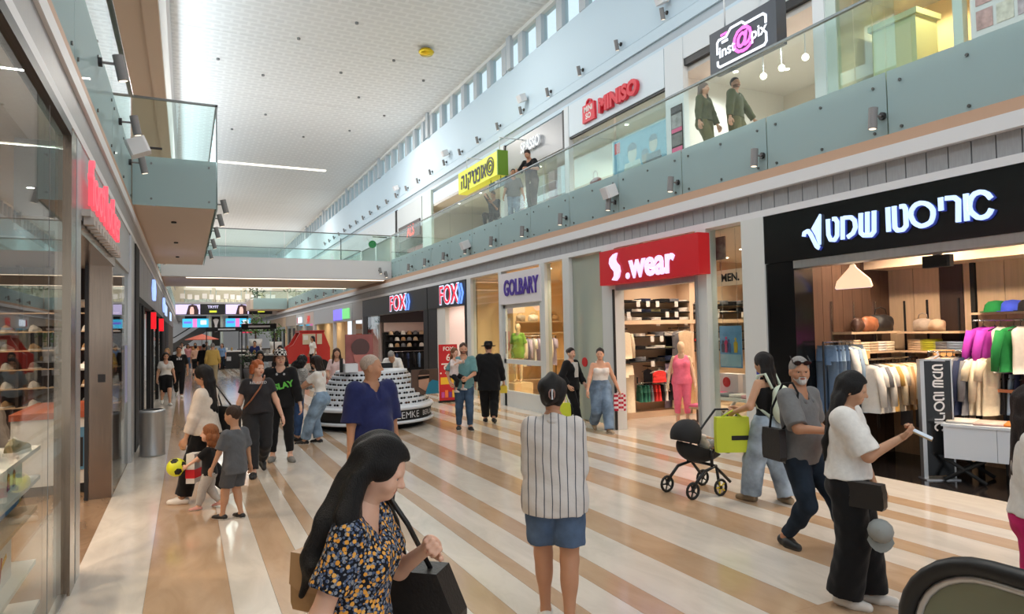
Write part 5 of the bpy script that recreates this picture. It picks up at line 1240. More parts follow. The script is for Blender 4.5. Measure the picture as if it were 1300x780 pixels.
# ================================================================== LEFT SIDE SHOPS
# ---- shoe shop window nearest the camera
wf = thing('shop_window', 'large steel framed shop window nearest the camera on the left', 'shop window', (-.85, 4.0, 0))
MB().box((-.865, -2, .02), (-.85, 6.28, 3.66)).build('glass_pane', M_leftglass, wf)
MB().box((-.92, -2, 3.64), (-.82, 6.28, 3.72)).build('head_frame', M_dark, wf)
MB().box((-.93, 6.26, 0), (-.82, 6.50, 3.70)).build('mullion', M_bronze, wf); MB().box((-.90, 6.50, .0), (-.84, 6.545, 3.70)).build('mullion_seal', M_dark, wf); MB().box((-.93, 6.545, .0), (-.82, 6.80, 3.70)).build('mullion', M_alu, wf)
MB().box((-.90, -2, 0), (-.84, 6.28, .02)).build('sill_track', M_alu, wf)
MB().box((-.852, 5.50, .02), (-.848, 5.503, 3.66)).build('pane_joint', M_grey, wf)
pt = thing('shop_entrance', 'steel clad shop entrance portal under the pink red lettering', 'entrance', (-1, 8.3, 0))
MB().box((-1.10, 9.84, 0), (-.85, 9.98, 2.96)).build('jamb', M_bronze, pt); MB().box((-1.14, 9.80, 0), (-1.10, 9.98, 2.96)).build('jamb_edge', M_dark, pt)
MB().box((-1.30, 6.8, 2.94), (-.83, 9.98, 3.06)).build('header_soffit', M_bronze, pt)
MB().box((-1.30, 6.8, 3.06), (-.83, 12.35, 3.72)).build('header_panel', mat('panel_grey', (168, 168, 170), .4), pt)
MB().box((-1.00, 9.83, 1.46), (-.92, 9.842, 1.56)).build('wall_switch', M_dark, pt)
M_pinkl = emis('letter_pink', (255, 92, 108), .8)
s1 = thing('shop_sign', 'pink red glowing lettering on a pale raceway over the steel entrance', 'shop sign', (-.8, 8.4, 3.1))
text('foot locker', .62, (-.77, 8.35, 3.40), LEFTW, M_pinkl, s1, bold=.0, extrude=.02)
MB().box((-.83, 6.9, 3.10), (-.76, 9.8, 3.16)).build('raceway', mat('raceway', (190, 180, 172), .5), s1)
for i in range(12): MB().box((-.82, 6.95+.24*i, 3.03), (-.74, 7.05+.24*i, 3.10)).build('raceway_bracket', mat('raceway', (190, 180, 172)), s1)
dw = thing('shop_window', 'side display window between the steel entrance and the black shop on the left', 'shop window', (-.85, 11, 0))
MB().box((-.865, 9.98, .02), (-.85, 12.4, 3.05)).build('glass_pane', M_leftglass, dw); MB().box((-.93, 12.4, 0), (-.80, 12.9, 3.7)).build('mullion', M_alu, dw)
MB().box((-1.5, 10.3, 2.5), (-1.2, 12.2, 2.53)).build('display_shelf', M_white, dw); MB().box((-1.5, 10.3, 1.6), (-1.2, 12.2, 1.63)).build('display_shelf', M_white, dw)
MB().box((-.855, 11.9, 1.0), (-.848, 12.3, 1.9)).build('window_print', mat('print_violet', (168, 170, 210), .5), dw)
wallbox('wall_shop_back_left', (-5.2, -2, 0), (-5.0, 13.4, 3.7), mat('left_wall', (176, 164, 150), .7)); wallbox('wall_shop_side_left', (-5, 13.25, 0), (-.95, 13.4, 3.7), mat('left_wall', (176, 164, 150)))
cL = wallbox('ceiling_shop', (-5, -2, 3.74), (-.9, 13.4, 3.85), mat('left_ceil', (186, 180, 172), .8))
downlights([(-2, 3.5), (-2, 5.5), (-2.6, 8), (-2, 11.2), (-3.6, 6), (-3.6, 9.5)], cL, 3.73, 260, WARM, 140)
MB().box((-3.9, 4.2, 3.70), (-1.6, 4.26, 3.735)).build('line_lamp', emis('warm_led', (255, 232, 205)), cL)
# display stand in the window
ds = thing('display_stand', 'stepped white and wood display stand behind the nearest left window', 'display stand', (-1.3, 5.2, 0))
for z, y1, m in ((.08, 6.05, M_white), (.42, 5.9, M_white), (.80, 5.95, M_light_wood), (1.0, 6.05, M_white), (1.22, 6.05, M_white)): MB().box((-1.6, 4.3, z-.03), (-.98, y1, z)).build('shelf_board', m, ds)
MB().box((-1.62, 4.3, 0), (-1.58, 5.6, 1.22)).build('back_panel', M_white, ds)
def shoe_mesh(L=.28, hi=False):
    mb = MB(); secs = []
    for t_, w_, h_ in ((0, .028, .055), (.08, .036, .075), (.25, .038, .09 if not hi else .13), (.42, .038, .08), (.6, .043, .058), (.8, .046, .045), (.95, .034, .034), (1, .012, .022)):
        secs.append([(L*t_, w_*math.cos(a), .022+max(0, h_*math.sin(a))) for a in np.linspace(-.25, PI+.25, 9)])
    vs = [p for s in secs for p in s]; fs = [(j*9+i, j*9+i+1, (j+1)*9+i+1, (j+1)*9+i) for j in range(len(secs)-1) for i in range(8)]
    mb._add(vs, [f[::-1] for f in fs], True); mb._add(vs, [tuple(range(9)), tuple(range(9*7+8, 9*7-1, -1))])
    mb.mi = 1; mb.prism([(-.008, -.03), (L*.4, -.040), (L*.8, -.05), (L*.99, -.03), (L*1.01, 0), (L*.99, .03), (L*.8, .05), (L*.4, .040), (-.008, .03), (-.014, 0)], 0, .024)
    return mb
_SH = {}
def shoe(m, sole, loc, rz, label, group=None, name='shoe'):
    k = (m.name, sole.name)
    if k not in _SH: o = shoe_mesh().build(name, [m, sole]); _SH[k] = o.data
    else: o = bpy.data.objects.new(name, _SH[k]); COL.objects.link(o)
    o.location = loc; o.rotation_euler = (0, 0, rz); return tag(o, label, 'shoe', group)
M_sole = mat('sole_white', (226, 220, 210), .6); M_olsh = mat('canvas_olive', (124, 116, 84), .9)
sn = shoe(M_olsh, M_sole, (-1.08, 5.55, 1.22), PI/2-.2, 'olive canvas sneaker with white laces in the nearest left window')
for i in range(5): 
    mb = MB(); mb.tube([(.07+.025*i, -.028, .10-.006*i), (.08+.025*i, 0, .118-.010*i), (.07+.025*i, .028, .10-.006*i)], .005, 4); o = mb.build('lace', M_sole); o.parent = sn
shoe(mat('canvas_white', (214, 206, 196), .8), M_sole, (-1.15, 5.2, .80), PI/2, 'white sneaker on the wooden board of the window display')
def picbox(name, label, a, b, m): return solo(name, MB().bbox(a, b, .006), m, label, 'box', ((a[0]+b[0])/2, (a[1]+b[1])/2, a[2]))
bx = thing('gift_box', 'pale mint box printed with two little figures in the left window', 'box', (-1.2, 5.5, 1.0))
MB().box((-1.4, 5.1, 1.0), (-1.05, 5.82, 1.16)).build('carton', mat('box_mint', (206, 224, 220), .6), bx)
for y, c in ((5.40, (150, 90, 130)), (5.56, (140, 130, 180))):
    mb = place(MB(), (-1.048, y, 1.02), LEFTW); mb.prism([(-.04, 0), (.04, 0), (.03, .06), (-.03, .06)], 0, .002); mb.build('printed_body', mat('pb%d' % c[0], c, .6), bx)
    mb = place(MB(), (-1.048, y, 1.10), LEFTW); mb.prism(arc(0, 0, .032, 0, 330, 10), 0, .002); mb.build('printed_head', mat('pbh', (180, 110, 80), .6), bx)
tbx = thing('toy_tube', 'blue tube shaped carton under the mint box in the left window', 'box', (-1.1, 5.3, .86)); MB().cyl((-1.1, 5.0, .90), (-1.1, 5.68, .90), .06, n=12).build('tube', mat('tube_blue', (70, 140, 200), .5), tbx); MB().cyl((-1.1, 5.68, .90), (-1.1, 5.74, .90), .062, n=12).build('lid', mat('tube_gold', (190, 160, 80), .5), tbx)
b2 = thing('gift_box', 'white box printed with a yellow and red toy low in the left window', 'box', (-1.2, 5.2, .42)); MB().box((-1.4, 4.9, .42), (-1.06, 5.56, .72)).build('carton', mat('box_white2', (222, 226, 228), .6), b2); MB().box((-1.4, 4.9, .705), (-1.058, 5.565, .725)).build('lid', mat('box_teal', (150, 200, 190), .6), b2)
mb = place(MB(), (-1.058, 5.25, .5), LEFTW); stroke(mb, [(-.12, .02), (.0, .05), (.16, .10)], .03, .002); mb.build('printed_toy', mat('toy_yellow', (226, 180, 60), .6), b2); mb = place(MB(), (-1.057, 5.25, .5), LEFTW); stroke(mb, [(-.02, -.03), (.03, .12)], .025, .002); mb.build('printed_toy', mat('toy_red', (170, 50, 60), .6), b2)
hang('trousers', F_black, -1.35, 5.4, 2.0, .5, 'dark trousers hanging over the left window display', None, L=.9, w=.3)
hang('shirt', F_red, -1.75, 7.0, 1.95, 1.2, 'red shirt hanging inside the shoe shop by the entrance', None, L=.5, w=.3)
for k, (y0, z) in enumerate(((2.5, 1.95), (2.5, 1.6), (2.5, 2.3))):
    t = thing('shoe_shelf', ('middle', 'lower', 'upper')[k]+' sloping wooden shoe shelf on the back wall of the left shop', 'shelf', (-4.7, 6, z)); MB().box((-4.98, 2.0, z-.04), (-4.5, 13.0, z)).build('board', M_light_wood, t)
shs = [(mat('shoe_tan', (176, 140, 100), .7), 'tan'), (mat('shoe_white', (220, 214, 206), .7), 'white'), (mat('shoe_black', (40, 38, 38), .7), 'black'), (mat('shoe_grey', (130, 128, 126), .7), 'grey')]
for k, z in enumerate((1.95, 1.6, 2.3)):
    for i in range(22):
        m, cn = shs[(i*3+k) % 4]; nm = ('middle', 'lower', 'upper')[k]
        shoe(m, M_sole, (-4.85, 2.6+.46*i, z), .1, f'{cn} shoe, {ORD[i]} from the near end of the {nm} shoe shelf', f'{cn} shoes on the {nm} shoe shelf')
# shoe wall seen through the entrance
sw_ = thing('shoe_wall', 'dark pigeonhole wall of pale shoes seen through the steel entrance', 'shelving', (-1.9, 13.1, 0))
MB().box((-3.2, 13.15, 0), (-1.0, 13.25, 3.2)).build('backing', M_dark_wood, sw_)
for z in (.95, 1.25, 1.55, 1.85, 2.15, 2.45): MB().box((-3.2, 12.85, z-.02), (-1.0, 13.15, z)).build('shelf_board', M_light_wood, sw_)
for x in (-2.8, -2.4, -2.0, -1.6, -1.2): MB().box((x-.02, 12.87, .95), (x+.02, 13.15, 3.2)).build('divider', M_dark_wood, sw_)
for k, z in enumerate((.95, 1.25, 1.55, 1.85, 2.15)):
    for i in range(6):
        m, cn = shs[(1, 0, 1, 1, 3, 0)[(i+k) % 6]]
        o = shoe(m, M_sole, (-2.95+.36*i, 12.9, z), PI/2-.3, f'{cn} shoe, {ORD[i]} from the left in row {["one", "two", "three", "four", "five"][k]} of the pigeonhole wall', f'{cn} shoes in the pigeonhole wall')
kb = thing('shoe_counter', 'pale counter printed with a blue picture inside the steel entrance', 'counter', (-1.55, 10.9, 0))
MB().box((-2.0, 10.4, .12), (-1.15, 12.2, .98)).build('body', M_white, kb); MB().box((-2.02, 10.38, .98), (-1.13, 12.2, 1.06)).build('red_top', mat('brick_red', (176, 90, 60), .5), kb, 'red brown top'); MB().box((-2.0, 10.4, 0), (-1.15, 12.2, .12)).build('plinth', M_blackm, kb)
MB().box((-1.46, 10.385, .3), (-1.19, 10.4, .85)).build('blue_print', mat('print_blue', (96, 146, 180), .6), kb, 'blue printed picture'); MB().box((-1.27, 10.38, .34), (-1.22, 10.386, .72)).build('printed_figure', M_dark, kb)
# ---- black fronted shops further along the left
M_lpanel = mat('left_panel', (126, 126, 130), .4)
bl = thing('storefront', 'black framed shop front with grey fascia panels along the left', 'shop front', (-.85, 20, 0))
MB().box((-.95, 13.5, 0), (-.80, 14.5, 3.70)).build('pillar', M_blackm, bl); MB().box((-.93, 12.95, 0), (-.82, 13.5, 3.7)).build('pale_pillar', M_lpanel, bl)
for i in range(9): MB().box((-.92, 14.55+1.75*i, 2.82), (-.82, 16.27+1.75*i, 3.70)).build('fascia_panel', M_lpanel, bl)
MB().box((-.93, 14.5, 2.70), (-.81, 30.4, 2.82)).build('head_frame', M_blackm, bl)
for y in (15.1, 16.2, 19.4, 20.9, 24.8, 28.7): MB().box((-.92, y, 0), (-.82, y+.35, 2.72)).build('mullion', M_blackm, bl)
for a, b in ((15.45, 16.2), (21.25, 24.8), (25.15, 28.7)): MB().box((-.88, a, .05), (-.865, b, 2.7)).build('glass_pane', M_leftglass, bl)
M_blue = emis('sign_blue', (150, 180, 255), 1.4)
for y, lb in ((20.6, 'nearer pale blue hexagon sign on the left fascia'), (29.8, 'farther pale blue hexagon sign on the left fascia')):
    t = thing('hexagon_sign', lb, 'sign', (-.8, y, 3.3)); mb = place(MB(), (-.815, y, 3.32), LEFTW); k = .9 if y < 25 else 1.3
    mb.prism([(k*.75*math.cos(a), .30*math.sin(a)*1.05) for a in np.linspace(0, 2*PI, 7)[:-1]], 0, .06); mb.build('face', M_blue, t)
for y, lb in ((19.6, 'nearer red blade sign sticking out from the left shops'), (26.0, 'farther red blade sign sticking out from the left shops')):
    t = thing('blade_sign', lb, 'sign', (-.7, y, 2.35)); MB().bbox((-.93 if y < 20 else -.86, y-.05, 2.25), (-.70, y+.05, 2.68), .02).build('face', emis('blade_red', (236, 26, 40), .9), t); MB().box((-.95, y-.02, 2.7), (-.75, y+.02, 2.74)).build('bracket', M_blackm, t)
wallbox('wall_shop_back_left', (-4.2, 13.4, 0), (-4.0, 40, 3.7), mat('left_wall2', (120, 104, 96), .7)); cM = wallbox('ceiling_shop', (-4, 13.4, 3.3), (-.95, 40, 3.4), mat('left_ceil2', (90, 84, 80), .8))
downlights([(-2, 16), (-2, 19), (-2, 23), (-2, 27), (-2, 33), (-2, 37)], cM, 3.29, 70, NEUT, 130)
rail('clothes_rail', 'rail of dark and pale dresses in the black framed left shop', (-1.7, 15.2, 1.8), (-1.7, 23, 1.8), 0)
run([(F_white, 'dress'), (F_grey, 'dress'), (F_black, 'dress'), (F_white, 'shirt'), (F_grey, 'jacket'), (F_black, 'dress'), (F_cream, 'dress'), (F_black, 'jacket'), (F_grey, 'dress'), (F_white, 'blouse'), (F_black, 'dress'), (F_grey, 'shirt'), (F_cream, 'shirt'), (F_black, 'dress'), (F_white, 'dress'), (F_grey, 'jacket')], (-1.7, 15.4), (-1.7, 22.8), 1.8, .2, 'in the black framed left shop', .1, .9, .24)
for a, b, c, lb in ((30.5, 40, (70, 70, 74), 'dark shop front far along the left wall'), (40.2, 54, (120, 110, 104), 'brown grey shop front farthest along the left wall')):
    f = thing('storefront', lb, 'shop front', (-.85, (a+b)/2, 0)); m = mat('lf%d' % int(a), c, .5); MB().box((-.95, a, 2.75), (-.82, b, 3.7)).build('fascia', m, f)
    for i in range(5): MB().box((-.94, a+(b-a)/5*i, 0), (-.82, a+(b-a)/5*i+.5, 2.75)).build('pier', m, f)
    MB().box((-.9, a, .05), (-.88, b, 2.75)).build('glass_pane', M_leftglass, f); MB().box((-.83, a+1.2, 3.0), (-.78, a+4, 3.45)).build('sign_block', M_ledw, f)
wallbox('wall_shop_back_left', (-3.2, 40, 0), (-3.0, 60, 3.7), mat('left_wall2', (120, 104, 96)))
# trash bin
tb2 = thing('litter_bin', 'round brushed steel litter bin beside the black shop front', 'litter bin', (-.52, 13.0, 0))
MB().lathe([(.001, 0), (.20, 0), (.20, .03), (.195, .05), (.195, .72), (.20, .73), (.20, .77), (.17, .78)], (-.52, 13.0, 0), 24).build('body', M_alu, tb2); MB().lathe([(.17, .775), (.15, .74), (.001, .73)], (-.52, 13.0, 0), 24).build('rim_liner', M_dark, tb2)
# ================================================================== UPPER GALLERY RIGHT
M_up_white = mat('upper_white', (216, 222, 226), .55)
uf = thing('storefront', 'white upper shop front with red lettering and a red bag emblem', 'shop front', (10.5, 14.7, 5.2))
MB().box((10.42, 12.55, 7.84), (10.5, 17.1, 8.80)).build('sign_panel', mat('panel_bluewhite', (214, 226, 234), .5), uf); MB().box((10.44, 12.5, 7.78), (10.52, 17.15, 7.84)).build('sign_edge', M_dark, uf)
for a, b in ((11.85, 12.5), (17.0, 17.25)): MB().box((10.40, a, 5.18), (10.55, b, 8.8)).build('column', M_up_white, uf)
M_mred = mat('letter_red_gloss', (206, 40, 56), .35, emit=.15)
text('MINISO', .53, (10.36, 14.38, 8.21), RIGHTW, M_mred, uf, bold=.028, extrude=.05)
mb = place(MB(), (10.42, 15.8, 7.98), RIGHTW); mb.prism([(-.32, 0), (.32, 0), (.30, .50), (-.30, .50)], 0, .08); mb.build('bag_emblem', M_mred, uf)
mb = place(MB(), (10.42, 15.8, 8.48), RIGHTW); stroke(mb, arc(0, 0, .13, 0, 180, 8), .04, .07); mb.build('bag_emblem_handle', M_mred, uf)
text('MINI', .22, (10.335, 15.8, 8.34), RIGHTW, M_pw, uf, bold=.008); text('SO', .22, (10.335, 15.8, 8.13), RIGHTW, M_pw, uf, bold=.008)
for y in (12.55, 14.75): MB().box((10.47, y+.02, 5.2), (10.485, y+2.1, 7.78)).build('glass_pane', M_shopglass, uf)
wallbox('wall_upper_shop', (14.0, -2, 5.18), (14.2, 72, 8.8), mat('upper_shop_wall', (214, 206, 194), .7)); cU = wallbox('ceiling_upper_shop', (10.55, -2, 8.0), (14, 72, 8.12), mat('upper_shop_ceil', (206, 202, 196), .8))
downlights([(11.6, 13.5), (12.4, 14.6), (11.6, 15.7), (12.8, 16.2)], cU, 7.99, 130, (1, .93, .82), 140); downlights([(11.4, 8.6), (12.2, 9.2), (11.3, 10.0), (12.6, 10.8), (11.6, 11.4)], cU, 7.99, 130, (1, .98, .95), 140)
downlights([(11.3, 6.3), (12, 7.2)], cU, 7.99, 160, (1, .78, .45), 140); downlights([(11.6, 19), (11.6, 21)], cU, 7.99, 110, (1, .98, .95), 140); downlights([(11.4, 23.5), (11.4, 26), (11.4, 28.5), (11.4, 33), (11.4, 37)], cU, 7.99, 120, (1, .86, .66), 140)
for y, m in ((7.95, M_white), (12.2, M_white), (17.2, M_white), (22.0, M_white), (31.0, M_white)): wallbox('wall_upper_divider', (10.55, y-.06, 5.18), (14.0, y+.06, 8.0), m)
pb = thing('poster', 'blue poster of people in printed caps behind the upper white shop window', 'poster', (10.9, 14.6, 6.2))
MB().box((10.86, 12.95, 5.18), (10.9, 15.35, 7.28)).build('print', mat('poster_sky', (104, 168, 206), .5), pb); MB().box((10.85, 12.9, 5.9), (10.86, 15.4, 7.33)).build('frame', M_up_white, pb)
MB().box((10.84, 12.97, 5.9), (10.85, 15.33, 7.27)).build('print_face', mat('poster_sky', (104, 168, 206)), pb)
for y, z, c, s_ in ((14.45, 6.75, (214, 206, 200), 1.2), (13.9, 6.5, (150, 130, 120), .9), (13.55, 6.78, (214, 196, 186), 1.0)):
    mb = place(MB(), (10.838, y, z), RIGHTW); mb.prism([(.17*s_*math.cos(a), .21*s_*math.sin(a)) for a in np.linspace(0, 2*PI, 13)[:-1]], 0, .003); mb.build('printed_face', mat('pf%d' % int(y*10), c, .6), pb)
    mb = place(MB(), (10.835, y, z+.05), RIGHTW); mb.prism([(.18*s_*math.cos(a), .04+.17*s_*math.sin(a)) for a in np.linspace(0, PI, 9)], 0, .003); mb.build('printed_cap', mat('pc', (90, 110, 140), .6), pb)
    mb = place(MB(), (10.836, y, z-.5), RIGHTW); mb.prism([(-.34*s_, 0), (.34*s_, 0), (.28*s_, .28), (-.28*s_, .28)], 0, .003); mb.build('printed_shoulders', mat('pshd%d' % int(y*10), (200, 206, 206) if s_ > 1 else (70, 80, 96), .6), pb)
MB().box((10.832, 15.0, 6.9), (10.838, 15.25, 7.2)).build('red_tag', M_mred, pb, 'red tag')
handbag('gift_bag', 'dark red paper bag at the left of the upper white shop window', mat('bag_maroon', (150, 44, 44), .6), (10.8, 16.2, 6.0), .45, .5, .25, PI/2); solo('display_plinth', MB().bbox((10.6, 15.9, 5.18), (11.0, 16.5, 6.0), .03), M_up_white, 'white plinth under the dark red paper bag', 'plinth', (10.8, 16.2, 5.18))
# camera-emblem shop
cs_ = thing('storefront', 'white framed upper shop with a dark shutter head behind the two people in olive', 'shop front', (10.5, 10, 5.2))
for a, b in ((8.06, 8.30),): MB().box((10.40, a, 5.18), (10.55, b, 8.8)).build('column', M_up_white, cs_)
MB().box((10.42, 8.3, 8.28), (10.56, 11.85, 8.8)).build('head_panel', M_up_white, cs_); MB().box((10.44, 8.3, 8.12), (10.58, 11.85, 8.28)).build('shutter_box', M_dark, cs_)
ps = thing('poster_strip', 'vertical strip of black, white and pink posters beside the upper shop opening', 'poster', (10.48, 11.9, 5.3))
MB().box((10.385, 11.9, 5.3), (10.40, 12.3, 7.25)).build('strip', M_blackm, ps)
for i, (z0, z1, c) in enumerate(((7.1, 7.22, (60, 60, 70)), (6.72, 7.05, (150, 150, 152)), (6.62, 6.71, (220, 90, 140)), (6.3, 6.58, (110, 110, 112)), (6.12, 6.26, (220, 90, 140)), (5.9, 6.05, (60, 60, 70)), (5.35, 5.85, (160, 160, 162)))): MB().box((10.378, 11.92, z0), (10.385, 12.28, z1)).build('print', mat('strip%d' % i, c, .6, noise=.3 if c[0] == c[1] else 0, nscale=8), ps)
isg = thing('shop_sign', 'dark grey box sign with a white camera outline and a pink at sign', 'shop sign', (9.45, 9.1, 6.9))
MB().box((9.30, 8.16, 6.98), (9.55, 9.80, 7.78)).build('box', mat('sign_graphite', (70, 74, 82), .4), isg)
M_white_led = emis('led_white', (236, 242, 250), .95); M_mag = emis('led_magenta', (255, 110, 226), .95)
IX = 9.285; y0 = 8.95
def cam_u(pts): return pts
mb = place(MB(), (IX, y0, 7.36), RIGHTW)
stroke(mb, [(-.62, -.07), (-.62, .16), (-.58, .20), (-.38, .20), (-.26, .31), (.02, .31), (.10, .24), (.52, .24), (.58, .19), (.58, .05)], .045, .015); stroke(mb, [(-.62, -.20), (-.62, -.28), (-.57, -.33), (.53, -.33), (.58, -.28), (.58, -.12)], .045, .015); mb.build('camera_outline', M_white_led, isg)
mb = place(MB(), (IX, y0, 7.36), RIGHTW); mb.prism([(-.52, .25), (-.36, .25), (-.36, .29), (-.52, .29)], 0, .015); mb.build('shutter_button', M_mag, isg, 'pink bar'); mb = place(MB(), (IX, y0, 7.36), RIGHTW); mb.prism([(-.50, .10), (-.34, .10), (-.34, .15), (-.50, .15)], 0, .015); mb.build('viewfinder', M_white_led, isg)
text('inst', .30, (IX-.008, y0+.37, 7.30), RIGHTW, M_white_led, isg, bold=.006, extrude=.004); text('@', .50, (IX-.008, y0-.02, 7.36), RIGHTW, M_mag, isg, bold=.012, extrude=.004, name='at_sign'); text('pix', .30, (IX-.008, y0-.41, 7.33), RIGHTW, M_white_led, isg, bold=.006, extrude=.004)
for y in (8.4, 9.5): MB().tube([(9.42, y, 7.76), (9.42, y, 8.6), (10.45, y, 8.6)], .02, 6).build('hanger_rod', M_up_white, isg)
for i, (x, y) in enumerate(((11.4, 10.4), (11.4, 9.9), (11.4, 9.3), (11.4, 8.7))):
    t = thing('track_spotlight', ('first', 'second', 'third', 'fourth')[i]+' white ceiling spotlight from the left in the upper shop behind the olive pair', 'spotlight', (x, y, 7.5)); MB().cyl((x, y, 7.55), (x, y, 8.0), .015, n=6).build('stem', M_up_white, t); MB().ball((x, y, 7.50), .07).build('lamp_head', M_down, t)
for i, (y, z) in enumerate(((11.2, 7.35), (10.2, 7.35), (9.2, 7.35))):
    t = thing('ceiling_grille', ('left', 'middle', 'right')[i]+' slot air grille in the upper shop behind the olive pair', 'vent', (12.5, y, z)); MB().box((13.9, y-.35-.6, 7.3), (13.98, y+.35-.6, 7.45)).build('slot', M_grey, t)
# warm shop at the right edge
ws2 = thing('storefront', 'warm gold lit upper shop with glass doors at the right edge', 'shop front', (10.5, 7, 5.2))
MB().box((10.42, 5.72, 5.18), (10.55, 5.86, 8.8)).build('column', M_steelcol, ws2); MB().box((10.44, 7.85, 5.18), (10.55, 8.06, 8.8)).build('column', M_steelcol, ws2); MB().box((10.42, -2, 8.2), (10.55, 8.06, 8.8)).build('fascia', M_up_white, ws2)
for a, b in ((7.55, 7.85), (7.2, 7.53), (6.8, 7.18)): MB().box((10.47, a, 5.2), (10.482, b, 8.2)).build('glass_door_leaf', M_shopglass, ws2)
wallbox('wall_gold_lining', (12.6, -2, 5.18), (12.7, 7.9, 8.0), M_goldc); wallbox('wall_gold_lining', (10.6, 5.4, 5.18), (12.6, 5.5, 8.0), M_goldc)
cbt = thing('cabinet', 'pale green panelled display cabinet inside the warm upper shop', 'cabinet', (11.4, 7.3, 5.2))
M_pgreen = mat('cabinet_green', (196, 204, 160), .5)
MB().box((11.2, 6.9, 5.2), (11.8, 7.7, 7.3)).build('body', M_pgreen, cbt); MB().box((11.15, 6.85, 7.3), (11.85, 7.75, 7.4)).build('cornice', M_pgreen, cbt); MB().box((11.19, 6.98, 5.3), (11.2, 7.62, 7.2)).build('door', mat('cabinet_green2', (206, 210, 172), .5), cbt); MB().box((11.1, 6.3, 6.15), (11.8, 6.88, 6.2)).build('counter_top', M_dark_wood, cbt); MB().box((11.15, 6.35, 5.2), (11.75, 6.88, 6.15)).build('counter', M_pgreen, cbt)
pp = thing('poster', 'white price poster with small jewellery photographs lettered 290', 'poster', (10.4, 5.2, 5.9)); MB().box((10.40, 4.75, 5.75), (10.42, 5.6, 7.3)).build('sheet', M_letp, pp); text('290', .2, (10.393, 5.3, 6.98), RIGHTW, mat('ink_grey', (110, 116, 122), .6), pp, bold=.006)
for i in range(6): MB().box((10.39, 5.52-.27*(i % 3)-.22, 6.62-.36*(i//3)), (10.40, 5.52-.27*(i % 3), 6.90-.36*(i//3))).build('photo', mat('pphoto%d' % (i % 3), ((190, 150, 150), (206, 200, 190), (176, 160, 170))[i % 3], .6, noise=.3, nscale=9), pp)
# SPASSO and the yellow sign
sp = thing('storefront', 'grey framed upper shop front with glowing white lettering', 'shop front', (10.5, 19, 5.2))
MB().box((10.44, 17.3, 7.62), (10.5, 21.5, 8.72)).build('sign_panel', mat('panel_mid_grey', (150, 152, 156), .3), sp); MB().box((10.40, 17.25, 7.5), (10.48, 17.36, 8.76)).build('frame', M_dark, sp); MB().box((10.40, 21.45, 7.0), (10.48, 21.56, 8.76)).build('frame', M_dark, sp)
MB().box((10.40, 21.56, 5.18), (10.55, 21.9, 8.8)).build('column', M_up_white, sp)
for i in range(3): MB().box((10.47, 17.4+1.37*i, 5.2), (10.485, 18.72+1.37*i, 7.6)).build('glass_pane', M_leftglass, sp)
text('SPASSO', .50, (10.36, 19.4, 8.25), RIGHTW, mat('letter_soft_white', (226, 230, 234), .5, emit=.25), sp, bold=.012, extrude=.03, sx=.8)
for i in range(5): MB().box((10.7, 17.6+.8*i, 5.4), (10.8, 18.0+.8*i, 7.2)).build('display_panel', mat('disp%d' % (i % 3), ((200, 210, 220), (190, 160, 170), (210, 220, 226))[i % 3], .5), sp)
yw = thing('shop_sign', 'bright yellow box sign with Hebrew lettering and an eye emblem', 'shop sign', (9.6, 21.6, 7.3))
M_yel = mat('sign_yellow', (214, 216, 40), .4, emit=.35)
YX = 9.35
MB().box((YX, 19.85, 7.26), (YX+.35, 23.4, 8.06)).build('box', M_yel, yw); MB().box((YX-.02, 19.80, 7.24), (YX+.37, 19.86, 8.08)).build('end_frame', mat('sign_green', (110, 150, 40), .4), yw)
mb = place(MB(), (YX-.005, 20.45, 7.66), RIGHTW); stroke(mb, arc(0, 0, .30, 0, 360, 20), .045, .015, False); stroke(mb, arc(0, 0, .19, 0, 360, 16), .06, .015, False); stroke(mb, arc(.02, -.02, .07, 20, 250, 8), .05, .015); mb.build('eye_emblem', mat('ink_navy', (40, 44, 60), .5), yw)
H_ = {'alef': [[(-.1, .2), (.1, -.2)], [(.09, .2), (.07, .05), (.03, .0)], [(-.1, -.2), (-.07, -.05), (-.03, 0)]], 'vav': [[(-.03, .19), (.03, .19), (.03, -.2)]], 'pe': [[(-.09, .19), (.06, .19), (.1, .14), (.1, -.15), (.06, -.2), (-.1, -.2)], [(-.09, .19), (-.09, .03), (-.02, .03)]], 'tet': [[(-.1, .19), (-.1, -.15), (-.05, -.2), (.06, -.2), (.1, -.15), (.1, .14), (.05, .19), (0, .14)]], 'yod': [[(-.03, .19), (.03, .19), (.03, .03)]], 'qof': [[(-.1, .19), (.1, .19), (.1, .03), (.02, -.12)], [(-.09, .06), (-.09, -.32)]], 'nun': [[(-.02, .19), (.04, .19), (.04, -.2), (-.08, -.2)]], 'he': [[(-.1, .19), (.1, .19), (.1, -.2)], [(-.09, .06), (-.09, -.2)]], 'ayin': [[(-.1, .19), (-.05, -.1)], [(.1, .19), (.08, 0), (-.1, -.2)]]}
def hebrew(parent, letters, pos, wall, s, m, w=.055, adv=.27, depth=.012, centred=True):
    ad = [(.16 if l in ('vav', 'yod') else adv)*s for l in letters]; u = sum(ad)/2
    for l, a in zip(letters, ad):
        mb = place(MB(), pos, wall); u -= a/2
        for st_ in H_[l]: stroke(mb, [(u+p[0]*s, p[1]*s) for p in st_], w*s, depth)
        mb.build('letter', m, parent); u -= a/2
hebrew(yw, ['alef', 'vav', 'pe', 'tet', 'yod', 'qof', 'nun', 'he'], (YX-.005, 21.95, 7.62), RIGHTW, 1.15, mat('ink_navy', (40, 44, 60)), .075, .285)
for y in (20.1, 23.0): MB().tube([(YX+.2, y, 8.04), (YX+.2, y, 8.6), (10.5, y, 8.6)], .02, 6).build('hanger_rod', M_up_white, yw)
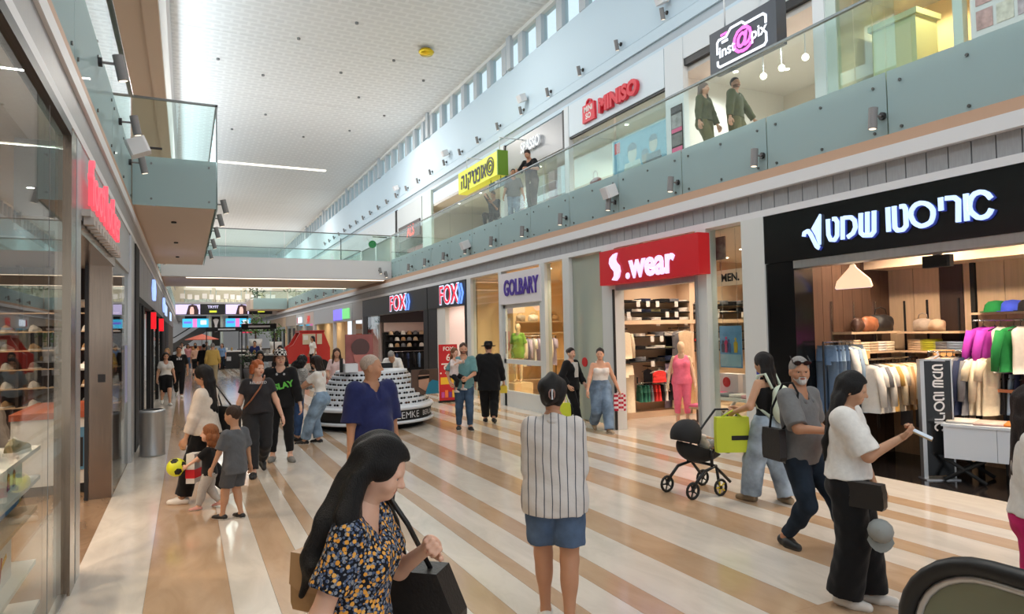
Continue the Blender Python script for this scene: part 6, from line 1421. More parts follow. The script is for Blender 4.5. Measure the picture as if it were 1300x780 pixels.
os_ = thing('hanging_sign', 'small teal sign under the yellow box sign', 'sign', (9.7, 20.4, 6.9)); MB().box((9.5, 19.6, 6.88), (9.55, 20.9, 7.15)).build('board', mat('teal_dark', (60, 96, 100), .5), os_); [MB().cyl((9.53, y, 7.1), (9.53, y, 7.3), .012, n=4).build('rod', M_dark, os_) for y in (20.0, 20.8)]; hebrew(os_, ['nun', 'ayin', 'qof'], (9.495, 20.2, 7.02), RIGHTW, .5, M_letp, .09)
ofr = thing('storefront', 'open warm lit optician shop front behind the yellow sign', 'shop front', (10.6, 26, 5.2))
MB().box((10.42, 29.6, 5.18), (10.54, 30.9, 8.8)).build('column', M_steelcol, ofr); MB().box((11.5, 22.2, 5.2), (12.0, 29.4, 6.3)).build('counter', M_pgreen, ofr); MB().box((13.4, 22.2, 5.3), (13.9, 29.4, 7.2)).build('wall_display', mat('opt_display', (206, 176, 110), .5, noise=.4, nscale=6), ofr)
rs = thing('storefront', 'upper shop front with bright red lettering beyond the pale green column', 'shop front', (10.6, 33, 5.2))
MB().box((10.42, 31.0, 7.3), (10.5, 35.2, 8.75)).build('sign_panel', mat('panel_lightgrey', (190, 196, 198), .5), rs); MB().box((10.36, 31.2, 6.9), (10.44, 34.8, 7.7)).build('sign_band', mat('band_dark', (60, 50, 50), .5), rs); text('ALS', .75, (10.34, 32.6, 7.25), RIGHTW, emis('letter_orange', (226, 60, 30), .9), rs, bold=.03)
MB().box((10.42, 35.2, 5.18), (10.55, 35.6, 8.8)).build('column', M_blackm, rs); MB().box((10.9, 31.2, 5.2), (11.3, 35, 6.6)).build('display', mat('disp_red', (170, 120, 116), .5, noise=.4, nscale=5), rs)
fs2 = thing('storefront', 'pale upper shop front with a hanging round sign beyond the red lettering', 'shop front', (10.6, 45, 5.2)); MB().box((10.44, 35.7, 7.5), (10.55, 70, 8.8)).build('fascia', M_up_white, fs2)
for i in range(9): MB().box((10.46, 36+3.8*i, 5.2), (10.52, 36.4+3.8*i, 7.5)).build('mullion', M_steelcol, fs2)
MB().box((10.50, 36, 5.2), (10.51, 70, 7.5)).build('glass_pane', M_greenpane, fs2)
t = thing('round_sign', 'white round blade sign over the far upper gallery', 'sign', (9.8, 37.5, 7)); MB().cyl((9.6, 37.4, 7.6), (9.6, 37.5, 7.6), .34, n=18).build('disc', M_up_white, t); MB().cyl((9.6, 37.39, 7.15), (9.6, 37.5, 7.15), .22, n=14).build('green_disc', F_green, t, 'green lower disc'); MB().box((9.6, 37.4, 7.55), (10.5, 37.46, 7.6)).build('bracket', M_dark, t)
t = thing('wall_screen', 'small blue screen on an arm over the far upper gallery', 'screen', (9.8, 47, 6.5)); MB().box((9.3, 46.9, 6.2), (10.3, 47.1, 7.1)).build('case', M_dark, t); MB().box((9.38, 46.88, 6.28), (10.22, 46.9, 7.02)).build('screen_face', emis('screen_sky', (150, 206, 236), 1.0), t); MB().cyl((9.8, 47, 7.1), (9.8, 47, 8.8), .03, n=6).build('pole', M_dark, t)
# ================================================================== SPOTLIGHTS ON THE BALUSTRADES AND WALLS
def spotlight(name, label, base, out, group, kind='tube', hd=(0, 0, -1)):
    """mount at base, arm along out, lamp cylinder"""
    t = thing(name, label, 'spotlight', base, 0, group); b = Vector(base); o = Vector(out); tip = b+o
    MB().cyl(b, b+o.normalized()*.04, .05, n=10).build('mount', M_dark, t); MB().cyl(b, tip, .014, n=6).build('arm', M_grey, t)
    h = Vector(hd).normalized(); MB().cyl(tip-h*.10, tip+h*.17, .055, n=12).build('lamp_head', M_grey, t); MB().cyl(tip+h*.168, tip+h*.174, .042, n=12).build('lens', emis('lens_warm', (255, 236, 210), 1.6), t)
    return t
kd = None
G1 = spotlight('spotlight', 'grey cylinder spotlight bracketed to the right upper glass balustrade', (8.02, 5.40, 4.66), (-.15, 0.04, 0), 'spotlights on the right upper balustrade', hd=(-.05, .05, -1))
kd = kids_index()
G1['label'] = 'nearest grey cylinder spotlight on the right upper glass balustrade'
for i in range(1, 11): dup(G1, (8.02, 5.40+1.97*i, 4.64), 0, f'{ORD[i]} nearest grey cylinder spotlight on the right upper glass balustrade', kd=kd)
for i, y in enumerate((37, 40, 43, 46, 49, 52, 55)): dup(G1, (8.02, y, 4.64), 0, f'{ORD[i]} grey cylinder spotlight on the right balustrade beyond the bridge', 'spotlights on the right balustrade beyond the bridge', kd=kd)
G2 = spotlight('spotlight', 'grey cylinder spotlight on the white wall above the upper shops', (10.5, 12.45, 9.66), (-.14, .03, 0), 'spotlights on the wall above the upper shops', hd=(.3, .15, -1))
kd = kids_index()
G2['label'] = 'nearest grey spotlight on the white wall above the upper shops'
for i in range(1, 24): dup(G2, (10.5, 12.45+1.9*i, 9.65), 0, f'{ORD[i]} nearest grey spotlight on the white wall above the upper shops', kd=kd)
def speaker(name, label, c, rz, group=None):
    t = thing(name, label, 'speaker', c, rz, group); mb = MB(); mb.x = wmat(t) @ Matrix.Rotation(.4, 4, 'X')
    mb.bbox((-.13, -.16, -.12), (.13, .12, .12), .03); mb.build('case', M_cornice, t); mb = MB(); mb.x = wmat(t); mb.cyl((0, .1, 0), (.0, .3, 0), .02, n=6); mb.build('bracket', M_dark, t); return t
for y, lb in ((12.4, 'nearest'), (19.8, 'second nearest'), (27.3, 'third nearest'), (34.9, 'farthest')): speaker('wall_speaker', f'{lb} white speaker on the wall above the upper shops', (10.3, y, 9.95), PI/2+PI)
speaker('wall_speaker', 'white speaker box on the right upper balustrade, under the white upper shop', (7.88, 11.3, 4.86), PI+PI/2); speaker('wall_speaker', 'white speaker box on the right upper balustrade, under the yellow sign', (7.88, 19.2, 4.75), PI+PI/2)
for (x, y, z), hd, lb in (((-.84, 8.19, 4.97), (.2, .15, -1), 'grey spotlight on the left upper balustrade, nearest'), ((-.84, 10.6, 5.04), (.2, .15, -1), 'grey spotlight on the left upper balustrade, middle'), ((-.84, 12.4, 4.9), (.2, .1, -1), 'grey spotlight on the left upper balustrade, beside the balcony corner')): spotlight('spotlight', lb, (x, y, z), (.20, 0, 0), None, hd=hd)
speaker('wall_speaker', 'white speaker box on the left upper balustrade before the balcony', (-.62, 11.2, 4.86), -PI/2)
for i, y in enumerate((14.2, 15.9, 17.8, 20.0, 22.6)): spotlight('spotlight', ('nearest', 'second', 'third', 'fourth', 'farthest')[i]+' grey spotlight on the outer side of the projecting balcony', (.52, y, 4.62), (.16, 0, 0), None, hd=(.25, .1, -1))
spotlight('spotlight', 'grey spotlight on the left balustrade just beyond the projecting balcony', (-.84, 25.6, 4.7), (.16, 0, 0), None, hd=(.25, .1, -1))
for i, dx in enumerate((0, .25)): spotlight('spotlight', ('left', 'right')[i]+' grey spotlight at the right end of the bridge', (7.5+dx, 28.13, 4.75-.15*i), (0, -.14, 0), None, hd=(.1, -.2, -1))
# ================================================================== FAR END OF THE MALL
fe = struct('floor_far_gallery', MB().box((-.9, 66, 4.0), (10, 90, 5.2)), M_cornice)
for i in range(4): MB().box((-.9+2.05*i, 65.9, 4.07), (1.1+2.05*i, 65.99, 5.02)).build('screen_frame', M_blackm, fe)
for i in range(4):
    t = thing('led_screen', ('first', 'second', 'third', 'fourth')[i]+' advert screen from the left on the far gallery, '+('showing a woman on lilac' if i % 2 == 0 else 'black with white and yellow text'), 'screen', (.1+2.05*i, 65.85, 4.1))
    x = -.85+2.05*i; m = emis('screen_lilac', (206, 196, 240), 1.0) if i % 2 == 0 else emis('screen_black', (20, 22, 26), .6)
    MB().box((x, 65.84, 4.10), (x+1.98, 65.89, 4.98)).build('screen_face', m, t)
    if i % 2 == 0:
        mb = place(MB(), (x+1.35, 65.835, 4.1), FRONTW); mb.prism([(-.5, 0), (.5, 0), (.52, .35), (.36, .78), (0, .88), (-.3, .78), (-.42, .35)], 0, .004); mb.build('pictured_hair', emis('pic_hair', (54, 34, 36), .8), t)
        mb = place(MB(), (x+1.32, 65.83, 4.1), FRONTW); mb.prism([(-.16, 0), (.16, 0), (.17, .4), (.1, .66), (-.1, .66), (-.17, .4)], 0, .004); mb.build('pictured_face', emis('pic_face', (220, 180, 170), .9), t)
    else:
        text('TRYIT', .34, (x+1.0, 65.83, 4.74), FRONTW, emis('scr_text', (200, 196, 230), .9), t, bold=.01); MB().box((x+.7, 65.825, 4.25), (x+1.3, 65.835, 4.42)).build('yellow_bar', emis('scr_yellow', (206, 216, 60), .9), t, 'yellow bar')
for i, x in enumerate((-.3, 3.35)):
    t = thing('led_screen', ('left', 'right')[i]+' cyan and pink advert screen under the far gallery', 'screen', (x+1, 68, 2.9)); MB().box((x+.2, 67.95, 3.7), (x+2.0, 68.0, 4.02)).build('hanger_plate', M_dark, t); MB().box((x, 67.9, 2.95), (x+2.2, 68, 3.75)).build('screen_face', emis('screen_cyan', (70, 190, 236), 1.1), t); MB().box((x+.85, 67.88, 2.95), (x+1.2, 67.9, 3.75)).build('pink_band', emis('screen_pink', (240, 130, 200), 1.0), t, 'pink band'); MB().box((x+.1, 67.88, 3.3), (x+.75, 67.9, 3.5)).build('text_band', emis('screen_violet', (120, 120, 230), 1.0), t); MB().box((x+1.5, 67.88, 3.2), (x+2.0, 67.9, 3.6)).build('text_band', M_white_led, t)
for i, x in enumerate((1.95, 2.95)):
    t = thing('column', ('left', 'right')[i]+' slim pale column beside the black clothes poster far down the mall', 'column', (x, 66.5, 0)); MB().cyl((x, 66.5, 0), (x, 66.5, 4.0), .12, n=12).build('shaft', M_steelcol, t); MB().cyl((x, 66.5, 0), (x, 66.5, .12), .17, n=12).build('foot', M_grey, t)
t = thing('poster', 'tall black poster of a white dress between the far columns', 'poster', (2.45, 66.6, 1.6)); MB().box((2.12, 66.55, 1.2), (2.8, 66.6, 3.9)).build('board', M_blackm, t); mb = place(MB(), (2.46, 66.54, 2.5), FRONTW); mb.prism([(-.12, 0), (.12, 0), (.1, .6), (.24, 1.1), (.1, 1.2), (-.1, 1.2), (-.24, 1.1), (-.1, .6)], 0, .005); mb.build('pictured_dress', M_letp, t)
es = thing('escalator', 'dark escalator rising to the right at the far end of the mall', 'escalator', (0, 68, 0))
mb = MB(); mb.prism([(-2.2, .2), (-.6, .9), (1.75, 2.6), (2.0, 3.1), (1.75, 3.4), (-.9, 1.6), (-2.2, 1.0)], 68.2, 69.6, 'y'); mb.build('truss', mat('esc_grey', (64, 62, 60), .5), es)
mb = MB(); mb.tube([(-2.2, 68.2, 1.5), (-.9, 68.2, 2.1), (1.7, 68.2, 3.85)], .05, 6); mb.build('handrail', M_blackm, es); MB().box((-.9, 69.7, 0), (1.8, 69.8, 1.2)).build('side_panel', mat('orange_brown', (180, 96, 70), .6), es)
# foliage on the upper far level
def bush(name, label, c, r, m, n=70, cat='plant', pot=None, ground=None):
    t = thing(name, label, cat, (c[0], c[1], c[2]-r)); rnd = random.Random(int(c[0]*77)); mb = MB()
    for i in range(n):
        a, b = rnd.random()*2*PI, math.acos(2*rnd.random()-1); k = r*(.45+.6*rnd.random()); p = Vector((c[0]+k*math.sin(b)*math.cos(a), c[1]+k*math.sin(b)*math.sin(a), c[2]+k*math.cos(b)*.9))
        d = Vector((rnd.uniform(-1, 1), rnd.uniform(-1, 1), rnd.uniform(-.4, 1))).normalized(); q = d.orthogonal().normalized(); L = r*.34
        mb._add([tuple(p), tuple(p+d*L*.5+q*L*.22), tuple(p+d*L), tuple(p+d*L*.5-q*L*.22)], [(0, 1, 2, 3)])
    o = mb.build('foliage', m, t); o['kind'] = 'stuff'; MB().cyl((c[0], c[1], c[2]-r*1.0), (c[0], c[1], c[2]), .05, n=6).build('stem', M_brown_wood, t)
    if ground is not None: MB().box((c[0]-.3, c[1]-.3, ground), (c[0]+.3, c[1]+.3, c[2]-r-.44)).build('planter', pot or M_grey, t)
    if pot: MB().lathe([(.001, 0), (.3, 0), (.38, .5), (.34, .5), (.3, .45), (.001, .45)], (c[0], c[1], c[2]-r-.45), 12).build('pot', pot, t)
    return t
M_leaf = mat('leaf_green', (86, 116, 56), .6, noise=.3, nscale=6); M_leafd = mat('leaf_dark', (58, 84, 52), .6, noise=.3, nscale=6)
for i, (x, y, z, r, m, lb) in enumerate(((5.6, 62, 6.3, 1.1, M_leafd, 'dark hanging plant on the upper gallery beyond the bridge, left'), (8.6, 60, 6.4, 1.1, M_leafd, 'dark hanging plant on the upper gallery beyond the bridge, right'))): bush('potted_plant', lb, (x, y, z), r, m, 120, pot=M_grey, ground=5.18 if z-r-.45 > 5.2 else None)
struct('floor_gallery_return', MB().box((5.0, 61.2, 4.36), (8.03, 66, 5.18)), M_soffit)
t = thing('glass_balustrade', 'frosted balustrade turning the corner at the far right gallery', 'balustrade', (6.7, 61, 4.35)); MB().box((5.2, 61.0, 4.35), (8.0, 61.02, 5.9)).build('glass_panel', M_glassR, t); MB().box((5.2, 60.98, 4.35), (8.0, 60.99, 5.3)).build('frosted_film', M_frost, t); MB().box((5.2, 60.98, 5.9), (8.0, 61.03, 5.95)).build('handrail', M_handrail, t)
wallbox('wall_foodcourt', (-6, 84, 5.2), (14, 84.2, 9), mat('foodcourt_wall', (196, 190, 170), .7)); 
for i, (x, lb, c) in enumerate(((0, 'left', (150, 160, 150)), (3.2, 'middle', (190, 186, 160)), (6.4, 'right', (160, 156, 150)))):
    t = thing('food_stall', f'{lb} pale food court stall on the far upper gallery', 'stall', (x, 82, 5.2)); MB().box((x-.2, 81.5, 5.2), (x+2.6, 82.5, 6.3)).build('counter', mat('stall%d' % i, c, .6, noise=.3, nscale=4), t); MB().box((x-.2, 81.6, 7.3), (x+2.6, 82.4, 8.0)).build('sign_board', mat('stalls%d' % i, (206, 204, 190), .6), t)
    for xx in (x-.15, x+2.5): MB().cyl((xx, 82, 6.3), (xx, 82, 7.3), .05, n=6).build('post', M_steelcol, t)
for i in range(14):
    x = -.3+.62*i; t = thing('cafe_chair', 'pale cafe chair on the far upper gallery', 'chair', (x, 68+(i % 3)*1.2, 5.2), 0, 'cafe chairs on the far upper gallery'); MB().box((x-.2, 68+(i % 3)*1.2-.2, 5.62), (x+.2, 68+(i % 3)*1.2+.2, 5.66)).build('seat', M_white, t); MB().box((x-.2, 68+(i % 3)*1.2+.17, 5.66), (x+.2, 68+(i % 3)*1.2+.2, 6.1)).build('backrest', M_white, t)
    for a in (-.17, .17):
        for b in (-.17, .17): MB().cyl((x+a, 68+(i % 3)*1.2+b, 5.2), (x+a, 68+(i % 3)*1.2+b, 5.62), .015, n=4).build('leg', M_grey, t)
# ---- centre stalls, red van
rv = thing('food_van', 'red food van with a serving window in the middle of the mall', 'van', (6.1, 39, 0))
M_van = mat('van_red', (190, 50, 42), .35, coat=.3); VP_ = [(5.05, .45), (7.3, .45), (7.3, 1.3), (6.95, 2.2), (5.7, 2.2), (5.3, 1.5), (5.05, 1.35)]
for y in (38.2, 39.8): mb = MB(); mb.prism(VP_, y, y+.15, 'y'); mb.build('side_panel', M_van, rv)
MB().box((5.65, 38.2, 2.16), (7.0, 39.95, 2.28)).build('roof', M_van, rv); MB().box((5.8, 38.16, 1.5), (6.85, 38.2, 2.08)).build('serving_window', mat('van_inside', (206, 190, 160), .6), rv, 'cream serving window'); MB().box((6.5, 38.14, 1.5), (6.57, 38.2, 2.08)).build('window_post', M_van, rv)
for x in (5.5, 6.9): MB().cyl((x, 38.14, .32), (x, 38.4, .32), .32, n=16).build('wheel', M_blackm, rv)
MB().box((5.85, 38.15, 1.75), (6.1, 38.165, 2.0)).build('menu_board', M_white, rv)
for (x, y, w_, lb, m) in ((3.2, 35, 1.6, 'white bakery stall with dark counter front in the middle of the mall', M_white), (2.3, 46, 2.4, 'pale stall far down the middle of the mall', M_white), (4.6, 52, 2.4, 'dark stall far down the middle of the mall', M_dark)):
    t = thing('stall', lb, 'stall', (x, y, 0)); MB().box((x-w_/2, y-.6, 0), (x+w_/2, y+.6, 1.05)).build('counter', M_dark if m is M_white else M_grey, t); MB().box((x-w_/2-.05, y-.65, 1.05), (x+w_/2+.05, y+.65, 1.12)).build('counter_top', m, t); MB().box((x-w_/2, y-.55, 2.35), (x+w_/2, y-.48, 2.62)).build('name_board', M_blackm, t); MB().box((x-.5, y-.56, 2.44), (x+.5, y-.55, 2.53)).build('board_text', M_letp, t)
    for xx in (x-w_/2+.05, x+w_/2-.05): MB().cyl((xx, y, 1.1), (xx, y, 2.6), .03, n=6).build('post', M_dark, t)
    for i in range(4): MB().box((x-w_/2+.1+.36*i, y-.62, .5), (x-w_/2+.36+.36*i, y-.6, .76)).build('front_print', M_letp, t)
    for i in range(5): solo('glass_jar', MB().lathe([(.001, 0), (.06, 0), (.065, .15), (.04, .2), (.04, .22), (.001, .22)], (x-w_/2+.3+.3*i, y-.3, 1.12), 8), mat('jar_%d' % (i % 3), ((230, 226, 220), (190, 150, 90), (150, 170, 190))[i % 3], .4), f'{ORD[i]} jar from the left on the '+lb.split(' stall')[0]+' stall', 'jar', (x-w_/2+.3+.3*i, y-.3, 1.12), f'jars on the stall at {int(y)} metres' if False else 'jars on the '+lb.split(' stall')[0]+' stall')
bush('potted_tree', 'bright green bushy plant standing behind the redhead woman', (3.7, 42, 2.55), .75, M_leaf, 150, pot=M_white, ground=0.0); bush('potted_tree', 'smaller green plant right of the bushy one down the mall', (5.0, 43.5, 2.2), .6, M_leaf, 120, pot=M_white, ground=0.0); bush('potted_plant', 'low green plant beside the white bakery stall', (2.75, 33.2, .95), .5, M_leafd, 90, pot=M_grey)
t = thing('banner', 'pink red square banner hanging far down the mall', 'sign', (4.6, 60, 2.6)); MB().box((4.2, 60, 2.3), (5.0, 60.05, 3.1)).build('face', emis('banner_red', (206, 60, 90), .5), t); MB().cyl((4.6, 60.06, 0), (4.6, 60.06, 3.1), .03, n=6).build('pole', M_dark, t)
t = thing('umbrella', 'orange red parasol under the far escalator', 'umbrella', (1.2, 62, 0)); MB().lathe([(.001, 2.3), (1.3, 1.85), (1.3, 1.80), (.001, 2.2)], (1.2, 62, 0), 10, False).build('canopy', mat('parasol', (190, 90, 66), .7), t); MB().cyl((1.2, 62, 0), (1.2, 62, 2.25), .03, n=6).build('pole', M_grey, t)
# ================================================================== EYEWEAR KIOSK
KX, KY = 3.73, 14.75
kk = thing('eyewear_kiosk', 'round stepped white eyewear kiosk with lettering on a black band', 'kiosk', (KX, KY, 0))
M_kw = mat('kiosk_white', (222, 226, 232), .35)
MB().lathe([(1.122, 0), (1.139, .10), (1.275, .12)], (KX, KY, 0), 48).build('plinth', M_blackm, kk); MB().lathe([(1.241, .12), (1.360, .12), (1.377, .15), (1.360, .18), (1.317, .18)], (KX, KY, 0), 64).build('lower_rim', M_kw, kk)
MB().lathe([(1.300, .18), (1.317, .40)], (KX, KY, 0), 64).build('lettered_band', M_blackm, kk, 'black lettered band'); MB().lathe([(1.275, .40), (1.360, .40), (1.377, .44), (1.343, .48), (1.275, .48)], (KX, KY, 0), 64).build('upper_rim', M_kw, kk)
tiers = []
for i in range(7):
    r0, r1, z = 1.292-.072*i, 1.224-.072*i, .48+.098*i; tiers.append((r0, z))
    MB().lathe([(r0, z), (r0, z+.03), (r1+.008, z+.035), (r1, z+.098)], (KX, KY, 0), 64).build('tier', M_kw, kk)
MB().lathe([(0.786, 1.166), (0.786, 1.20), (0.383, 1.20), (0.383, 1.1)], (KX, KY, 0), 48).build('counter_top', M_kw, kk)
def arctext(s_, r, z0, size, a_c, m, parent, adv=.95):
    wd = [textmesh(c, size, align='LEFT') if c != ' ' else None for c in s_]
    ws_ = [(max(v.co.x for v in w.vertices)-min(v.co.x for v in w.vertices)+size*.12 if w else size*.4) for w in wd]; tot = sum(ws_); u = -tot/2
    for c, w, q in zip(s_, wd, ws_):
        if w:
            a = a_c+(u+q/2)/r; x0 = min(v.co.x for v in w.vertices); w.transform(Matrix.Translation((-x0-q/2+size*.06, 0, 0)))
            n_ = Vector((math.cos(a), math.sin(a), 0)); t_ = Vector((-math.sin(a), math.cos(a), 0)); M_ = Matrix(((t_.x, 0, n_.x, KX+n_.x*r), (t_.y, 0, n_.y, KY+n_.y*r), (0, 1, 0, z0), (0, 0, 0, 1)))
            w.transform(wmat(parent).inverted() @ M_); w.materials.clear(); w.materials.append(m); link('letter', w, parent)
        u += q
arctext('LEMKE', 1.322, .285, .20, math.radians(-69), M_letp, kk); arctext('BERLIN', 1.322, .285, .15, math.radians(-40), M_letp, kk); arctext('LEMKE', 1.322, .285, .20, math.radians(-215), M_letp, kk)
# sunglasses on the tiers
gmb = MB(); 
for s in (-1, 1): gmb.prism([(s*.035+.030*math.cos(a), .022*math.sin(a)) for a in np.linspace(0, 2*PI, 9)[:-1]], -.004, .004, 'y'); gmb.box((s*.066-.003, .0, -.004), (s*.066+.003, .10, .004))
gmb.box((-.008, -.003, -.004), (.008, .003, .006))
TN = ('lowest', 'second lowest', 'third lowest', 'middle', 'third highest', 'second highest', 'topmost')
g0 = gmb.build('sunglasses', [mat('glasses_black', (22, 20, 22), .2)]); gd = g0.data; gm = [gd]
g2 = gd.copy(); g2.materials[0] = mat('glasses_brown', (84, 56, 40), .2); gm.append(g2); first = True
for i, (r, z) in enumerate(tiers):
    n_ = 21-1*i
    for k in range(n_):
        a = math.radians(-198+(188.0)*(k+.5)/n_); q = 1 if (k*5+i*3) % 7 == 0 else 0
        o = g0 if first else bpy.data.objects.new('sunglasses', gm[q]); 
        if not first: COL.objects.link(o)
        first = False; rr = r-.045
        o.location = (KX+rr*math.cos(a), KY+rr*math.sin(a), z+.062); o.rotation_euler = (0, 0, a+PI/2)
        tag(o, f"{('black', 'brown')[q]} sunglasses, {ORD[k]} from the left on the {TN[i]} tier of the white kiosk", 'sunglasses', f"{('black', 'brown')[q]} sunglasses on the {TN[i]} kiosk tier")
t = thing('advert_panel', 'tall kiosk advert panel with a close-up of a reddish face', 'poster', (3.45, 13.7, 1.2)); MB().box((3.08, 14.4, 1.2), (3.68, 14.46, 2.0)).build('board', mat('ad_red', (150, 84, 80), .5, noise=.25, nscale=3), t)
MB().box((3.3, 14.385, 1.20), (3.5, 14.4, 1.55)).build('pictured_neck', mat('ad_skin', (196, 128, 116), .5), t); mb = place(MB(), (3.4, 14.39, 1.62), FRONTW); mb.prism([(.2*math.cos(a), .1+.19*math.sin(a)) for a in np.linspace(0, 2*PI, 17)[:-1]], 0, .006); mb.build('pictured_hair', mat('ad_hair', (84, 56, 54), .5), t); mb = place(MB(), (3.4, 14.38, 1.5), FRONTW); mb.prism([(-.13, -.1), (.13, -.1), (.16, .06), (-.16, .06)], 0, .006); mb.build('pictured_face', mat('ad_face', (186, 112, 102), .5), t)
t = thing('advert_panel', 'kiosk advert panel of a bearded man in sunglasses and blue', 'poster', (4.75, 13.9, .75)); RA = Matrix.Translation((4.72, 14.02, .70)) @ Matrix.Rotation(math.radians(12), 4, 'Z')
def adp(nm, m, pts, d):
    mb = MB(); mb.x = RA @ Matrix.Translation((0, d, 0)) @ FRONTW.to_4x4(); mb.prism(pts, 0, .006); mb.build(nm, m, t)
MBa = MB(); MBa.x = RA; MBa.box((-.32, 0, -.05), (.36, .03, .50)); MBa.build('board', mat('ad_brown', (92, 70, 60), .5), t)
adp('pictured_shirt', mat('ad_blue', (40, 130, 160), .5), [(.02, -.05), (.35, -.05), (.35, .22), (.2, .26), (.08, .18)], -.002); adp('pictured_face', mat('ad_face2', (190, 146, 124), .5), [(-.15, .12), (.02, .02), (.1, .2), (.12, .42), (-.06, .46), (-.16, .36)], -.004); adp('pictured_sunglasses', M_black, [(-.17, .28), (.11, .30), (.11, .36), (-.17, .35)], -.010); adp('pictured_hair', M_dark_wood, [(-.16, .38), (.12, .38), (.12, .46), (0, .5), (-.12, .48)], -.008)
t = thing('till_stand', 'white till box and dark bottles on the kiosk counter', 'till', (3.1, 14.6, 1.2)); MB().bbox((3.0, 14.1, 1.2), (3.28, 14.35, 1.38), .02).build('till', M_kw, t); MB().box((2.92, 14.2, 1.2), (2.98, 14.26, 1.5)).build('card_reader', M_blackm, t)
ch = thing('stool', 'black rounded stool back behind the kiosk counter', 'chair', (4.15, 15.2, 0)); MB().bbox((3.95, 15.2, .95), (4.35, 15.26, 1.32), .02).build('backrest', M_blackm, ch); MB().box((3.95, 15.25, .7), (4.35, 15.6, .76)).build('seat', M_blackm, ch); MB().cyl((4.15, 15.4, 0), (4.15, 15.4, .7), .03, n=8).build('stem', M_chrome, ch); MB().cyl((4.15, 15.4, 0), (4.15, 15.4, .03), .22, n=12).build('foot', M_chrome, ch)
# ================================================================== ESCALATOR END IN THE FOREGROUND
ex = thing('escalator_balustrade', 'rounded black handrail end of an escalator in the lower right corner', 'escalator', (3.2, 1.6, 0))
EX, EY, EZ, ER = 3.2, 1.74, .52, .38
def loop(r): return [(EX, EY-3.0, EZ+r)]+[(EX, EY+r*1.05*math.sin(a), EZ+r*math.cos(a)) for a in np.linspace(0, PI, 17)]+[(EX, EY-3.0, EZ-r)]
mb = MB(); mb.tube(loop(ER), .042, 10); mb.build('handrail', mat('rubber_black', (20, 20, 20), .45), ex); mb = MB(); mb.tube(loop(ER-.055), .02, 8); mb.build('guide_rail', M_alu, ex)
P_ = [(p[1], p[2]) for p in loop(ER-.06)]; mb = MB(); mb.prism(P_, EX-.006, EX+.006, 'x'); mb.build('glass_panel', glass('esc_glass', (196, 206, 188), .10, frost=(150, 150, 128), frost_amt=.75), ex)
V_, Q_ = mesh_sdf([ell((EX+.12, EY-.33, .70), (.07, .17, .15), .02), cap((EX+.12, EY-.33, .55), (EX+.12, EY-.33, .1), .06, None, .05)], .02); mesh_obj('dark_stand_in', [tuple(p) for p in V_], Q_, M_blackm, None).data.transform(Matrix.Translation((0, 0, 0))); o = COL.objects[-1]; o.data.transform(wmat(ex).inverted()); o.parent = ex  # stands in for an unidentified black shape beside the handrail
MB().box((EX-.12, -2.5, 0), (EX+.12, EY+.1, .14)).build('skirt', M_alu, ex)
# ================================================================== THE PEOPLE OF THE PICTURE
def ramp_mat(name, build, rough=.85):
    if name in _M: return _M[name]
    m = mat(name, (128, 128, 128), rough, spec=.2, bump=.2, bscale=25); g = NT(m); tc = g.add('ShaderNodeTexCoord'); build(g, tc.outputs['Object'], g.n['Principled BSDF'].inputs['Base Color']); return m
def _floral(g, v, out):
    base = g.add('ShaderNodeRGB'); base.outputs[0].default_value = lin((26, 28, 36)); prev = base.outputs[0]
    for sc_, off, cs, th in ((58, (0, 0, 0), ((116, 128, 150), (160, 156, 150)), .40), (74, (3.1, 1.7, .4), ((66, 80, 112), (96, 110, 136)), .38), (46, (7.3, 2.2, 5.1), ((226, 150, 50), (236, 180, 96)), .36)):
        mp = g.add('ShaderNodeMapping'); mp.inputs['Location'].default_value = off; g.link(v, mp.inputs[0]); nz = g.add('ShaderNodeTexNoise', Scale=130.0); g.link(v, nz.inputs['Vector'])
        vo = g.add('ShaderNodeTexVoronoi', Scale=float(sc_)); vo.inputs['Randomness'].default_value = .8; g.link(mp.outputs[0], vo.inputs['Vector'])
        ad = g.add('ShaderNodeMath', operation='MULTIPLY_ADD'); ad.inputs[1].default_value = .28; g.link(nz.outputs['Fac'], ad.inputs[0]); g.link(vo.outputs['Distance'], ad.inputs[2])
        lt = g.add('ShaderNodeMath', operation='LESS_THAN'); lt.inputs[1].default_value = th+.14; g.link(ad.outputs[0], lt.inputs[0])
        cr = g.add('ShaderNodeMix', data_type='RGBA'); cr.inputs[6].default_value = lin(cs[0]); cr.inputs[7].default_value = lin(cs[1]); g.link(vo.outputs['Color'], cr.inputs[0])
        mx = g.add('ShaderNodeMix', data_type='RGBA'); g.link(lt.outputs[0], mx.inputs[0]); g.link(prev, mx.inputs[6]); g.link(cr.outputs[2], mx.inputs[7]); prev = mx.outputs[2]
    g.link(prev, out)
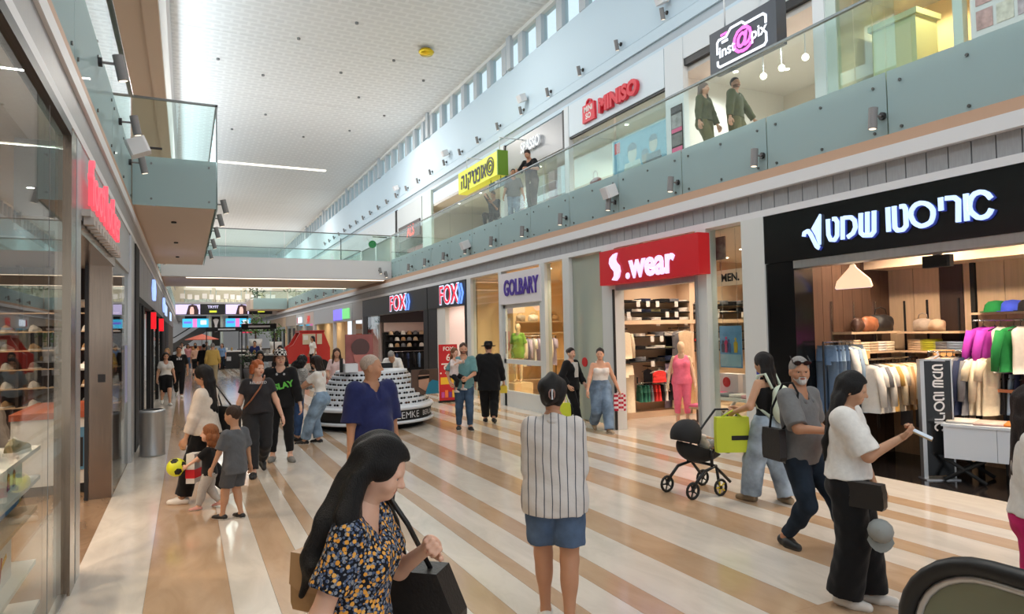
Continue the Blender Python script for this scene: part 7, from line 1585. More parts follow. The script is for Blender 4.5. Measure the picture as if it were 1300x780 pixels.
def _stripe(freq, width, c0, c1, axis=0):
    def f(g, v, out):
        sx = g.add('ShaderNodeSeparateXYZ'); nz = g.add('ShaderNodeTexNoise', Scale=3.0); g.link(v, nz.inputs['Vector']); g.link(v, sx.inputs[0])
        a = g.add('ShaderNodeMath', operation='MULTIPLY_ADD'); a.inputs[1].default_value = .03; g.link(nz.outputs['Fac'], a.inputs[0]); g.link(sx.outputs[axis], a.inputs[2])
        m = g.add('ShaderNodeMath', operation='MULTIPLY'); m.inputs[1].default_value = freq; g.link(a.outputs[0], m.inputs[0])
        fr = g.add('ShaderNodeMath', operation='FRACT'); g.link(m.outputs[0], fr.inputs[0]); lt = g.add('ShaderNodeMath', operation='LESS_THAN'); lt.inputs[1].default_value = width; g.link(fr.outputs[0], lt.inputs[0])
        mx = g.add('ShaderNodeMix', data_type='RGBA'); mx.inputs[6].default_value = lin(c0); mx.inputs[7].default_value = lin(c1); g.link(lt.outputs[0], mx.inputs[0]); g.link(mx.outputs[2], out)
    return f
def _check(scale, c0, c1):
    def f(g, v, out):
        ck = g.add('ShaderNodeTexChecker', Scale=float(scale)); ck.inputs['Color1'].default_value = lin(c0); ck.inputs['Color2'].default_value = lin(c1); g.link(v, ck.inputs['Vector']); g.link(ck.outputs['Color'], out)
    return f
def _denim(c):
    def f(g, v, out):
        n1 = g.add('ShaderNodeTexNoise', Scale=5.0, Detail=6.0); g.link(v, n1.inputs['Vector']); r = g.add('ShaderNodeValToRGB'); r.color_ramp.elements[0].position = .3; r.color_ramp.elements[1].position = .72
        r.color_ramp.elements[0].color = lin([x*.74 for x in c]); r.color_ramp.elements[1].color = lin([min(255, x*1.22) for x in c]); g.link(n1.outputs['Fac'], r.inputs[0]); g.link(r.outputs[0], out)
    return f
C_floral = ramp_mat('dress_floral', _floral); C_stripe = ramp_mat('shirt_striped', _stripe(19.0, .13, (206, 200, 196), (84, 86, 96)))
C_plaid = ramp_mat('shirt_plaid', _check(90, (40, 40, 44), (206, 204, 200)))
D_mid, D_light, D_dark, D_pale = ramp_mat('denim_mid', _denim((78, 96, 122))), ramp_mat('denim_light', _denim((128, 150, 172))), ramp_mat('denim_dark', _denim((34, 44, 56))), ramp_mat('denim_pale', _denim((150, 164, 178)))
def C(n, c): return cloth('cloth_'+n, c)
C_white, C_black, C_grey, C_navy, C_dgrey = C('white', (226, 222, 216)), C('black', (22, 22, 24)), C('grey', (112, 112, 112)), C('navy', (34, 40, 84)), C('dark_grey', (62, 62, 64))
C_teal, C_olive, C_yellow, C_pinkhot = C('teal', (104, 146, 148)), C('olive_drab', (82, 84, 58)), C('mustard', (206, 172, 96)), C('hot_pink', (206, 40, 110))
C_khaki = C('khaki', (104, 100, 66))
H_black, H_dbrown, H_brown, H_red, H_grey, H_white, H_blond = hairmat('hair_black', (18, 15, 15)), hairmat('hair_dbrown', (40, 28, 24)), hairmat('hair_brown', (74, 50, 38)), hairmat('hair_red', (176, 98, 56)), hairmat('hair_grey', (150, 146, 142)), hairmat('hair_white', (206, 202, 198)), hairmat('hair_blond', (176, 140, 96))
S_white, S_black, S_tan, S_grey = mat('shoe_leather_white', (222, 218, 212), .5), mat('shoe_leather_black', (24, 24, 26), .5), mat('shoe_suede_tan', (146, 128, 104), .9), mat('shoe_knit_grey', (120, 118, 114), .8)
SH = lambda m, s=None: dict(mat=m, sole=s or m)
WALK = dict(feet=((-.045, .15, 0), (.045, -.14, 0)), heel=(0, 30))
WALKR = dict(feet=((-.045, -.14, 0), (.045, .15, 0)), heel=(30, 0))
# ---- foreground
p1 = person('person', 'woman with long dark hair in a floral dress, looking down, nearest the camera', (.555, 2.49), 122, 1.66, PALE, 'f', hands=((-.06, .15, .71), (.165, -.07, .455)), elbow=((-.7, -.3, -1), None), curl=(.8, .35), turn=2, nod=18, lean=4, wide=.94,
            top=dict(mat=C_floral, name='dress', dress=.36, sleeve=.66, sfit=.012, fit=.010, nr=.040, sflare=.004), hair=dict(type='long', mat=H_black, len=.16, grow=.012, spread=1.1, sway=(.0, -.05), tip=.026, amp=.0035, freq=110, locks=([(.045, .0, .40, .020), (.072, -.01, .32, .026), (.098, -.012, .24, .026), (.105, -.03, .17, .008)], [(.03, -.025, .39, .022), (.050, -.055, .30, .030), (.072, -.075, .22, .026), (.075, -.10, .15, .006)], [(0, -.03, .39, .022), (0, -.068, .28, .028), (.01, -.095, .20, .018), (.02, -.13, .14, .004)])), shoes=SH(S_black), res='near', **{k: v for k, v in WALK.items()})
p2 = person('person', 'woman seen from behind in a striped white shirt and denim shorts', (2.24, 3.95), 32, 1.68, TAN, 'f', hands=((-.045, .135, .60), (.06, .145, .61)), elbow=((-.22, -.5, -1), (.22, -.5, -1)), nod=4, turn=-6, wide=1.10,
            feet=((-.05, .07, 0), (.05, -.06, 0)), top=dict(mat=C_stripe, name='shirt', sleeve=1.75, hem=-.055, fit=.015, sfit=.013, loose=.022, neck='shirt', nr=.036), bottom=dict(type='shorts', name='denim_shorts', mat=D_mid, hem=.74, flare=.014, fit=.007, waist=.03), hair=dict(type='bun', mat=H_black, bun=(.004, -.060, .080), grow=.017, low=.012, amp=.004, freq=100), shoes=SH(S_white), res='near')
p3 = person('person', 'woman in a white top and wide black trousers looking at her phone', (4.30, 3.27), 150, 1.65, OLIVE, 'f', hands=((-.13, .10, .44), (.05, .205, .735)), elbow=((-.4, -1, -.2), (.35, -.25, -1)), palm=(None, (0, -.5, .8)), curl=(.4, .75), nod=14, turn=-2, wide=1.08,
            feet=((-.05, .06, 0), (.05, -.03, 0)), top=dict(mat=C_white, name='top', sleeve=.92, sfit=.030, fit=.016, hem=.035, loose=.016, nr=.044), bottom=dict(type='trousers', mat=C_black, fit=.012, knee=.018, flare=.038, hem=1.96, waist=.10), hair=dict(type='long', mat=H_black, len=.10, grow=.010, tip=.016, spread=.95, locks=([(.035, -.02, .38, .018), (.042, -.05, .28, .020), (.046, -.078, .18, .016), (.042, -.088, .10, .006)], [(-.02, -.025, .38, .018), (-.015, -.06, .28, .022), (0, -.085, .17, .016), (0, -.092, .09, .006)])), shoes=SH(S_white), res='near')
p4 = person('person', 'grey bearded man in a grey polo shirt with sunglasses on his head', (5.02, 4.30), 172, 1.82, TAN, 'm', feet=((-.05, .24, 0), (.05, -.07, 0)), heel=(0, 0), fyaw=(8, -20), hands=((-.18, .08, .50), (.07, .21, .60)), elbow=((-.5, -1, 0), (.9, -.5, -.6)), curl=(.4, .8), palm=(None, (-1, 0, 0)), turn=-42, nod=2, belly=.35, wide=1.0, browm=H_dbrown,
            top=dict(mat=C_grey, name='polo_shirt', sleeve=.92, sfit=.016, hem=-.035, fit=.012, neck='shirt', loose=.012), bottom=dict(type='trousers', name='dark_jeans', mat=D_dark, fit=.007), hair=dict(type='short', mat=H_grey, grow=.003, amp=.001), beard=H_white, shoes=SH(S_black, mat('sole_grey', (70, 68, 66), .7)), res='near')
p5 = person('person', 'long haired woman in a white tee and pink shorts at the right edge', (4.58, 2.22), 150, 1.63, TAN, 'f', hands=((-.13, .12, .50), (.17, .02, .46)), feet=((-.045, .14, 0), (.045, -.20, 0)), heel=(0, 40), top=dict(mat=C_white, name='tee', sleeve=.95, sfit=.022, hem=.02, fit=.013, loose=.012), bottom=dict(type='shorts', name='pink_shorts', mat=C_pinkhot, hem=.82, fit=.008), hair=dict(type='long', mat=H_dbrown, len=.22, grow=.010, front=(1,)), shoes=SH(S_white), res='near')
p6 = person('person', 'woman in a black vest with a pale backpack pushing a stroller', (5.95, 5.55), -10, 1.70, OLIVE, 'f', feet=((-.06, .10, 0), (.06, -.10, 0)), fyaw=(5, -25), hands=((-.15, .15, .60), (.02, .22, .60)), elbow=((-.6, -.7, -.6), (.6, -.6, -.5)), curl=(.9, .9), nod=5, wide=1.05, top=dict(mat=C_black, name='vest', neck='tank', sleeve=0, hem=.05, fit=.008, loose=0), bottom=dict(type='trousers', name='wide_jeans', mat=D_pale, fit=.014, knee=.022, flare=.030, hem=1.98, waist=.075), hair=dict(type='long', mat=H_black, len=.10, grow=.010), shoes=SH(S_tan), res='mid')
p8 = person('person', 'bald older man in a navy short sleeved shirt glancing to the right', (1.66, 6.58), 160, 1.79, TAN, 'm', hands=((-.17, .02, .42), (.17, .03, .42)), turn=52, belly=.7, wide=1.12, nod=-2, browm=H_grey, feet=((-.06, .05, 0), (.06, -.05, 0)), top=dict(mat=C_navy, name='shirt', sleeve=1.0, sfit=.022, hem=-.06, fit=.014, loose=.02, neck='shirt'), bottom=dict(type='trousers', mat=C('charcoal', (44, 42, 44)), fit=.010), hair=dict(type='short', mat=hairmat('hair_stubble_grey', (178, 160, 146)), grow=-.0005, low=.07, amp=.0003), shoes=SH(S_black), res='near')
# ---- left group
p9 = person('person', 'woman with straight black hair in a cream top behind the toddler', (.22, 8.95), -62, 1.68, OLIVE, 'f', hands=((-.15, .08, .46), (.16, .10, .46)), turn=10, nod=10, top=dict(mat=C('ecru', (214, 202, 188)), name='top', sleeve=1.75, sfit=.016, hem=.0, fit=.013, loose=.014), bottom=dict(type='trousers', name='black_trousers', mat=C_black, fit=.012, knee=.012, flare=.02), hair=dict(type='long', mat=H_black, len=.22, grow=.012, tip=.02), shoes=SH(S_white), res='mid', **WALK)
pboy = person('person', 'boy with cropped brown hair in a grey tee and grey shorts', (.48, 7.95), -40, 1.22, OLIVE, 'm', child=.55, hands=((-.17, .10, None), (.16, -.02, None)), feet=((-.05, .10, 0), (.05, -.02, 0)), nod=6, turn=14, wide=1.0, top=dict(mat=C('slate', (92, 94, 98)), name='tee', sleeve=.85, sfit=.016, hem=-.06, fit=.012, loose=.02), bottom=dict(type='shorts', mat=C('slate_dark', (78, 80, 84)), hem=.80, fit=.010, flare=.014), hair=dict(type='short', mat=hairmat('hair_boy', (58, 42, 32)), grow=.002), shoes=SH(S_black, S_white), res='mid')
ptod = person('person', 'toddler with curly auburn hair carrying a yellow ball', (.24, 8.60), -80, .93, PALE, 'f', child=1.0, headk=1.05, hands=((-.07, .24, .56), (.08, .22, .52)), feet=((-.04, .12, 0), (.05, -.10, 0)), heel=(0, 10), curl=(.5, .5), nod=-4, wide=1.15, top=dict(mat=C_black, name='tee', sleeve=.8, sfit=.016, hem=-.01, fit=.014), bottom=dict(type='trousers', name='grey_leggings', mat=C('heather', (178, 174, 170)), fit=.012, hem=1.9), hair=dict(type='curly', mat=hairmat('hair_auburn', (138, 84, 48)), grow=.008), shoes=SH(mat('shoe_rose', (206, 150, 140), .7), S_white), res='mid')
p10 = person('person', 'red haired woman in a faded black tee with a strap across her', (.94, 10.40), 182, 1.68, PALE, 'f', hands=((-.20, .05, None), (.19, .0, None)), turn=-28+60, nod=2, wide=1.12, top=dict(mat=C('washed_black', (46, 45, 48)), name='tee', sleeve=.55, sfit=.014, hem=.03, fit=.012, nr=.047, loose=.012), bottom=dict(type='trousers', name='black_jeans', mat=C('jean_black', (40, 40, 42)), fit=.010, knee=.008, flare=.008, waist=.09), hair=dict(type='bob', mat=H_red, len=-.03, grow=.008, amp=.003), shoes=SH(S_black), res='mid', **WALKR)
p11 = person('person', 'young man in a patterned cap and black sweatshirt with green print', (1.36, 11.25), 186, 1.76, PALE, 'm', hands=((-.17, .08, None), (.18, .06, None)), turn=6, top=dict(mat=C_black, name='sweatshirt', sleeve=1.8, sfit=.018, hem=-.03, fit=.016, loose=.014, collar=C('light_grey', (170, 170, 172))), bottom=dict(type='trousers', name='black_joggers', mat=C_black, fit=.008, hem=1.8), hair=dict(type='bob', mat=H_brown, grow=.006, len=-.045), shoes=SH(S_grey), res='mid', feet=((-.08, .05, 0), (.07, -.03, 0)), fyaw=(15, -15))
p12 = person('person', 'curly dark haired woman in a checked shirt and blue jeans at the kiosk', (1.88, 13.25), 62, 1.62, OLIVE, 'f', hands=((-.10, .18, .62), (.10, .20, .62)), lean=10, nod=10, top=dict(mat=C_plaid, name='shirt', sleeve=1.5, sfit=.016, hem=-.04, fit=.014), bottom=dict(type='trousers', name='blue_jeans', mat=ramp_mat('denim_blue', _denim((58, 82, 122))), fit=.008), hair=dict(type='curly', mat=H_black, grow=.012), shoes=SH(S_black), res='mid')
p13 = person('person', 'dark haired woman in a white tee and pale blue jeans leaning by the kiosk', (2.16, 12.62), -55, 1.66, LIGHT, 'f', hands=((-.08, .22, .58), (.08, .23, .60)), lean=3, hipback=.05, nod=14, feet=((-.05, .12, 0), (.05, .0, 0)), top=dict(mat=C_white, name='tee', sleeve=.7, hem=.05, fit=.010), bottom=dict(type='trousers', name='pale_jeans', mat=D_light, fit=.012, knee=.012, flare=.018, waist=.09), hair=dict(type='bob', mat=H_dbrown, grow=.012, len=.03), shoes=SH(S_black, S_white), res='mid')
p14 = person('person', 'young shop woman with long brown hair in pale pink behind the kiosk', (3.35, 16.7), 190, 1.66, LIGHT, 'f', hands=((-.12, .16, .58), (.12, .16, .58)), turn=5, nod=6, top=dict(mat=C('pale_pink', (226, 196, 192)), name='shirt', sleeve=.8, hem=-.02, fit=.012), bottom=dict(type='trousers', mat=C_black), hair=dict(type='long', mat=H_brown, len=.14, front=(-1, 1)), shoes=SH(S_black), res='mid')
p15 = person('person', 'grey haired man in a white polo shirt bending down behind the kiosk', (4.75, 16.6), 205, 1.72, OLIVE, 'm', lean=28, nod=30, hands=((-.14, .26, .55), (.14, .26, .55)), hipback=.08, top=dict(mat=C_white, name='polo_shirt', sleeve=.9, hem=-.02, fit=.013, neck='shirt'), bottom=dict(type='trousers', mat=C_navy), hair=dict(type='short', mat=H_grey, grow=.002), shoes=SH(S_black), res='mid')
# ---- centre and right, middle distance
p16 = person('person', 'bearded man in a teal tee and jeans carrying a small girl', (5.12, 12.70), 196, 1.78, LIGHT, 'm', hands=((-.02, .17, .60), (.17, .15, .56)), elbow=((-.9, -.5, -.6), (.9, -.4, -.5)), curl=(.6, .6), turn=0, nod=2, beard='stubble', top=dict(mat=C_teal, name='tee', sleeve=.9, sfit=.016, hem=-.04, fit=.013, loose=.012), bottom=dict(type='trousers', name='blue_jeans', mat=ramp_mat('denim_mid2', _denim((64, 84, 108))), fit=.009), hair=dict(type='short', mat=H_brown, grow=.003), shoes=SH(S_black, S_white), res='mid', feet=((-.06, .06, 0), (.06, -.04, 0)))
pg = person('person', 'small girl with long light brown hair carried on the arm of the man in teal', (4.86, 12.56), 150, .95, PALE, 'f', child=.8, z0=.80, feet=((-.07, .16, .04), (.09, .10, .0)), hipz=.36, kneepole=((-.3, 1, .3), (.3, 1, .3)), hands=((-.12, .16, .66), (.10, .18, .62)), turn=-10, nod=2, top=dict(mat=C('soft_white', (222, 206, 202)), name='top', sleeve=1.4, hem=-.01, fit=.014), bottom=dict(type='trousers', name='black_leggings', mat=C_black, hem=1.6), hair=dict(type='long', mat=hairmat('hair_light_brown', (128, 86, 58)), len=.12, grow=.008), shoes=SH(mat('shoe_pale', (206, 196, 190), .7)), res='mid')
p17 = person('person', 'man in a black suit and broad black hat seen from behind', (6.0, 13.40), 24, 1.79, LIGHT, 'm', hands=((-.17, -.03, None), (.18, .05, None)), wide=1.15, nod=4, top=dict(mat=C_black, name='suit_jacket', sleeve=1.85, sfit=.018, hem=-.11, fit=.020, loose=.022, nr=.040), bottom=dict(type='trousers', name='suit_trousers', mat=C_black, fit=.014, knee=.006, flare=.008), hair=dict(type='short', mat=H_dbrown, grow=.004), shoes=SH(S_black), res='mid', feet=((-.05, .10, 0), (.05, -.08, 0)), heel=(0, 12))
p18 = person('person', 'young woman with tied back hair in a black jacket over a pale top', (7.24, 11.95), 160, 1.66, PALE, 'f', hands=((-.14, .10, .52), (.12, .05, .51)), elbow=((-.8, -1, 0), (1, -.7, 0)), turn=-14, top=dict(mat=C_black, name='jacket', sleeve=1.85, sfit=.022, hem=-.04, fit=.016, loose=.02, neck='v', nr=.05), bottom=dict(type='trousers', mat=C_black, fit=.010, flare=.012, hem=1.9), hair=dict(type='bun', mat=H_dbrown, grow=.004, bun=(0, -.06, .11)), shoes=SH(S_white), res='mid', **WALKR)
p19 = person('person', 'woman with a dark ponytail in a pale sleeveless top and cargo jeans', (7.30, 10.95), 196, 1.67, LIGHT, 'f', hands=((-.22, .02, .47), (.20, .10, .46)), turn=-22, wide=1.1, top=dict(mat=C('pearl', (220, 214, 208)), name='strap_top', neck='tank', sleeve=0, hem=.085, fit=.008, loose=0, tz=.25), bottom=dict(type='trousers', name='cargo_jeans', mat=ramp_mat('denim_soft', _denim((104, 124, 146))), fit=.014, knee=.016, flare=.02, waist=.11, hem=1.98), hair=dict(type='pony', mat=H_dbrown, grow=.004), shoes=SH(S_tan, S_white), res='mid', **WALK)
# ---- upper gallery
U = 5.19
p20 = person('person', 'bearded man in olive uniform walking along the upper gallery', (9.75, 9.62), 158, 1.78, LIGHT, 'm', z0=U, hands=((-.24, .12, .52), (.20, .02, None)), elbow=((-.8, -.6, -.2), None), turn=-22, beard='stubble', top=dict(mat=C_olive, name='uniform_shirt', sleeve=1.85, sfit=.018, hem=.02, fit=.016, loose=.010, collar=C_olive), bottom=dict(type='trousers', mat=C_khaki, fit=.014, knee=.01), hair=dict(type='short', mat=H_dbrown, grow=.002), shoes=SH(S_black), res='mid', **WALK)
p21 = person('person', 'long haired woman in olive uniform walking on the upper gallery', (9.2, 9.90), 165, 1.68, LIGHT, 'f', z0=U, hands=((-.16, .08, None), (.17, .04, None)), turn=12, top=dict(mat=C_olive, name='uniform_shirt', sleeve=1.85, sfit=.018, hem=.03, fit=.015, loose=.010, collar=C_olive), bottom=dict(type='trousers', mat=C_khaki, fit=.014, knee=.012), hair=dict(type='long', mat=hairmat('hair_ash', (110, 88, 72)), len=.12, front=(-1,)), shoes=SH(S_black), res='mid', **WALKR)
p22 = person('person', 'man in a black tee and dark trousers leaning at the upper gallery rail', (8.5, 15.85), 250, 1.76, LIGHT, 'm', z0=U, hands=((-.12, .22, .66), (.12, .22, .66)), elbow=((-.8, -.4, -.7), (.8, -.4, -.7)), lean=10, nod=22, turn=20, top=dict(mat=C_black, name='tee', sleeve=.9, sfit=.016, hem=-.02, fit=.012), bottom=dict(type='trousers', mat=C_dgrey, fit=.012), hair=dict(type='short', mat=H_dbrown, grow=.003), shoes=SH(S_black), res='mid')
p23 = person('person', 'dark haired man in a grey top walking on the upper gallery', (8.9, 17.8), 205, 1.72, TAN, 'm', z0=U, hands=((-.18, .06, None), (.19, .08, .46)), turn=0, top=dict(mat=C('grey_olive', (104, 106, 106)), name='tee', sleeve=.9, hem=-.02, fit=.014), bottom=dict(type='trousers', name='grey_jeans', mat=D_light, fit=.010), hair=dict(type='short', mat=H_black, grow=.003), shoes=SH(S_black), res='far')
p24 = person('person', 'seated person in dark clothes behind the upper gallery glass', (8.75, 18.9), 235, 1.66, TAN, 'm', z0=U, hipz=.27, feet=((-.06, .24, 0), (.06, .24, 0)), hands=((-.05, .16, .50), (.06, .17, .62)), nod=18, top=dict(mat=C_dgrey, name='tee', sleeve=.9, fit=.012), bottom=dict(type='trousers', mat=C_black), hair=dict(type='short', mat=H_brown, grow=.004), shoes=SH(S_black), res='far')
st_ = thing('stool', 'grey stool under the seated person on the upper gallery', 'chair', (8.75, 18.9, U)); MB().box((8.58, 18.72, U+.37), (8.92, 19.08, U+.42)).build('seat', M_grey, st_)
for a in (-.13, .13):
    for b in (-.13, .13): MB().cyl((8.75+a, 18.9+b, U), (8.75+a, 18.9+b, U+.38), .018, n=5).build('leg', M_grey, st_)
# ---- far down the mall
FAR = [
 ('man in a black tee with a white chest mark walking down the left side', -.22, 25.2, 180, 1.75, 'm', TAN, C_black, C_black, dict(type='short', mat=H_black, grow=.003), .9),
 ('blonde woman in black walking beside the man with the white chest mark', -.62, 27.5, 185, 1.66, 'f', LIGHT, C_black, C_black, dict(type='bob', mat=H_blond, grow=.008), 1.6),
 ('man in a mustard yellow shirt seen from behind down the mall', .95, 29.2, 5, 1.76, 'm', LIGHT, C_yellow, C('sand', (176, 160, 130)), dict(type='short', mat=H_grey, grow=.003), 1.7),
 ('man in dark clothes left of the mustard shirt down the mall', .72, 33.0, 5, 1.74, 'm', TAN, C_black, C_black, dict(type='short', mat=H_black, grow=.003), 1.6),
 ('woman in a peach top and black skirt seen from behind down the mall', .44, 38.0, 8, 1.64, 'f', LIGHT, C('peach', (214, 170, 146)), 'skirt', dict(type='bun', mat=H_black), .5),
 ('woman in white far down the left side of the mall', -.3, 41.0, 185, 1.62, 'f', LIGHT, C_white, C_white, dict(type='long', mat=H_dbrown, len=.12), .9),
 ('woman in a rose top far down the mall near the escalator', .1, 46.0, 170, 1.64, 'f', TAN, C('rose', (206, 140, 140)), D_mid, dict(type='long', mat=H_black, len=.14), .8),
 ('man in a white shirt far down the mall near the escalator', -.25, 48.0, 180, 1.74, 'm', TAN, C_white, C_navy, dict(type='short', mat=H_black), .9),
 ('woman in orange far down the mall beside the white shirt', .55, 50.0, 190, 1.64, 'f', LIGHT, C('apricot', (214, 150, 100)), D_dark, dict(type='bob', mat=H_brown), .9),
 ('man in grey far down the mall by the slim columns', 1.3, 52.0, 180, 1.74, 'm', LIGHT, C_grey, C_black, dict(type='short', mat=H_dbrown), .9),
 ('woman in blue far down the mall by the slim columns', 2.0, 45.0, 200, 1.64, 'f', LIGHT, C('sky', (120, 150, 190)), D_dark, dict(type='long', mat=H_brown, len=.1), .9),
 ('man in navy standing by the far stall', 3.3, 38.0, 190, 1.76, 'm', TAN, C_navy, C_black, dict(type='short', mat=H_black), .9),
 ('person with bushy dark hair in grey behind the red haired woman', 1.65, 17.6, 185, 1.66, 'f', TAN, C('steel', (140, 146, 150)), C_black, dict(type='curly', mat=H_black, grow=.014), .9),
 ('dark haired person between the cap and the red van', 2.9, 24.0, 190, 1.70, 'f', TAN, C_black, C_black, dict(type='bob', mat=H_black, grow=.012), 1.5),
 ('long haired woman at the serving window of the red van', 6.2, 37.3, 250, 1.95, 'f', TAN, C_white, C_black, dict(type='long', mat=H_black, len=.14), .9),
 ('woman in black crossing at the left by the dark shop', -.55, 22.5, 170, 1.60, 'f', LIGHT, C_white, 'skirt', dict(type='bob', mat=H_dbrown, grow=.008), .6)]
for i, (lb, x, y, fa_, h_, sx_, sk_, tp_, bt_, hr_, sl_) in enumerate(FAR):
    person('person', lb, (x, y), fa_, h_, sk_, sx_, top=dict(mat=tp_, name='top', sleeve=sl_, hem=-.02 if bt_ != 'skirt' else .05, fit=.013), bottom=dict(type='skirt', name='skirt', mat=C_black, hem=.24, flare=.10) if bt_ == 'skirt' else dict(type='trousers', mat=bt_, fit=.010), hair=hr_, shoes=SH(S_black if i % 3 else S_white), res='far', **((WALK, WALKR, {})[i % 3]))
# ================================================================== THINGS THEY CARRY OR WEAR
def xf(p): return Matrix.Translation(p)
def bagmesh(name, label, c, R, w, h, d, m, strap=None, strap_m=None, flap=None, cat='bag', taper=.9):
    t = thing(name, label, cat, tuple(c)); X_ = Matrix.Translation(c) @ R.to_4x4()
    mb = MB(); mb.x = X_; mb.prism([(-w/2*taper, 0), (w/2*taper, 0), (w/2, h*.12), (w/2, h*.7), (w/2*taper, h), (-w/2*taper, h), (-w/2, h*.7), (-w/2, h*.12)], -d/2, d/2, 'y'); mb.build('body', m, t)
    if flap: mb = MB(); mb.x = X_; mb.prism([(-w/2*1.01, h*.45), (-w/2*.6, h*.36), (w/2*.6, h*.36), (w/2*1.01, h*.45), (w/2*taper*1.02, h*1.02), (-w/2*taper*1.02, h*1.02)], -d/2*1.12, d/2*1.05, 'y'); mb.build('flap', flap, t)
    if strap: mb = MB(); mb.tube([tuple(q) for q in strap], .011, 6); mb.build('strap', strap_m or m, t)
    return t
def RZ(a): return Matrix.Rotation(math.radians(a), 3, 'Z')
# floral woman: tan bag behind her hip, black tote on her left shoulder
W1 = p1['W']; L1 = lambda x, y, z: W1 @ Vector((x, y, z))
bagmesh('handbag', 'tan leather flap bag behind the floral woman', L1(.07, -.10, 1.02), (W1.to_3x3() @ RZ(70)), .19, .20, .10, L_tan, [L1(.06, -.16, 1.20), L1(.09, -.12, 1.26), L1(.12, -.08, 1.27), L1(.10, -.06, 1.20)], L_brown, mat('leather_tan2', (178, 140, 100), .45))
bagmesh('tote_bag', 'slouchy black tote bag at the side of the floral woman', L1(-.30, .18, .46), (W1.to_3x3() @ RZ(80)), .34, .58, .14, L_black, [L1(-.30, .12, 1.03), L1(-.22, .10, 1.25), L1(-.13, .06, 1.42), L1(-.17, .16, 1.25), L1(-.30, .22, 1.03)], L_black, taper=.55)
# white-top woman: phone, black bag with a grey cap
W3 = p3['W']; L3 = lambda x, y, z: W3 @ Vector((x, y, z)); ph = p3['hand'][1]+p3['hdir'][1]*.10
t = thing('phone', 'phone in a pale gold case held by the white topped woman', 'phone', tuple(ph)); mb = MB(); mb.x = Matrix.Translation(ph) @ W3.to_3x3().to_4x4() @ Matrix.Rotation(-.45, 4, 'X') @ Matrix.Rotation(.15, 4, 'Y')
mb.bbox((-.037, -.03, -.004), (.037, .12, .006), .008); mb.build('case', mat('phone_gold', (176, 150, 112), .4), t); mb2 = MB(); mb2.x = mb.x; mb2.box((-.033, -.026, .006), (.033, .116, .008)); mb2.build('screen', emis('phone_screen', (170, 180, 190), .5), t)
bagmesh('shoulder_bag', 'small black bag on a chain at the hip of the white topped woman', L3(.20, .13, .74), (W3.to_3x3() @ RZ(75)), .24, .17, .07, L_black, [L3(.19, .02, .88), L3(.165, -.02, .98), L3(.15, -.06, 1.02)], mat('chain_gold', (176, 150, 96), .3, metal=.9), L_black)
t = cap_thing(mat('cap_grey', (150, 154, 152), .8), L3(.22, .21, .60), 'grey cap with dark lettering hung on the black bag of the white topped woman', None, -math.radians(150)+PI/2, 'baseball_cap', 1.25); t.scale = (.85, .85, .85)
# grey man: sunglasses on his head, cross-body bag, red garment bag
t = g0.copy(); COL.objects.link(t); q = p4['hp'](0, .050, .128); t.location = q; h4 = p4['headR'].to_4x4(); t.rotation_euler = (p4['headR'] @ Matrix.Rotation(PI, 3, 'Z') @ Matrix.Rotation(.5, 3, 'X')).to_euler(); t.scale = (1.15,)*3
tag(t, 'black sunglasses pushed up on the head of the grey bearded man', 'sunglasses'); del t['group']
W4 = p4['W']; L4 = lambda x, y, z: W4 @ Vector((x, y, z))
bagmesh('crossbody_bag', 'black cross-body bag at the hip of the grey bearded man', L4(.25, -.10, .80), (W4.to_3x3() @ RZ(70)), .26, .28, .07, L_black, [L4(.25, -.02, 1.06), L4(.20, .10, 1.25), L4(.15, .09, 1.40), L4(.135, .03, 1.485), L4(.135, -.07, 1.475), L4(.19, -.15, 1.25), L4(.25, -.14, 1.06)], C_black)
hp4 = p4['hand'][1]+p4['hdir'][1]*.07
t = solo('red_pouch', (lambda mb: (setattr(mb, 'x', Matrix.Translation(hp4) @ W4.to_3x3().to_4x4() @ Matrix.Rotation(.3, 4, 'Y')), mb.prism([(-.10, .13), (.02, .10), (.09, .04), (.11, -.30), (-.08, -.30), (-.12, -.05)], -.03, .03, 'y'), mb)[-1])(MB()), mat('red_fabric', (214, 30, 60), .6), 'bright red pouch held by the grey bearded man', 'pouch', tuple(hp4))
# vest woman: backpack and lime bag
W6 = p6['W']; L6 = lambda x, y, z: W6 @ Vector((x, y, z)); M_bp = mat('backpack_mint', (196, 208, 190), .7, bump=.2, bscale=12)
t = thing('backpack', 'pale mint backpack on the back of the woman in the black vest', 'backpack', tuple(L6(0, -.2, 1.0)))
V_, Q_ = mesh_sdf([ell((0, -.20, 1.10), (.155, .085, .20), .04), ell((0, -.26, 1.02), (.12, .05, .12), .03), ell((0, -.19, 1.25), (.12, .07, .09), .04)], .012)
o = mesh_obj('body', [tuple(p) for p in V_], Q_, M_bp, None); inv = wmat(t).inverted() @ W6; o.data.transform(inv); o.parent = t
for s in (-1, 1): MBs = MB(); MBs.tube([L6(s*.09, -.14, 1.30), L6(s*.095, -.06, 1.46), L6(s*.10, .03, 1.44), L6(s*.11, .075, 1.28), L6(s*.13, .02, 1.08), L6(s*.12, -.14, .98)], .018, 6); MBs.build('strap', M_bp, t)
h6 = (p6['hand'][0]+p6['hand'][1])*.5
t = bagmesh('shopping_bag', 'lime green shopping bag with a black label held by the woman in the black vest', p6['hand'][0]+Vector((-.04, .0, -.45)), RZ(-26), .38, .40, .10, mat('lime_bag', (196, 208, 50), .6), [p6['hand'][0]+Vector((-.16, .07, -.07)), p6['hand'][0]+Vector((-.02, 0, .02)), p6['hand'][0]+Vector((.09, -.05, -.07))], taper=.97)
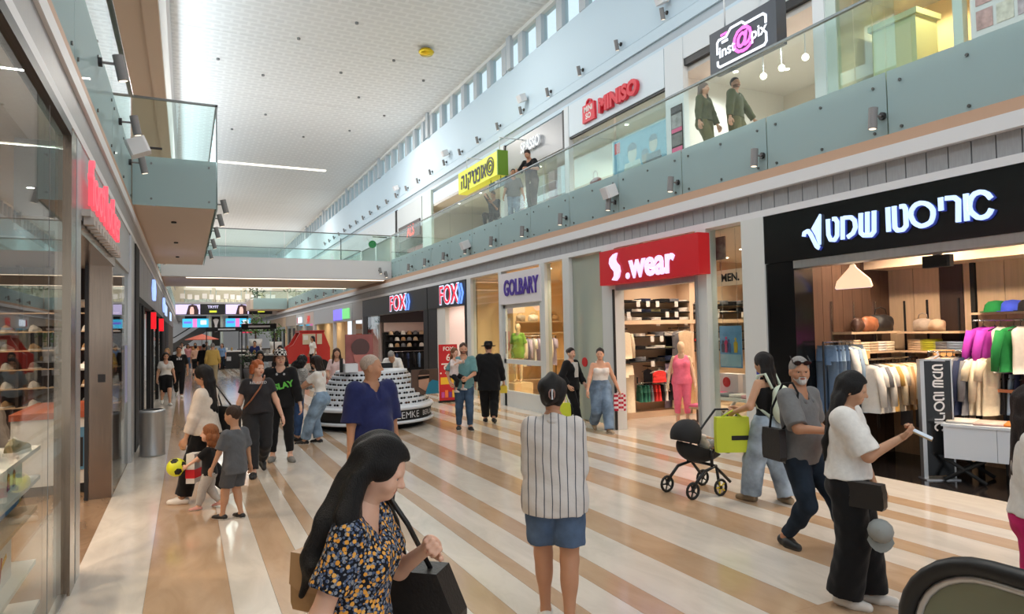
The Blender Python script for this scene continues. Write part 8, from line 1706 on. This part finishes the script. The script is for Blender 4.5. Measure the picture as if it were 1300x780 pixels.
mb = MB(); mb.x = Matrix.Translation(p6['hand'][0]+Vector((-.04, 0, -.45))) @ RZ(-26).to_4x4(); mb.box((-.02, -.056, .14), (.19, -.051, .19)); mb.build('label', M_blackm, t)
# stroller
sx, sy = 5.66, 6.30; HS = math.radians(-30)
st2 = thing('stroller', 'black stroller with a baby and yellow wheel hubs', 'stroller', (sx, sy, 0)); RS_ = Matrix.Translation((sx, sy, 0)) @ Matrix.Rotation(math.radians(182), 4, 'Z')
def SP(nm, m, f, lb=None): mb = MB(); mb.x = RS_; f(mb); return mb.build(nm, m, st2, lb)
M_str = mat('stroller_fabric', (28, 28, 30), .8); M_strf = mat('stroller_frame', (36, 36, 38), .35, metal=.3)
# local: +x toward image left after the turn; seat opens away from the pusher
for (x, y, yel) in ((.38, -.22, 0), (.38, .22, 0), (-.22, -.24, 0), (-.22, .24, 1), (-.02, .26, 1)):
    if (x, y) == (-.22, .24): continue
    w_ = SP('wheel', M_blackm, lambda mb: (mb.tube([(x+.088*math.cos(a), y, .10+.088*math.sin(a)) for a in np.linspace(0, 2*PI, 17)[:-1]], .017, 6, True), mb.cyl((x, y-.012, .10), (x, y+.012, .10), .022, n=8)))
    mb = MB(); mb.x = RS_
    for k in range(5): a = 2*PI*k/5; mb.cyl((x, y, .10), (x+.085*math.cos(a), y, .10+.085*math.sin(a)), .010, n=5)
    mb.build('hub', mat('hub_yellow', (222, 196, 40), .5) if yel else M_strf, w_)
SP('frame', M_strf, lambda mb: (mb.tube([(.38, .22, .13), (.20, .22, .30), (0, .2, .34), (-.2, .24, .14)], .02, 6), mb.tube([(.38, -.22, .13), (.20, -.22, .30), (0, -.2, .34), (-.2, -.24, .14)], .02, 6), mb.tube([(-.02, .24, .12), (-.02, .2, .34), (-.02, -.2, .34)], .02, 6), mb.tube([(.05, .2, .34), (.05, .2, .52)], .022, 6), mb.tube([(.05, -.2, .34), (.05, -.2, .52)], .022, 6)))
SP('handle', M_strf, lambda mb: mb.tube([(.05, .21, .50), (-.25, .21, .78), (-.42, .19, .95), (-.44, 0, .97), (-.42, -.19, .95), (-.25, -.21, .78), (.05, -.21, .50)], .016, 6))
for nm, pr in (('seat_shell', [ell((.02, 0, .58), (.36, .20, .22), .02), cut(lambda x, y, z: z-(.52+.36*x)), ell((.02, 0, .61), (.33, .17, .20), .012, None, 's')]), ('canopy', [ell((.24, 0, .70), (.20, .205, .20), .02), cut(lambda x, y, z: np.maximum(.62+.25*(x-.24)-z, .20-x-.35*(z-.7))), ell((.235, 0, .695), (.178, .183, .178), .012, None, 's')]), ('bumper', [cap((-.30, -.12, .50), (-.30, .12, .50), .05)])):
    V_, Q_ = mesh_sdf(pr, .011); o = mesh_obj(nm, V_, Q_, M_str, None); o.data.transform(wmat(st2).inverted() @ RS_); o.parent = st2
pb_ = person('person', 'baby in pale clothes lying in the black stroller', (sx+.04, sy), 88, .62, PALE, 'f', child=1.0, headk=1.12, z0=.40, hipz=.24, lean=-40, nod=28, feet=((-.08, .30, .10), (.08, .32, .12)), hands=((-.16, .12, .40), (.16, .16, .38)), wide=1.25, top=dict(mat=C('baby_white', (216, 206, 198)), name='bodysuit', sleeve=.7, fit=.014), bottom=dict(type='trousers', name='romper', mat=C('baby_grey', (150, 150, 150)), hem=1.2, fit=.014), hair=dict(type='short', mat=H_brown, grow=.001), res='mid')
# toddler's ball
bp = (ptod['hand'][0]+ptod['hand'][1])*.5+(ptod['hdir'][0]+ptod['hdir'][1])*.045+Vector((-.07, .02, .05))
t = thing('ball', 'yellow and black football held by the curly toddler', 'ball', tuple(bp)); MB().ball(tuple(bp), .105, 20, 14).build('skin', mat('ball_yellow', (216, 220, 40), .4), t)
for d in ((.8, -.5, .3), (.2, -.9, -.35), (.7, .4, .5), (-.2, -.5, .85), (.75, -.3, -.6)):
    d = Vector(d).normalized(); u = d.orthogonal().normalized(); w_ = d.cross(u); mb = MB(); P_ = [tuple(Vector(bp)+(d*math.cos(.42)+(u*math.cos(a)+w_*math.sin(a))*math.sin(.42))*.1075) for a in np.linspace(0, 2*PI, 7)[:-1]]; mb._add(P_+[tuple(Vector(bp)+d*.1085)], [(i, (i+1) % 6, 6) for i in range(6)]); mb.build('patch', M_blackm, t)
# mother: jacket on her arm and bag; white shoes of the shopping bag
W9 = p9['W']; L9 = lambda x, y, z: W9 @ Vector((x, y, z))
bagmesh('shoulder_bag', 'black shoulder bag on the back of the black haired mother', L9(.20, -.18, .80), (W9.to_3x3() @ RZ(60)), .32, .34, .13, L_black, [L9(.20, -.10, 1.12), L9(.16, -.03, 1.42), L9(.22, -.22, 1.12)], L_black)
t = solo('dark_jacket', (lambda mb: (setattr(mb, 'x', W9), mb.prism([(-.02, 1.02), (.26, .98), (.30, .7), (.22, .42), (.12, .26), (.02, .5), (-.06, .8)], .14, .22, 'y'), mb)[-1])(MB()), C_black, 'black jacket hanging over the arm of the black haired mother', 'jacket', tuple(L9(.1, .18, .7)))
t = thing('shopping_bag', 'white carrier bag with a red stripe beside the toddler', 'bag', tuple(L9(-.20, .02, .28))); mb = MB(); mb.x = W9 @ Matrix.Translation((-.20, .02, .30)); mb.prism([(-.15, 0), (.15, 0), (.14, .34), (-.14, .34)], -.05, .05, 'y'); mb.build('body', M_white, t); mb = MB(); mb.x = W9 @ Matrix.Translation((-.20, .02, .30)); mb.box((-.152, -.054, .06), (.152, .054, .16)); mb.build('red_stripe', M_redsign, t)
# cap and print of the young man, strap and print of the redhead
q = p11['hp'](0, -.006, .108); o = cap_thing(ramp_mat('cap_pattern', _check(28, (30, 28, 28), (206, 202, 196))), q, 'black and white patterned cap worn by the young man in the sweatshirt', None, 0, 'baseball_cap'); o.rotation_euler = (p11['headR'] @ Matrix.Rotation(PI, 3, 'Z')).to_euler(); o.scale = (1.12, 1.2, 1.0)
def on_chest(p, s_, size, m, u, v, roll=0, out=.125, **kw):
    me = textmesh(s_, size, extrude=.002, **kw); W_ = p['W']; Rm = W_.to_3x3() @ Matrix(((-1, 0, 0), (0, 0, 1), (0, 1, 0))); me.transform(W_.inverted() @ (Matrix.Translation(W_ @ Vector((u, out, v))) @ Rm.to_4x4() @ Matrix.Rotation(roll, 4, 'Z'))); me.materials.clear(); me.materials.append(m); return link('chest_print', me, p['o'])
on_chest(p11, 'SLAY', .13, mat('print_green', (96, 190, 70), .6), -.045, 1.21, .22, .176, bold=.006)
on_chest(p10, 'RELAXED', .055, M_letp, .0, 1.33, 0, .150)
o = on_chest(p10, '', .05, M_letp, 0, 1); bpy.data.objects.remove(o)
W10 = p10['W']; mb = MB(); mb.tube([W10 @ Vector(q) for q in ((-.10, -.06, 1.42), (-.09, .07, 1.40), (-.02, .15, 1.25), (.10, .155, 1.08), (.20, .08, .96))], .012, 6); solo('bag_strap', mb, L_brown, 'thin brown bag strap across the red haired woman', 'strap', tuple(W10 @ Vector((0, .1, 1.2))))
fm = [o for o in COL.objects if o.get('label', '').startswith('man in a black tee with a white chest')][0]
mb = MB(); mb.x = wmat(fm); 
for k in range(3): mb.prism([(-.09+.06*k, 1.26), (-.05+.06*k, 1.26), (-.05+.06*k, 1.32+.03*(1-abs(k-1))), (-.09+.06*k, 1.32+.03*(1-abs(k-1)))], .135, .15, 'y')
mb.build('chest_print', M_letp, fm)
# striped woman: hair clip; tail of the shirt
q = p2['hp'](.012, -.098, .086); t = thing('hair_clip', 'tortoiseshell claw clip in the pinned hair of the striped woman', 'hair clip', tuple(q)); mb = MB(); mb.x = Matrix.Translation(q) @ p2['headR'].to_4x4() @ Matrix.Scale(1.15, 4)
for s in (-1, 1): mb.tube([(s*.006, 0, .028), (s*.016, -.012, .012), (s*.016, -.012, -.012), (s*.006, 0, -.028)], .004, 5)
mb.build('claw', mat('clip_brown', (150, 110, 100), .3), t); mb = MB(); mb.x = Matrix.Translation(q) @ p2['headR'].to_4x4() @ Matrix.Scale(1.7, 4); mb.cyl((0, -.003, -.02), (0, -.003, .02), .005, n=6); mb.build('hinge', M_chrome, t)
# hat of the man in black, yellow bag
q = p17['hp'](0, -.006, .098); t = thing('hat', 'broad brimmed black hat worn by the man in the black suit', 'hat', tuple(q)); mb = MB(); mb.x = Matrix.Translation(q) @ p17['headR'].to_4x4() @ Matrix.Scale(1.79, 4)
mb.lathe([(.054, 0), (.055, .02), (.052, .045), (.042, .062), (.02, .056), (.001, .052)], n=18); mb.build('crown', C_black, t); mb = MB(); mb.x = Matrix.Translation(q) @ p17['headR'].to_4x4() @ Matrix.Scale(1.79, 4); mb.lathe([(.05, .002), (.088, .0), (.094, .006), (.088, .005), (.05, .008)], n=20); mb.build('brim', C_black, t); mb = MB(); mb.x = Matrix.Translation(q) @ p17['headR'].to_4x4() @ Matrix.Scale(1.79, 4); mb.lathe([(.0555, .006), (.056, .02)], n=18); mb.build('band', S_black, t)
q = p17['hand'][1]; bagmesh('paper_bag', 'small yellow bag in the hand of the man in the black suit', q+Vector((0, 0, -.25)), RZ(-26), .16, .16, .05, mat('bag_yellow', (226, 196, 60), .6), [q+Vector((-.05, 0, -.1)), q+Vector((0, 0, -.02)), q+Vector((.05, 0, -.1))])
q = p19['hand'][0]; bagmesh('shopping_bag', 'red and white patterned bag in the hand of the woman in cargo jeans', q+Vector((.02, 0, -.42)), RZ(-26), .24, .34, .08, ramp_mat('bag_redwhite', _check(22, (186, 40, 60), (230, 214, 214))), [q+Vector((-.06, 0, -.1)), q+Vector((0, 0, -.02)), q+Vector((.07, 0, -.1))])
q = p18['hand'][0]; bagmesh('shopping_bag', 'lime green bag at the leg of the young woman in the black jacket', Vector((6.92, 11.72, .12)), RZ(-26), .26, .40, .1, mat('lime_bag', (196, 208, 50)), [Vector((6.86, 11.75, .5)), Vector((6.93, 11.72, .78)), Vector((7.0, 11.69, .5))])
W18 = p18['W']; mb = MB(); mb.x = W18; mb.prism([(-.05, 1.02), (.05, 1.02), (.052, 1.2), (.035, 1.33), (-.035, 1.33), (-.052, 1.2)], .02, .152, 'y'); o = mb.build('inner_top', C('pearl', (220, 214, 208))); o.parent = p18['o']; o.data.transform(W18.inverted())
# ---- mannequins
mk = person('mannequin', 'cream shop mannequin in pink top and pink leggings behind the red signed shop door', (9.05, 10.62), 215, 1.72, (224, 196, 166), 'f', face_on=False, category='mannequin', turn=0, hands=((-.15, .04, None), (.16, .0, None)), top=dict(mat=F_pink, name='pink_top', sleeve=.0, hem=-.02, fit=.010), bottom=dict(type='trousers', name='pink_leggings', mat=F_pink, hem=1.5, fit=.005), res='mid')
mk2 = person('mannequin', 'golden cream mannequin in a green dress in the purple lettered shop window', (8.45, 16.8), 230, 1.66, (230, 206, 170), 'f', face_on=False, category='mannequin', z0=.55, top=dict(mat=fab('leaf_print', (140, 180, 80)), name='green_dress', sleeve=.9, hem=-.02, fit=.012, dress=.42), res='mid')
solo('mannequin_plinth', MB().bbox((8.15, 16.5, 0), (8.75, 17.1, .55), .03), M_goldc, 'golden plinth under the green dressed mannequin', 'plinth', (8.45, 16.8, 0))
for i, (y, c1, c2) in enumerate(((17.6, C_white, C_black), (21.9, C_black, C_white))): person('mannequin', ('nearer', 'farther')[i]+' headed shop mannequin in black and white behind the black framed left shop', (-1.25, y), 90, 1.7, (214, 204, 196), 'f', face_on=False, category='mannequin', top=dict(mat=c1, name='top', sleeve=.5, hem=.0), bottom=dict(type='skirt', name='skirt', mat=c2, hem=.3, flare=.09), res='far')
